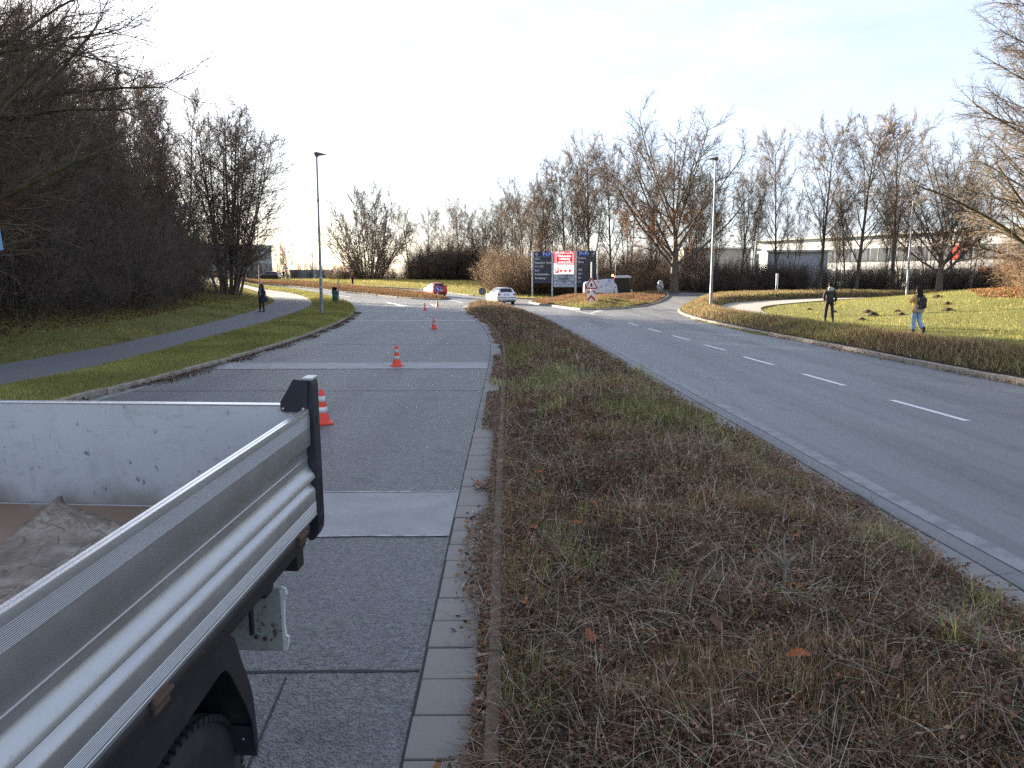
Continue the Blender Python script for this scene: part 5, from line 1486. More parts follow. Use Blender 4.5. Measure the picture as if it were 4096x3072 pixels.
# ------------------------------------------------------------------ triangular priority sign with chevron board on the island
tx, ty = 5.84, 57.0
tz = float(zt(tx, ty)) + .44
t = empty('priority_sign', (tx, ty, tz), -.03, 'red triangular crossroads priority sign above a red and white chevron board', 'traffic sign')
def px(v): return v * .0781 * 57.0 / 1661       # millimetres read off the sign drawing
zc0 = lambda y: (1575 - y) * .0781 * 57.0 / 1661 - .04
mb = MB(); mb.tube([(0, .04, -.5), (0, .04, zc0(475))], .05, 12); mb.build('post', 'galv_light', t)
def tri(sc, zc, r_=.06):
    P = []
    for k in range(3):
        a = math.pi / 2 + k * 2 * math.pi / 3
        for da in (-.09, 0, .09):
            P.append((sc * math.cos(a + da * 1.0) * (1 if da == 0 else .985), zc + sc * math.sin(a + da) * (1 if da == 0 else .985)))
    return P
zt_ = zc0(1095); 
mb = MB(); mb.prism(tri(.545, zt_), .012, Matrix.Translation((0, -.03, 0))); pl = mb.build('sign_plate', 'sign_white', t, normals=True)
mb = MB(); mb.prism(tri(.525, zt_), .003, Matrix.Translation((0, -.034, 0))); mb.build('sign_border', 'sign_red', pl, normals=True)
mb = MB(); mb.prism(tri(.36, zt_), .003, Matrix.Translation((0, -.038, 0))); mb.build('sign_face', 'sign_white', pl, normals=True)
mb = MB(); mb.prism([(-.065, zt_ - .16), (-.065, zt_ + .04), (-.04, zt_ + .1), (0, zt_ + .15), (.04, zt_ + .1), (.065, zt_ + .04), (.065, zt_ - .16), (0, zt_ - .11)], .003, Matrix.Translation((0, -.042, 0)))
mb.box((0, -.0405, zt_ - .01), (.29, .003, .035)); mb.build('priority_symbol', 'sign_black', pl, normals=True)
w_, h_ = px(215) , zc0(1255) - zc0(1575)
zb = zc0(1575)
mb = MB(); mb.box((0, -.02, zb + h_ / 2), (w_, .012, h_), bev=.003); ch = mb.build('chevron_board', 'sign_white', t)
mb = MB()
def chev(z, d_, M): return [(-w_ / 2 + .01, z), (0, z + w_ * .52), (w_ / 2 - .01, z), (w_ / 2 - .01, z + d_), (0, z + d_ + w_ * .52), (-w_ / 2 + .01, z + d_)]
mb.prism(chev(zb + .06, h_ * .24, 0), .003, Matrix.Translation((0, -.03, 0)))
top = zb + h_ - .01
mb.prism([(-w_ / 2 + .01, top), (-.05, top), (-w_ / 2 + .01, top - h_ * .3)], .003, Matrix.Translation((0, -.03, 0)))
mb.prism([(w_ / 2 - .01, top), (.05, top), (w_ / 2 - .01, top - h_ * .3)], .003, Matrix.Translation((0, -.03, 0)))
mb.build('chevron', 'sign_red', ch, normals=True)
mb = MB(); mb.tube([(-px(175), -.01, -.4), (-px(175), -.01, zb + h_ * .7)], .018, 6); mb.box((-px(175), -.02, zb + h_ * .63), (px(60), .01, .04)); mb.build('side_marker', 'sign_red', t)

# ------------------------------------------------------------------ campus direction boards
sx_, sy_ = 2.15, 84.5
ksc = .0781 * 84.5 / 1661
BX = lambda cx: (cx - 170) * ksc
BZ = lambda cy: (1450 - cy) * ksc
sg = empty('direction_board', (sx_, sy_, float(zt(sx_, sy_)) - .02), -.04, 'three dark blue and white direction boards with a lit red screen on four posts', 'sign board')
# posts
for cx in (185, 731, 1368, 1962):
    mb = MB(); mb.box((BX(cx), 0, BZ(190) / 2 - .2), (.17 if cx != 1368 else .24, .14, BZ(190) + .4), bev=.02); mb.build('post', 'galv_light', sg)
def board(x0, x1, rows):
    for i, (y0, y1) in enumerate(rows):
        mb = MB(); mb.box(((BX(x0) + BX(x1)) / 2, -.03, (BZ(y0) + BZ(y1)) / 2), (BX(x1) - BX(x0), .06, BZ(y0) - BZ(y1) - .025), bev=.006)
        yield mb.build('board_row', 'sign_navy', sg), (BZ(y0) + BZ(y1)) / 2
rowsL = [(205, 350), (350, 455), (455, 560), (560, 665), (665, 770), (770, 872), (872, 978), (978, 1068)]
TL = ['', 'Info', 'Botanischer Garten', 'H13, H33', 'Sport', 'Studentenwerk', 'Verwaltung', '']
YT = -.064
def arrow(parent, cx, cz, L, sgn, m, w=.05, y=YT):
    mb = MB()
    mb.prism([(cx - L / 2, cz - w / 2), (cx + L / 2, cz - w / 2), (cx + L / 2, cz + w / 2), (cx - L / 2, cz + w / 2)], .004, Matrix.Translation((0, y, 0)))
    tip = cx + sgn * L / 2
    for s2 in (-1, 1):
        mb.prism([(tip, cz), (tip - sgn * L * .5, cz + s2 * L * .5), (tip - sgn * L * .5 - sgn * w, cz + s2 * (L * .5 - w * .4)), (tip - sgn * w * 1.4, cz)], .004, Matrix.Translation((0, y - .001 * (s2 + 1), 0)))
    return mb.build('arrow', m, parent, normals=True)
for (o, z), s_, i in zip(board(222, 705, rowsL), TL, range(9)):
    if i == 0:
        arrow(o, BX(308), z, .4, -1, 'sign_letter')
        mb = MB(); mb.box((BX(575), YT, z), (BX(690) - BX(462), .004, .42)); mb.build('blue_field', 'sign_parkblue', o)
        lettering(o, 'P', .5, (BX(468), YT - .004, z), 'sign_letter', bold=.008); lettering(o, '3', .33, (BX(468) + .33, YT - .004, z - .06), 'sign_letter', bold=.006)
        lettering(o, '-', .4, (BX(468) + .52, YT - .004, z), 'sign_letter', bold=.006); lettering(o, 'P', .5, (BX(468) + .64, YT - .004, z), 'sign_letter', bold=.008); lettering(o, '6', .33, (BX(468) + .64 + .3, YT - .004, z - .06), 'sign_letter', bold=.006, xs=.85)
    elif s_:
        lettering(o, s_, .3, (BX(248), YT, z), 'sign_letter', bold=.006, xs=.8)
        if s_ == 'Info':
            mb = MB(); mb.box((BX(368), YT, z), (.24, .004, .26)); mb.build('info_field', 'sign_green', o); lettering(o, 'i', .26, (BX(368) - .03, YT - .004, z), 'sign_letter', bold=.008)
        if s_ == 'Studentenwerk': lettering(o, '(SWO)', .18, (BX(565), YT, z - .02), 'sign_letter', xs=.8)
        if s_ == 'Verwaltung': lettering(o, '(ZUV)', .18, (BX(485), YT, z - .02), 'sign_letter', xs=.8)
rowsR = [(185, 330), (330, 437), (437, 545), (545, 652), (652, 758), (758, 865), (865, 970), (970, 1078), (1078, 1170)]
TR = ['', 'Audimax', 'Mensa', '', 'GW', 'RW', 'ZB', 'ZT', '']
for (o, z), s_, i in zip(board(1410, 1925, rowsR), TR, range(9)):
    if i == 0:
        arrow(o, BX(1845), z, .42, 1, 'sign_letter')
        mb = MB(); mb.box((BX(1570), YT, z), (BX(1690) - BX(1450), .004, .42)); mb.build('blue_field', 'sign_parkblue', o)
        lettering(o, 'P', .5, (BX(1458), YT - .004, z), 'sign_letter', bold=.008); lettering(o, '1', .33, (BX(1458) + .33, YT - .004, z - .06), 'sign_letter', bold=.006)
        lettering(o, '-', .4, (BX(1458) + .5, YT - .004, z), 'sign_letter', bold=.006); lettering(o, 'P', .5, (BX(1458) + .62, YT - .004, z), 'sign_letter', bold=.008); lettering(o, '2', .33, (BX(1458) + .92, YT - .004, z - .06), 'sign_letter', bold=.006, xs=.85)
    elif s_:
        lettering(o, s_, .3, (BX(1432), YT, z), 'sign_letter', bold=.006, xs=.8)
# lit screen in the middle
mat('screen_frame', (0.012, 0.012, 0.014), 0.4)
mat('screen_red', (0.3, 0.01, 0.015), 0.4, emit=(0.62, 0.012, 0.02), estr=.22)
mat('screen_red_light', (0.3, 0.05, 0.06), 0.4, emit=(0.85, 0.12, 0.14), estr=.2)
mat('screen_white', (0.7, 0.7, 0.7), 0.4, emit=(1, 1, 1), estr=.2)
mat('screen_pink', (0.6, 0.3, 0.6), 0.4, emit=(0.85, 0.45, 0.85), estr=.16)
cxm, W_ = (BX(768) + BX(1328)) / 2, BX(1328) - BX(768)
mb = MB(); mb.box((cxm, -.03, (BZ(195) + BZ(832)) / 2), (W_ + .04, .12, BZ(195) - BZ(832)), bev=.01); sc_ = mb.build('screen', 'screen_frame', sg)
YS = -.094
def field(x0, x1, y0, y1, m, y, name='screen_field'):
    mb = MB(); mb.box(((BX(x0) + BX(x1)) / 2, y, (BZ(y0) + BZ(y1)) / 2), (BX(x1) - BX(x0), .003, BZ(y0) - BZ(y1))); return mb.build(name, m, sc_)
field(772, 1325, 205, 566, 'screen_red_light', YS); field(772, 1322, 568, 822, 'screen_white', YS)
field(825, 1295, 250, 545, 'screen_white', YS - .004); field(835, 1285, 260, 535, 'screen_red', YS - .008)
for cx, cy, r_ in ((830, 235, .11), (880, 225, .1), (960, 232, .08), (1030, 225, .1), (1225, 222, .09), (795, 545, .13), (1060, 552, .06), (840, 558, .08)):
    mb = MB(); n = 12; mb.prism([(BX(cx) + r_ * (1 if k % 2 else .55) * math.cos(2 * math.pi * k / n), BZ(cy) + r_ * (1 if k % 2 else .55) * math.sin(2 * math.pi * k / n)) for k in range(n)], .003, Matrix.Translation((0, YS - .004, 0))); mb.build('snowflake', 'screen_white', sc_, normals=True)
mid = (BX(825) + BX(1295)) / 2
lettering(sc_, 'Weihnachts-', .36, (mid, YS - .013, BZ(330)), 'screen_white', 'CENTER', .01, .82)
lettering(sc_, 'vorlesung', .36, (mid, YS - .013, BZ(405)), 'screen_white', 'CENTER', .01, .82)
lettering(sc_, 'mit Martin Scholz', .25, (mid, YS - .013, BZ(492)), 'screen_white', 'CENTER', .008, .8)
lettering(sc_, 'im Audimax | ab 19 Uhr', .22, (cxm, YS - .006, BZ(615)), 'screen_pink', 'CENTER', 0, .9)
field(802, 912, 660, 788, 'screen_red', YS - .004)
lettering(sc_, 'P', .46, (BX(820), YS - .008, BZ(722)), 'screen_white', 'LEFT', .012); lettering(sc_, '1', .18, (BX(888), YS - .008, BZ(765)), 'screen_white')
for cx in (940, 1058, 1176):
    mb = MB(); mb.prism([(BX(cx), BZ(678)), (BX(cx), BZ(780)), (BX(cx + 95), BZ(727))], .003, Matrix.Translation((0, YS - .006, 0))); mb.build('arrow', 'screen_red', sc_, normals=True)
for y0, y1 in ((845, 1002), (1010, 1172)):
    mb = MB(); mb.box((cxm, -.03, (BZ(y0) + BZ(y1)) / 2), (W_ + .02, .06, BZ(y0) - BZ(y1) - .02), bev=.006); pb = mb.build('pale_board', 'sign_pale', sg)
    if y0 == 845:
        lettering(pb, 'GLASHAUS', .26, (BX(880), YT, BZ(942)), 'sign_black', 'LEFT', .006, 1.05)
        arrow(pb, BX(815), BZ(920), .22, -1, 'sign_black', .025)
    else:
        mb = MB(); mb.box((BX(1040), YT, BZ(1078)), (BX(1080) - BX(1000), .004, .035)); mb.build('mark', 'sign_black', pb)

# ------------------------------------------------------------------ other small signs
p = empty('notice_board', (24.0, 70.3, float(zt(24, 70.3))), .35, 'narrow white notice board on two legs at the edge of the far lawn', 'sign')
for x in (-.09, .09):
    mb = MB(); mb.tube([(x, 0, -.2), (x, 0, 1.95)], .025, 8); mb.build('leg', 'galv_light', p)
mb = MB(); mb.box((0, -.03, 1.45), (.24, .03, 1.1), bev=.004); mb.build('board', 'sign_white', p)
p = empty('warning_sign', (-40.2, 138, float(zt(-40.2, 138))), 0, 'small triangular pedestrian warning sign far left beyond the road bend', 'traffic sign')
mb = MB(); mb.tube([(0, .03, -.2), (0, .03, 2.6)], .04, 8); mb.build('post', 'galv_light', p)
for sc, m, y in ((.55, 'sign_red', -.02), (.4, 'sign_white', -.026)):
    mb = MB(); mb.prism(tri(sc, 2.2), .006, Matrix.Translation((0, y, 0))); mb.build('sign_plate' if sc > .5 else 'sign_face', m, p, normals=True)
mb = MB(); mb.prism([(-.03, 2.05), (-.08, 1.98), (0, 2.2), (.06, 2.0), (.1, 1.98), (.04, 2.3), (0, 2.38), (-.04, 2.3)], .003, Matrix.Translation((0, -.03, 0))); mb.build('walking_figure', 'sign_black', p, normals=True)
# blue sign plate at the left edge
p = empty('blue_sign', (-6.29, 8.9, 0.1), .0, 'pale blue rectangular sign plate cut by the left edge of the photo', 'traffic sign')
mb = MB(); mb.tube([(-.36, .04, -.3), (-.36, .04, 3.2)], .03, 10); mb.build('post', 'galvanised', p)
mat('plate_blue', (0.14, 0.27, 0.46), 0.45)
mb = MB(); mb.box((0, 0, 0), (.62, .012, .64), Matrix.Translation((0, 0, 2.62)) @ Matrix.Rotation(R(-5), 4, 'Y'), bev=.004); mb.build('sign_plate', 'plate_blue', p)
p.location = (-6.14 , 8.9, .1)
# drain grate in the right gutter
dg_ = empty('drain_grate', (3.24, 7.05, 0.0), -.03, 'dark slotted iron drain grate in the gutter of the right road', 'drain grate')
mat('cast_iron', (0.035, 0.036, 0.04), 0.6, metal=.4)
mb = MB(); mb.box((0, 0, .012), (.26, .5, .012)); mb.build('pit', 'inner_black', dg_)
mb = MB()
for s_ in (-1, 1): mb.box((s_ * .12, 0, .022), (.022, .5, .016)); mb.box((0, s_ * .24, .0225), (.24, .02, .016))
mb.build('frame', 'cast_iron', dg_)
for k in range(9):
    mb = MB(); mb.box((0, -.2 + k * .05, .021), (.22, .024, .014), bev=.003); mb.build('bar', 'cast_iron', dg_)
# ------------------------------------------------------------------ vehicles
mat('car_silver', (0.55, 0.57, 0.59), 0.28, metal=.5, coat=.8)
mat('car_red', (0.4, 0.008, 0.012), 0.4, coat=.25)
mat('car_black', (0.012, 0.013, 0.017), 0.25, coat=.8)
mat('car_grey', (0.04, 0.043, 0.05), 0.3, coat=.8)
mat('car_glass', (0.01, 0.013, 0.015), 0.1, spec=.4)
mat('car_trim', (0.02, 0.021, 0.024), 0.5)
mat('lamp_red', (0.32, 0.012, 0.015), 0.2, coat=.6)
mat('lamp_clear', (0.6, 0.6, 0.6), 0.15, coat=.6)
mat('plate_white', (0.65, 0.66, 0.66), 0.4)
mat('plate_euro', (0.02, 0.08, 0.4), 0.4)
mat('rim_alloy', (0.45, 0.46, 0.47), 0.3, metal=.8)
def section(st):
    y, zb, zm, zbelt, ztop, wb, wbelt, wtop = st
    tum = max(ztop - zbelt, .02)
    return [(0, zb), (wb * .88, zb), (wb * .97, zb + .06), (wb, zb + .2), (wbelt, zm), (wbelt * .985, zbelt - .06), (wbelt * .955, zbelt), (wbelt * .955 + (wtop - wbelt * .955) * .86, zbelt + tum * .86), (wtop * .94, zbelt + tum * .97), (wtop * .6, ztop + .012), (0, ztop + .022)]
def car(name, label, x, y, rz, paint, ST, wheels, wr, glass, extras, group=None, track=.72):
    c = empty(name, (x, y, float(zt(x, y)) + .006), rz, label, 'car', group)
    ST = [A(s_) for s_ in ST]
    def at_(u):
        i = min(int(u), len(ST) - 2); f = u - i
        s_ = ST[i] * (1 - f) + ST[i + 1] * f
        return s_[0], section(s_)
    NS = (len(ST) - 1) * 4 + 1
    rings = []
    for k in range(NS):
        yy, P = at_(k / 4)
        ring = [(a, yy, b) for a, b in P] + [(-a, yy, b) for a, b in P[-2:0:-1]]
        rings.append(ring)
    mb = MB(); mb.loft(rings); body = mb.build('body', paint, c, normals=True)
    bm = bmesh.new(); bm.from_mesh(body.data)
    for e in bm.edges:
        if len(e.link_faces) == 2 and e.calc_face_angle(0) > R(32): e.smooth = False
    bm.to_mesh(body.data); bm.free()
    def pt(u, v):
        yy, P = at_(u); i = min(int(v), len(P) - 2); f = v - i
        return Vector((P[i][0] * (1 - f) + P[i + 1][0] * f, yy, P[i][1] * (1 - f) + P[i + 1][1] * f))
    def glass_patch(nm, u0, u1, v0, v1, sides, n=8, m='car_glass', off=.008):
        for sgn in sides:
            mb = MB(); V = []; F = []
            vmax = v1 if sgn else None
            for i in range(n + 1):
                for j in range(n + 1):
                    u = u0 + (u1 - u0) * i / n
                    if sgn == 0:
                        vv = -1 + 2 * j / n; p_ = pt(u, 10 - (10 - v0) * abs(vv)); p_ = Vector((math.copysign(p_.x, vv) if abs(vv) > 1e-6 else 0, p_.y, p_.z))
                    else:
                        p_ = pt(u, v0 + (v1 - v0) * j / n); p_.x *= sgn
                    V.append(p_)
            for i in range(n):
                for j in range(n): a = i * (n + 1) + j; F.append((a, a + 1, a + n + 2, a + n + 1))
            # outward offset
            out = []
            for k, p_ in enumerate(V):
                i, j = divmod(k, n + 1)
                a = V[min(i + 1, n) * (n + 1) + j] - V[max(i - 1, 0) * (n + 1) + j]; b_ = V[i * (n + 1) + min(j + 1, n)] - V[i * (n + 1) + max(j - 1, 0)]
                nn = a.cross(b_)
                if nn.length > 1e-9: nn.normalize()
                ctr = Vector((0, p_.y, .7))
                if nn.dot(p_ - ctr) < 0: nn = -nn
                out.append(p_ + nn * off)
            mb.add(out, F, True); mb.build(nm, m, c, normals=True)
    for g_ in glass: glass_patch(*g_)
    for (wy) in wheels:
        for sgn in (-1, 1):
            w = empty('wheel'); w.parent = c; w.location = (sgn * track, wy, wr)
            M = Matrix.Rotation(R(90) * sgn, 4, 'Y')
            mb = MB(); mb.lathe([(wr * .62, -.09), (wr * .9, -.1), (wr, -.07), (wr, .07), (wr * .93, .098), (wr * .66, .1), (wr * .62, .09)], 28, M); mb.build('tyre', 'tyre_rubber', w)
            mb = MB(); mb.lathe([(wr * .66, .095), (wr * .62, .1), (wr * .58, .07), (wr * .5, .04)], 24, M)
            for k in range(7): mb.box((wr * .34, 0, .078), (wr * .56, .05, .02), M @ Matrix.Rotation(2 * math.pi * k / 7, 4, 'Z'))
            mb.lathe([(wr * .18, .06), (wr * .16, .095), (0, .1)], 14, M); mb.build('rim', 'rim_alloy', w)
            mb = MB(); mb.lathe([(wr * .56, .03), (0, .03)], 20, M); mb.build('brake_disc', 'inner_black', w)
            # flat black ring paints the shade of an uncut wheel arch
            mb = MB(); N = 18; V = []; F = []
            for k in range(N + 1):
                a = -.25 + (math.pi + .5) * k / N
                for rr_, o_ in ((wr * 1.0, .0), (wr * 1.17, .0)):
                    V.append((sgn * (track + .118), wy + rr_ * math.cos(a), wr + rr_ * math.sin(a)))
                if k: F.append((2 * k - 2, 2 * k - 1, 2 * k + 1, 2 * k))
            mb.add(V, F, True); mb.build('arch_shade', 'inner_black', c)
    for nm, m, parts, *rest in extras:
        mb = MB()
        for ctr, dim in parts: mb.box(ctr, dim, bev=min(dim) * .25)
        mb.build(nm, m, c)
    return c
# stations: y, z_bottom, z_mid, z_belt, z_top, half widths bottom / belt / top
W1 = [(2.24, .42, .5, .6, .62, .5, .55, .45), (2.16, .24, .45, .68, .7, .74, .76, .6), (1.7, .18, .5, .76, .8, .8, .84, .66), (1.0, .18, .55, .86, .92, .82, .865, .7), (.85, .18, .55, .88, .95, .82, .87, .71), (.1, .18, .55, .91, 1.37, .83, .87, .58), (-.6, .18, .55, .92, 1.415, .83, .87, .575), (-1.4, .18, .55, .93, 1.39, .83, .87, .565), (-1.72, .18, .56, .94, 1.36, .82, .865, .56), (-2.06, .2, .58, .94, .985, .8, .85, .64), (-2.14, .22, .58, .9, .94, .79, .84, .64), (-2.2, .26, .5, .7, .74, .78, .82, .64), (-2.24, .34, .44, .56, .6, .74, .78, .6)]
car('estate_car', 'silver estate car driving away beside the tip of the median', -1.0, 66.0, .27, 'car_silver', W1, (1.38, -1.35), .31,
    [('windscreen', 4.15, 4.9, 8.7, 10, (0,)), ('front_window', 4.75, 5.75, 6.15, 7.8, (-1, 1)), ('rear_window', 5.85, 6.85, 6.15, 7.8, (-1, 1)), ('side_rear_window', 6.95, 8.1, 6.15, 7.7, (-1, 1)), ('tailgate_window', 8.15, 8.92, 8.4, 10, (0,))],
    [('tail_lamp', 'lamp_red', [((.67, -2.15, .84), (.28, .1, .16))]), ('tail_lamp', 'lamp_red', [((-.67, -2.15, .84), (.28, .1, .16))]),
     ('number_plate', 'plate_white', [((.02, -2.205, .82), (.46, .03, .11))]), ('plate_strip', 'plate_euro', [((-.23, -2.212, .82), (.05, .03, .11))]),
     ('bumper_trim', 'car_trim', [((0, -2.235, .6), (1.5, .06, .05))]), ('lower_valance', 'car_trim', [((0, -2.2, .28), (1.4, .1, .14))]),
     ('door_mirror', 'car_trim', [((.95, .62, .95), (.18, .1, .13))]), ('door_mirror', 'car_trim', [((-.95, .62, .95), (.18, .1, .13))]), ('side_trim', 'car_trim', [((.872, -.1, .52), (.02, 3.0, .05))]), ('side_trim', 'car_trim', [((-.872, -.1, .52), (.02, 3.0, .05))]),
     ('exhaust', 'bolt_steel', [((-.5, -2.2, .27), (.12, .12, .06))])])
est = bpy.data.objects.get('estate_car'); lettering(est, 'BT TN 85', .1, (-.19, -2.222, .82), 'sign_black', 'LEFT', .002, .85)
W2 = [(2.0, .4, .5, .62, .64, .45, .52, .42), (1.93, .24, .45, .72, .75, .68, .72, .56), (1.5, .18, .5, .84, .88, .78, .82, .62), (1.05, .18, .55, .92, .98, .8, .84, .66), (.2, .18, .55, .95, 1.43, .82, .845, .56), (-.4, .18, .55, .97, 1.49, .82, .845, .555), (-1.1, .18, .56, .99, 1.47, .82, .84, .55), (-1.5, .18, .58, 1.0, 1.42, .81, .835, .54), (-1.85, .2, .6, .98, 1.04, .79, .82, .64), (-1.93, .22, .58, .86, .9, .78, .82, .66), (-1.98, .24, .5, .68, .72, .77, .8, .64), (-2.01, .34, .42, .54, .56, .72, .76, .58)]
def hatch(name, label, x, y, rz, paint, group=None):
    return car(name, label, x, y, rz, paint, W2, (1.25, -1.25), .3,
    [('windscreen', 3.1, 3.9, 8.7, 10, (0,)), ('front_window', 3.75, 5.4, 6.15, 7.8, (-1, 1)), ('rear_window', 5.55, 6.9, 6.2, 7.7, (-1, 1)), ('tailgate_window', 7.1, 7.9, 8.4, 10, (0,))],
    [('tail_lamp', 'lamp_red', [((.74, -1.72, 1.12), (.12, .2, .36))]), ('tail_lamp', 'lamp_red', [((-.74, -1.72, 1.12), (.12, .2, .36))]), ('number_plate', 'plate_white', [((.04, -1.985, .66), (.48, .04, .11))]), ('badge', 'bolt_steel', [((0, -1.93, .93), (.1, .03, .07))]),
     ('lower_valance', 'car_trim', [((0, -1.97, .32), (1.3, .1, .12))]), ('door_mirror', 'car_trim', [((.93, .72, 1.0), (.18, .1, .14))]), ('door_mirror', 'car_trim', [((-.93, .72, 1.0), (.18, .1, .14))]), ('headlamp', 'lamp_clear', [((.56, 1.8, .72), (.28, .2, .14))]), ('headlamp', 'lamp_clear', [((-.56, 1.8, .72), (.28, .2, .14))])], group, track=.7)
hatch('hatchback', 'bright red hatchback driving away behind the blue arrow sign', -8.6, 86.4, .4, 'car_red')
hatch('hatchback', 'black hatchback seen from the side beyond the road bend on the left', -42.8, 136.5, 1.5, 'car_black')
PG = 'dark cars parked beyond the many-stemmed tree'
for x, y, rz in ((-49.5, 138, 1.3), (-53, 134, 1.2), (-55, 142, 1.4)):
    hatch('parked_car', 'dark parked car half hidden behind the many-stemmed tree', x, y, rz, 'car_grey', PG)

# ------------------------------------------------------------------ compact road sweeper behind the island
mat('sweeper_white', (0.62, 0.66, 0.7), 0.35, col2=(0.55, 0.59, 0.63), nscale=2)
mat('sweeper_blue', (0.02, 0.2, 0.65), 0.4)
mat('beacon', (0.9, 0.3, 0.03), 0.3, emit=(1.0, 0.32, 0.04), estr=3)
mat('cab_glass', (0.008, 0.009, 0.01), 0.2, spec=.25)
sw = empty('road_sweeper', (9.67, 77.6, float(zt(9, 77.6)) + .006), 0, 'white compact road sweeper with blue swirls and lit orange beacon', 'sweeper')
q = .0678 * 77.6 / 1661 * 1.0       # drawing unit
SXc = lambda cx: (cx - 700) * .0625 * 1.25 * 77.6 / 1661
SZc = lambda cy: (1020 - cy) * .0781 * 77.6 / 1661
def side_poly(P, y0, t, nm, m, parent=sw, bev=0.0):
    mb = MB(); mb.prism([(SXc(a), SZc(b_)) for a, b_ in P], t, Matrix.Translation((0, y0, 0))); o = mb.build(nm, m, parent, normals=True)
    if bev:
        bm = bmesh.new(); bm.from_mesh(o.data); bmesh.ops.bevel(bm, geom=list(bm.edges), offset=bev, segments=2, affect='EDGES'); bm.to_mesh(o.data); bm.free()
    return o
hop = side_poly([(15, 810), (20, 570), (60, 525), (350, 470), (600, 440), (830, 435), (850, 560), (820, 800), (800, 830)], -.6, 1.25, 'hopper', 'sweeper_white', bev=.04)
side_poly([(20, 590), (60, 580), (60, 730), (20, 740)], -.61, 1.27, 'tail_lamp_panel', 'car_trim', hop)
side_poly([(820, 820), (800, 600), (830, 450), (900, 395), (1200, 395), (1245, 500), (1290, 720), (1290, 820)], -.55, 1.15, 'cab_glazing', 'cab_glass', bev=.03)
side_poly([(835, 425), (870, 352), (1180, 336), (1275, 360), (1308, 402), (1270, 412), (900, 412)], -.62, 1.29, 'cab_roof', 'sweeper_white', bev=.03)
side_poly([(815, 540), (860, 545), (900, 620), (930, 760), (925, 825), (850, 815), (815, 650)], -.63, .06, 'door_panel', 'sweeper_white')
side_poly([(845, 650), (885, 650), (885, 675), (845, 675)], -.64, .02, 'door_handle', 'car_trim')
side_poly([(820, 540), (850, 400), (870, 400), (850, 540)], -.6, .04, 'cab_pillar', 'car_trim'); side_poly([(1200, 400), (1225, 400), (1300, 800), (1275, 800)], -.6, .04, 'cab_pillar', 'car_trim')
side_poly([(330, 440), (600, 405), (600, 375), (760, 372), (830, 400), (830, 440)], -.45, .9, 'suction_duct', 'car_trim')
side_poly([(0, 830), (0, 990), (1290, 990), (1290, 830)], -.5, 1.05, 'chassis', 'car_trim')
side_poly([(1285, 730), (1330, 725), (1340, 800), (1290, 805)], -.5, 1.0, 'front_bumper', 'sweeper_white')
mb = MB(); mb.lathe([(.09, 0), (.09, .05), (.07, .16), (.03, .2), (0, .2)], 14, Matrix.Translation((SXc(800), -.25, SZc(372)))); mb.build('beacon', 'beacon', sw)
mb = MB(); mb.tube([(SXc(866), -.3, SZc(370)), (SXc(866), -.3, SZc(50))], .025, 8); mb.build('antenna_pole', 'sign_white', sw)
for cx, cy, r_ in ((705, 490, .21), (610, 600, .16), (492, 650, .12), (398, 672, .06)):
    o = empty('swirl'); o.parent = hop
    for k in range(6):
        mb = MB(); P = []
        for i in range(7):
            a = k * math.pi / 3 + i * .22; rr_ = r_ * (.25 + .75 * i / 6); P.append((rr_ * math.cos(a), rr_ * math.sin(a)))
        for i in range(6, -1, -1):
            a = k * math.pi / 3 + i * .22 + .7 * (1 - i / 6) + .12; rr_ = r_ * (.25 + .75 * i / 6); P.append((rr_ * math.cos(a), rr_ * math.sin(a)))
        mb.prism([(SXc(cx) + a, SZc(cy) + b_) for a, b_ in P], .003, Matrix.Translation((0, -.606, 0))); mb.build('swirl_arm', 'sweeper_blue', o, normals=True)
lettering(hop, 'ration', .16, (SXc(345), -.606, SZc(505)), 'sign_black')
for wy, wz in ((200, 980), (1060, 980)):
    for y_ in (-.5, .5):
        w = empty('wheel'); w.parent = sw; w.location = (SXc(wy), y_, .32)
        M = Matrix.Rotation(R(90), 4, 'X')
        mb = MB(); mb.lathe([(.18, -.1), (.3, -.1), (.32, -.07), (.32, .07), (.3, .1), (.18, .1)], 24, M); mb.build('tyre', 'tyre_rubber', w)
        mb = MB(); mb.lathe([(.18, .1), (.1, .06), (0, .08)], 16, M); mb.lathe([(.18, -.1), (.1, -.06), (0, -.08)], 16, M); mb.build('rim', 'rim_alloy', w)
# small wrapped stone at the right end of the island
mat('pale_sheet', (0.42, 0.44, 0.45), 0.4, col2=(0.15, 0.16, 0.15), nscale=5, lo=.4, hi=.6)
mb = MB()
for k in range(5):
    a = k * 1.256
    mb.tube([(.12 * math.cos(a), .12 * math.sin(a), 0), (.22 * math.cos(a), .22 * math.sin(a), .35), (.12 * math.cos(a), .12 * math.sin(a), .75), (0, 0, .95)], [.12, .14, .1, .03], 8)
tag(mb.build('wrapped_plant', 'pale_sheet', loc=(14.0, 73.2, float(zt(14, 73.2)) + .55)), 'pale plastic-wrapped young plant at the right end of the traffic island', 'wrapped plant')
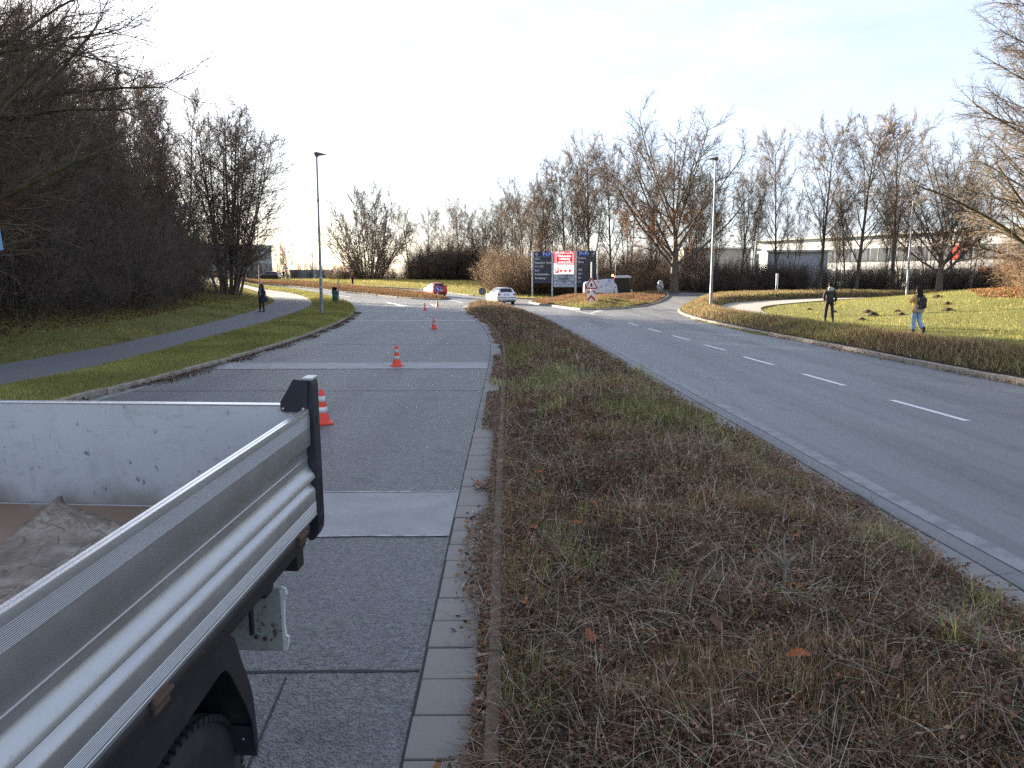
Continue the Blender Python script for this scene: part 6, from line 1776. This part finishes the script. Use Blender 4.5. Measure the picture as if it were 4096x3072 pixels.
# ------------------------------------------------------------------ people
mat('skin', (0.42, 0.26, 0.19), 0.6, col2=(0.38, 0.22, 0.16), nscale=20)
mat('hair_dark', (0.012, 0.009, 0.008), 0.85, spec=.15, col2=(0.025, 0.018, 0.014), nscale=40)
mat('coat_dark', (0.016, 0.017, 0.024), 0.8, col2=(0.03, 0.032, 0.042), nscale=8, bump=.3, bscale=20)
mat('scarf_grey', (0.13, 0.15, 0.19), 0.9, col2=(0.08, 0.095, 0.13), nscale=14, bump=.4, bscale=40)
mat('leggings', (0.012, 0.012, 0.014), 0.85)
mat('boots', (0.01, 0.01, 0.011), 0.6)
mat('jacket_olive', (0.03, 0.026, 0.018), 0.85, col2=(0.045, 0.038, 0.026), nscale=8, bump=.3, bscale=20)
mat('hood_grey', (0.35, 0.37, 0.4), 0.9, bump=.3, bscale=30)
mat('jeans_black', (0.011, 0.012, 0.015), 0.85)
mat('jacket_mustard', (0.62, 0.41, 0.15), 0.9, col2=(0.52, 0.33, 0.115), nscale=9, bump=.3, bscale=25)
mat('jeans_blue', (0.3, 0.42, 0.56), 0.9, col2=(0.22, 0.33, 0.47), nscale=6, bump=.3, bscale=25)
mat('pack_black', (0.012, 0.012, 0.015), 0.7, bump=.2, bscale=25)
mat('bag_blue', (0.02, 0.075, 0.12), 0.55, col2=(0.015, 0.05, 0.085), nscale=6)
mat('jacket_darkred', (0.11, 0.018, 0.02), 0.85)
def skin_mesh(name, joints, bones, rad, root, m, parent, sub=2):
    """one continuous surface grown over a jointed skeleton"""
    ks = list(joints); idx = {k: i for i, k in enumerate(ks)}
    me = bpy.data.meshes.new(name)
    me.from_pydata([joints[k] for k in ks], [(idx[a], idx[b]) for a, b in bones], [])
    o = bpy.data.objects.new('tmp', me); COL.objects.link(o)
    md = o.modifiers.new('s', 'SKIN'); md.use_smooth_shade = True
    md.branch_smoothing = .6
    for k in ks:
        r_ = rad[k]; v = me.skin_vertices[0].data[idx[k]]
        v.radius = r_ if isinstance(r_, tuple) else (r_, r_)
        v.use_root = (k == root)
    md2 = o.modifiers.new('u', 'SUBSURF'); md2.levels = sub; md2.render_levels = sub
    dg = bpy.context.evaluated_depsgraph_get()
    em = bpy.data.meshes.new_from_object(o.evaluated_get(dg))
    em.name = name
    bpy.data.objects.remove(o); bpy.data.meshes.remove(me)
    em.polygons.foreach_set('use_smooth', [True] * len(em.polygons))
    em.materials.clear()
    return link(name, em, m, parent)
def ring(cx, cy, z, a, b, n=20, jag=0.0):
    return [(cx + a * math.cos(2 * math.pi * k / n) * (1 + jag * math.sin(3 * k)), cy + b * math.sin(2 * math.pi * k / n), z) for k in range(n)]
# body faces -Y in its own frame; heights for a 1.75 m figure
def person(label, x, y, rz, h, pose, z=None, group=None):
    p = empty('person', (x, y, (float(zt(x, y)) + .11) if z is None else z), rz, label, 'person', group)
    s_ = h / 1.75; p.scale = (s_,) * 3
    J = {'pel': (0, 0, .95), 'wai': (0, .005, 1.1), 'che': (0, .01, 1.3), 'nec': (0, .01, 1.47), 'hd0': (0, -.005, 1.55), 'hd1': (0, -.015, 1.64), 'hd2': (0, -.005, 1.7)}
    for sd, sg_ in (('l', 1), ('r', -1)):
        d_ = pose[sd]
        J['hip' + sd] = (.09 * sg_, 0, .92); J['kne' + sd] = d_['knee']; J['ank' + sd] = d_['ankle']; J['toe' + sd] = d_['toe']
        J['sho' + sd] = (.175 * sg_, .01, 1.41); J['elb' + sd] = d_['elbow']; J['wri' + sd] = d_['wrist']; J['pal' + sd] = d_['hand']
        # five fingers spreading from the palm
        pv = Vector(d_['hand']) - Vector(d_['wrist']); pv.normalize(); ax_ = pv.cross(Vector((0, 1, .2))).normalized()
        for i, (off, ln) in enumerate(((-.03, .05), (-.012, .075), (.004, .08), (.02, .075), (.034, .058))):
            b0 = Vector(d_['hand']) + ax_ * off * (1 if i else 1.3); e = b0 + pv * ln + ax_ * off * (.2 if i else 1.0) + Vector((0, -.012, 0))
            J['fa%d%s' % (i, sd)] = tuple(b0 + pv * .03 if i else b0); J['fb%d%s' % (i, sd)] = tuple(e)
    B = [('pel', 'wai'), ('wai', 'che'), ('che', 'nec'), ('nec', 'hd0'), ('hd0', 'hd1'), ('hd1', 'hd2')]
    Rd = {'pel': (.15, .11), 'wai': (.135, .1), 'che': (.165, .115), 'nec': .055, 'hd0': (.06, .075), 'hd1': (.078, .1), 'hd2': (.06, .075)}
    for sd in 'lr':
        B += [('pel', 'hip' + sd), ('hip' + sd, 'kne' + sd), ('kne' + sd, 'ank' + sd), ('ank' + sd, 'toe' + sd), ('che', 'sho' + sd), ('sho' + sd, 'elb' + sd), ('elb' + sd, 'wri' + sd), ('wri' + sd, 'pal' + sd)]
        Rd.update({'hip' + sd: .085, 'kne' + sd: .058, 'ank' + sd: .042, 'toe' + sd: .036, 'sho' + sd: .06, 'elb' + sd: .043, 'wri' + sd: .028, 'pal' + sd: (.036, .016)})
        for i in range(5):
            B += [('pal' + sd, 'fa%d%s' % (i, sd)), ('fa%d%s' % (i, sd), 'fb%d%s' % (i, sd))]
            Rd['fa%d%s' % (i, sd)] = .0095; Rd['fb%d%s' % (i, sd)] = .008
    skin_mesh('body', J, B, Rd, 'pel', 'skin', p, 1)
    # face: nose, eyes, mouth, ears
    mb = MB(); mb.tube([(0, -.1, 1.655), (0, -.118, 1.63), (0, -.125, 1.615), (0, -.105, 1.605)], [.008, .013, .017, .012], 8); mb.build('nose', 'skin', p)
    for sg_ in (-1, 1):
        mb = MB(); mb.lathe([(0, -.011), (.009, -.006), (.011, 0), (.009, .006), (0, .011)], 10, Matrix.Translation((sg_ * .032, -.098, 1.655))); mb.build('eye', 'sign_black', p)
        mb = MB(); mb.lathe([(0, -.03), (.016, -.02), (.02, 0), (.016, .02), (0, .03)], 10, Matrix.Translation((sg_ * .083, .005, 1.635))); mb.build('ear', 'skin', p)
    mb = MB(); mb.box((0, -.104, 1.575), (.045, .012, .01), bev=.004); mb.build('mouth', 'lamp_red', p)
    return p, J
def garment(name, p, J, keys, rads, m, root, bones, sub=2):
    skin_mesh(name, {k: J[k] for k in keys}, bones, dict(zip(keys, rads)), root, m, p, sub)
def trousers(p, J, m, r0=.1, r1=.075, r2=.062):
    J2 = dict(J)
    for sd in 'lr':
        a, k = Vector(J['ank' + sd]), Vector(J['kne' + sd]); J2['ank' + sd] = tuple(a + (k - a) * .1)
    keys = ['pel', 'hipl', 'hipr', 'knel', 'kner', 'ankl', 'ankr']
    garment('trousers', p, J2, keys, [(.165, .125), r0, r0, r1, r1, r2, r2], m, 'pel', [('pel', 'hipl'), ('pel', 'hipr'), ('hipl', 'knel'), ('hipr', 'kner'), ('knel', 'ankl'), ('kner', 'ankr')])
def shoes(p, J, m):
    for sd in 'lr':
        a, t_ = Vector(J['ank' + sd]), Vector(J['toe' + sd]); hl = a + Vector((0, .035, -.045))
        mb = MB(); d_ = (t_ - hl); 
        rings = []
        for f, w, hh in ((-.08, .03, .035), (0, .045, .06), (.35, .047, .055), (.7, .05, .04), (1.05, .045, .03), (1.25, .025, .02)):
            c_ = hl + d_ * f; rings.append([(c_.x + w * math.cos(2 * math.pi * k / 14), c_.y, c_.z + .01 + hh * math.sin(2 * math.pi * k / 14)) for k in range(14)])
        mb.loft(rings); mb.tube([a + Vector((0, .01, .12)), a + Vector((0, .01, 0)), hl], [.052, .054, .045], 12); mb.build('shoe', m, p, normals=True)
def jacket(p, J, m, hem, flare=.2, r=.03):
    J2 = {k: J[k] for k in ('pel', 'wai', 'che', 'nec', 'shol', 'shor', 'elbl', 'elbr', 'wril', 'wrir')}
    J2['pel'] = (0, 0, hem); J2['nec'] = (0, .015, 1.46)
    garment('jacket', p, J2, list(J2), [(flare, flare * .75), (.165 + r * .6, .13 + r * .5), (.18 + r * .5, .135 + r * .5), .075, .085, .085, .068, .068, .05, .05], m, 'che', [('pel', 'wai'), ('wai', 'che'), ('che', 'nec'), ('che', 'shol'), ('che', 'shor'), ('shol', 'elbl'), ('shor', 'elbr'), ('elbl', 'wril'), ('elbr', 'wrir')])
def hair_cap(p, m, long=None, back=1):
    mb = MB(); rings = []
    for z, a, b, cy in ((1.6, .078, .07, .04), (1.64, .092, .09, .025), (1.69, .094, .1, .012), (1.735, .08, .085, .008), (1.765, .045, .05, .006), (1.775, .01, .01, .005)):
        rings.append(ring(0, cy, z, a, b))
    mb.loft(rings)
    o = mb.build('hair', m, p, normals=True)
    if long:
        mb = MB(); rings = []
        for f in np.linspace(0, 1, 7):
            z = 1.7 + (long - 1.7) * f; rings.append(ring(0, .05 + .075 * Sm(f * 1.6), z, (.088 + .03 * math.sin(f * 2.6)) * (1 - .45 * f ** 4), .055 * (1 - .3 * f), jag=.04))
        mb.loft(rings); mb.build('hair_length', m, o, normals=True)

# woman on the left footpath, walking towards the camera and looking at her phone
pose = {'l': dict(knee=(.1, -.03, .5), ankle=(.105, .0, .09), toe=(.11, -.13, .045), elbow=(.25, .02, 1.12), wrist=(.08, -.24, 1.1), hand=(.03, -.28, 1.12)),
        'r': dict(knee=(-.1, -.06, .5), ankle=(-.11, -.08, .09), toe=(-.12, -.2, .045), elbow=(-.25, .02, 1.12), wrist=(-.09, -.24, 1.1), hand=(-.035, -.28, 1.11))}
p, J = person('woman in dark coat and grey scarf looking at her phone on the left footpath', -15.2, 47.0, -.28, 1.66, pose)
trousers(p, J, 'leggings', .095, .068, .055); shoes(p, J, 'boots'); jacket(p, J, 'coat_dark', 1.0, .2, .05)
mb = MB(); mb.loft([ring(0, 0, 1.12, .18, .145), ring(0, 0, .98, .2, .16), ring(0, 0, .8, .215, .17), ring(0, 0, .62, .225, .18)]); mb.build('coat_skirt', 'coat_dark', p, normals=True)
mb = MB(); mb.tube([(-.1, -.05, 1.5), (0, -.09, 1.47), (.1, -.05, 1.5), (.11, .05, 1.53), (0, .09, 1.54), (-.11, .05, 1.53), (-.1, -.05, 1.5)], .05, 8); mb.loft([ring(0, -.165, 1.45, .075, .02, 12), ring(.01, -.185, 1.2, .085, .022, 12), ring(.0, -.19, .95, .08, .02, 12)]); mb.build('scarf', 'scarf_grey', p, normals=True)
hair_cap(p, 'hair_dark')
mb = MB()
for sg_ in (-1, 1): mb.tube([(sg_ * .05, -.03, 1.76), (sg_ * .098, -.045, 1.66), (sg_ * .112, -.07, 1.5), (sg_ * .12, -.11, 1.33)], [.035, .042, .045, .02], 8)
mb.tube([(0, .06, 1.74), (0, .1, 1.6), (0, .11, 1.4)], [.08, .1, .09], 10); mb.build('hair_strands', 'hair_dark', p)
ww = p.matrix_basis
def at_person(p, off): return p.matrix_basis @ Vector(off)
ph_ = MB().box((0, 0, 0), (.07, .012, .14), bev=.004).build('phone', 'sign_black'); ph_.location = at_person(p, (0, -.3, 1.16)); ph_.rotation_euler = (-.7, 0, p.rotation_euler.z); tag(ph_, 'small dark phone held by the woman on the left footpath', 'phone')
hb = empty('handbag', at_person(p, (.3, .05, .82)), p.rotation_euler.z, 'blue handbag hanging from the shoulder of the woman on the left footpath', 'handbag')
rings = [[(w * math.copysign(abs(math.cos(a)) ** .6, math.cos(a)) + sh, d_ * math.copysign(abs(math.sin(a)) ** .6, math.sin(a)), z) for a in [2 * math.pi * k / 20 for k in range(20)]] for z, w, d_, sh in ((-.12, .12, .05, .03), (-.1, .14, .065, .02), (.05, .12, .06, 0), (.17, .09, .04, -.03))]
mb = MB(); mb.loft(rings); mb.build('bag_body', 'bag_blue', hb, normals=True)
mb = MB(); mb.tube([(-.08, 0, .16), (-.12, 0, .4), (-.14, 0, .58), (-.1, .03, .4), (.02, .02, .16)], .012, 6); mb.build('strap', 'bag_blue', hb)

# man in dark jacket with grey hood, seen from behind on the right footpath
pose = {'l': dict(knee=(.14, .0, .5), ankle=(.17, .02, .09), toe=(.19, -.12, .045), elbow=(.27, .05, 1.14), wrist=(.2, -.07, .96), hand=(.19, -.1, .9)),
        'r': dict(knee=(-.13, -.02, .5), ankle=(-.17, .0, .09), toe=(-.19, -.14, .045), elbow=(-.26, .05, 1.12), wrist=(-.25, -.02, .9), hand=(-.25, -.03, .83))}
p, J = person('man in dark jacket with pale grey hood standing on the right footpath', 14.55, 35.4, math.pi - .1, 1.8, pose, z=.14)
trousers(p, J, 'jeans_black', .1, .076, .064); shoes(p, J, 'boots'); jacket(p, J, 'jacket_olive', .88, .2, .05); hair_cap(p, 'hair_dark')
mb = MB(); mb.loft([ring(0, .06, 1.36, .05, .03), ring(0, .12, 1.42, .125, .075), ring(0, .09, 1.49, .135, .105), ring(0, .05, 1.53, .11, .09), ring(0, .04, 1.55, .085, .07)]); mb.build('hood', 'hood_grey', p, normals=True)

# woman with mustard jacket and backpack walking away on the right footpath
pose = {'l': dict(knee=(.09, -.06, .5), ankle=(.09, -.04, .09), toe=(.09, -.17, .045), elbow=(.3, .03, 1.17), wrist=(.22, -.14, 1.24), hand=(.2, -.19, 1.28)),
        'r': dict(knee=(-.1, -.02, .5), ankle=(-.12, .28, .17), toe=(-.12, .24, .04), elbow=(-.3, .03, 1.17), wrist=(-.24, -.14, 1.22), hand=(-.21, -.19, 1.26))}
p, J = person('woman in mustard jacket and light jeans walking away on the right footpath', 14.55, 27.7, math.pi + .05, 1.7, pose, z=.14)
# mirrored so that the trailing foot is the right one in the photo
trousers(p, J, 'jeans_blue', .105, .088, .085); shoes(p, J, 'boots'); jacket(p, J, 'jacket_mustard', 1.02, .2, .06); hair_cap(p, 'hair_dark', 1.22)
mb = MB(); mb.loft([ring(0, .0, 1.1, .19, .15), ring(0, 0, .95, .215, .165), ring(0, 0, .8, .225, .17)]); mb.build('jacket_skirt', 'jacket_mustard', p, normals=True)
bp_ = empty('backpack', at_person(p, (-.02, .24, 1.15)), p.rotation_euler.z, 'black backpack worn by the woman in the mustard jacket', 'backpack')
mb = MB(); mb.box((0, 0, 0), (.29, .15, .4), bev=.05); mb.build('pack_body', 'pack_black', bp_)
mb = MB(); mb.box((0, .09, -.07), (.22, .06, .2), bev=.025); mb.build('front_pocket', 'pack_black', bp_)
for sg_ in (-1, 1):
    mb = MB(); mb.tube([(sg_ * .1, -.06, .19), (sg_ * .12, -.12, .27), (sg_ * .13, -.28, .25), (sg_ * .14, -.36, .12)], .02, 6); mb.build('strap', 'pack_black', bp_)

# far figures
walk = {'l': dict(knee=(.09, -.1, .5), ankle=(.09, -.1, .09), toe=(.09, -.23, .045), elbow=(.24, .06, 1.14), wrist=(.22, -.06, .94), hand=(.22, -.08, .88)),
        'r': dict(knee=(-.09, .02, .5), ankle=(-.1, .16, .12), toe=(-.1, .04, .045), elbow=(-.24, .04, 1.14), wrist=(-.2, -.12, 1.0), hand=(-.19, -.15, .95))}
p, J = person('person in dark red jacket walking beside the far road in the middle', -21.9, 106.6, -.2, 1.75, walk)
trousers(p, J, 'jeans_black'); shoes(p, J, 'boots'); jacket(p, J, 'jacket_darkred', .9, .2, .05); hair_cap(p, 'hair_dark')
p, J = person('person in dark clothes standing near the parked cars far left', -44.6, 131, .4, 1.75, walk)
trousers(p, J, 'jeans_black'); shoes(p, J, 'boots'); jacket(p, J, 'coat_dark', .85, .2, .05); hair_cap(p, 'hair_dark')
p, J = person('distant person in dark clothes right of the small warning sign', -46.5, 158, .4, 1.75, walk)
trousers(p, J, 'jeans_black'); shoes(p, J, 'boots'); jacket(p, J, 'coat_dark', .85, .2, .05); hair_cap(p, 'hair_dark')
# ------------------------------------------------------------------ buildings
mat('facade_white', (0.52, 0.52, 0.51), 0.7, col2=(0.54, 0.54, 0.535), nscale=.6)
mat('facade_cream', (0.55, 0.49, 0.44), 0.75, col2=(0.48, 0.43, 0.39), nscale=.5)
mat('facade_blue', (0.42, 0.46, 0.52), 0.6, col2=(0.38, 0.42, 0.48), nscale=.6)
mat('facade_grey', (0.42, 0.44, 0.46), 0.6, col2=(0.21, 0.23, 0.25), nscale=.5)
mat('window_dark', (0.16, 0.17, 0.18), 0.2, spec=.5)
mat('panel_red', (0.62, 0.05, 0.025), 0.5)
mat('concrete_bin', (0.27, 0.28, 0.29), 0.8, col2=(0.21, 0.22, 0.23), nscale=2, bump=.3, bscale=20)
def facade(name, label, P0, P1, z0, hgt, depth, bands, wall='facade_white'):
    """wall from P0 to P1 with real window units; bands: (z_lo, z_hi, unit width, gap, list of red unit numbers)"""
    a, b = Vector((*P0, 0)), Vector((*P1, 0)); d_ = b - a; L = d_.length
    e = empty(name, (a.x, a.y, z0), math.atan2(d_.y, d_.x), label, 'building')
    mb = MB(); mb.box((L / 2, depth / 2, hgt / 2 - .5), (L, depth, hgt + 1)); mb.build('wall', wall, e)
    mb = MB(); mb.box((L / 2, depth / 2 - .15, hgt + .12), (L + .5, depth + .5, .24), bev=.03); mb.build('roof', 'facade_white', e)
    for zl, zh, uw, gap, red in bands:
        n = int(L / (uw + gap)); x = (L - n * (uw + gap)) / 2
        fme = MB().box((0, 0, 0), (uw, .12, zh - zl), bev=.015).mesh('window')
        fme.materials.append(MATS['facade_grey'])
        pme = MB().box((0, -.05, 0), (uw - .12, .06, zh - zl - .12)).mesh('pane'); pme.materials.append(MATS['window_dark'])
        mme = MB().box((0, -.07, 0), (.06, .06, zh - zl - .06)).mesh('mullion'); mme.materials.append(MATS['facade_white'])
        rme = MB().box((0, -.08, 0), (uw * .42, .08, zh - zl + .05), bev=.01).mesh('red_panel'); rme.materials.append(MATS['panel_red'])
        for k in range(n):
            w = link('window', fme, parent=e, loc=(x + (k + .5) * (uw + gap), -.03, (zl + zh) / 2))
            link('pane', pme, parent=w); link('mullion', mme, parent=w)
            if k in red: link('red_panel', rme, parent=w, loc=(-uw * .2, -.06, 0))
    return e
# long white building on the right
facade('office_building', 'long white two-storey building with red panels behind the trees on the right', (36.5, 117), (60, 78), .6, 7.0, 14,
       [(3.8, 5.5, 2.3, .3, (11,)), (1.3, 2.8, 1.9, 1.2, (10,)), ], 'facade_white')
facade('storage_hall', 'low cream-white hall behind the thin trees right of the oak', (26, 118), (36, 117.5), .6, 6.0, 12, [(.3, 1.2, 2.0, .6, ())], 'facade_cream')
facade('annex_building', 'bluish grey windowless annex in front of the long white building', (31.5, 96), (38.5, 95), .5, 4.9, 6, [(.2, 1.0, 1.2, 1.0, ())], 'facade_blue')
# grey building far left
facade('institute_building', 'grey glazed building far left behind the many-stemmed tree', (-84, 150), (-53, 172), 1.9, 7.4, 14, [(4.6, 6.4, 1.5, .5, ()), (1.6, 3.6, 1.5, .5, ())], 'facade_grey')
# concrete bins and site crane in the glare
CBG = 'concrete bins beyond the road bend'
for i, (x, w, hh) in enumerate(((-45.6, 5.0, 1.9), (-40.6, 3.0, 1.9), (-36.0, 2.6, 1.5), (-33.0, 2.2, 1.6))):
    e = empty('concrete_bin', (x, 160, 2.1), 0, ('wide', 'middle', 'third', 'rightmost')[i] + ' grey concrete bin with white posts beyond the road bend', 'bin', CBG)
    mb = MB(); mb.box((w / 2, 0, hh / 2), (w, .3, hh), bev=.02); mb.box((w - .15, 1.6, hh / 2), (.28, 2.9, hh - .01)); mb.build('wall', 'concrete_bin', e)
    for px_ in (.1, w - .2):
        mb = MB(); mb.box((px_, -.22, hh / 2 + .05), (.35, .14, hh + .1), bev=.02); mb.build('post', 'facade_white', e)
cr = empty('site_crane', (-42.5, 165, 2.1), 0, 'pale lattice site crane with slanting boom beyond the road bend', 'crane')
def lattice(mb, a, b, w, n, r_=.05):
    a, b = Vector(a), Vector(b); d_ = (b - a); t_ = d_.normalized(); s1 = t_.cross(Vector((0, 1, 0))).normalized() * w; s2 = Vector((0, 1, 0)) * w
    C4 = [s1 + s2, s1 - s2, -s1 - s2, -s1 + s2]
    for c_ in C4: mb.tube([a + c_, b + c_], r_, 4)
    for k in range(n):
        p0, p1 = a + d_ * k / n, a + d_ * (k + 1) / n
        for j in range(4): mb.tube([p0 + C4[j], p1 + C4[(j + 1) % 4]], r_ * .6, 3)
mb = MB(); lattice(mb, (0, 0, 0), (0, 0, 5.8), .22, 10); mb.build('mast', 'galv_light', cr)
mb = MB(); lattice(mb, (0, 0, 5.4), (3.6, 0, .6), .14, 12, .035); mb.build('boom', 'galv_light', cr)
for i, x in enumerate((-2.6, -1.4, .9)):
    mb = MB(); lattice(mb, (x, 0, 0), (x, 0, 3.4), .2, 6, .035); mb.build('support_mast', 'galv_light', cr)
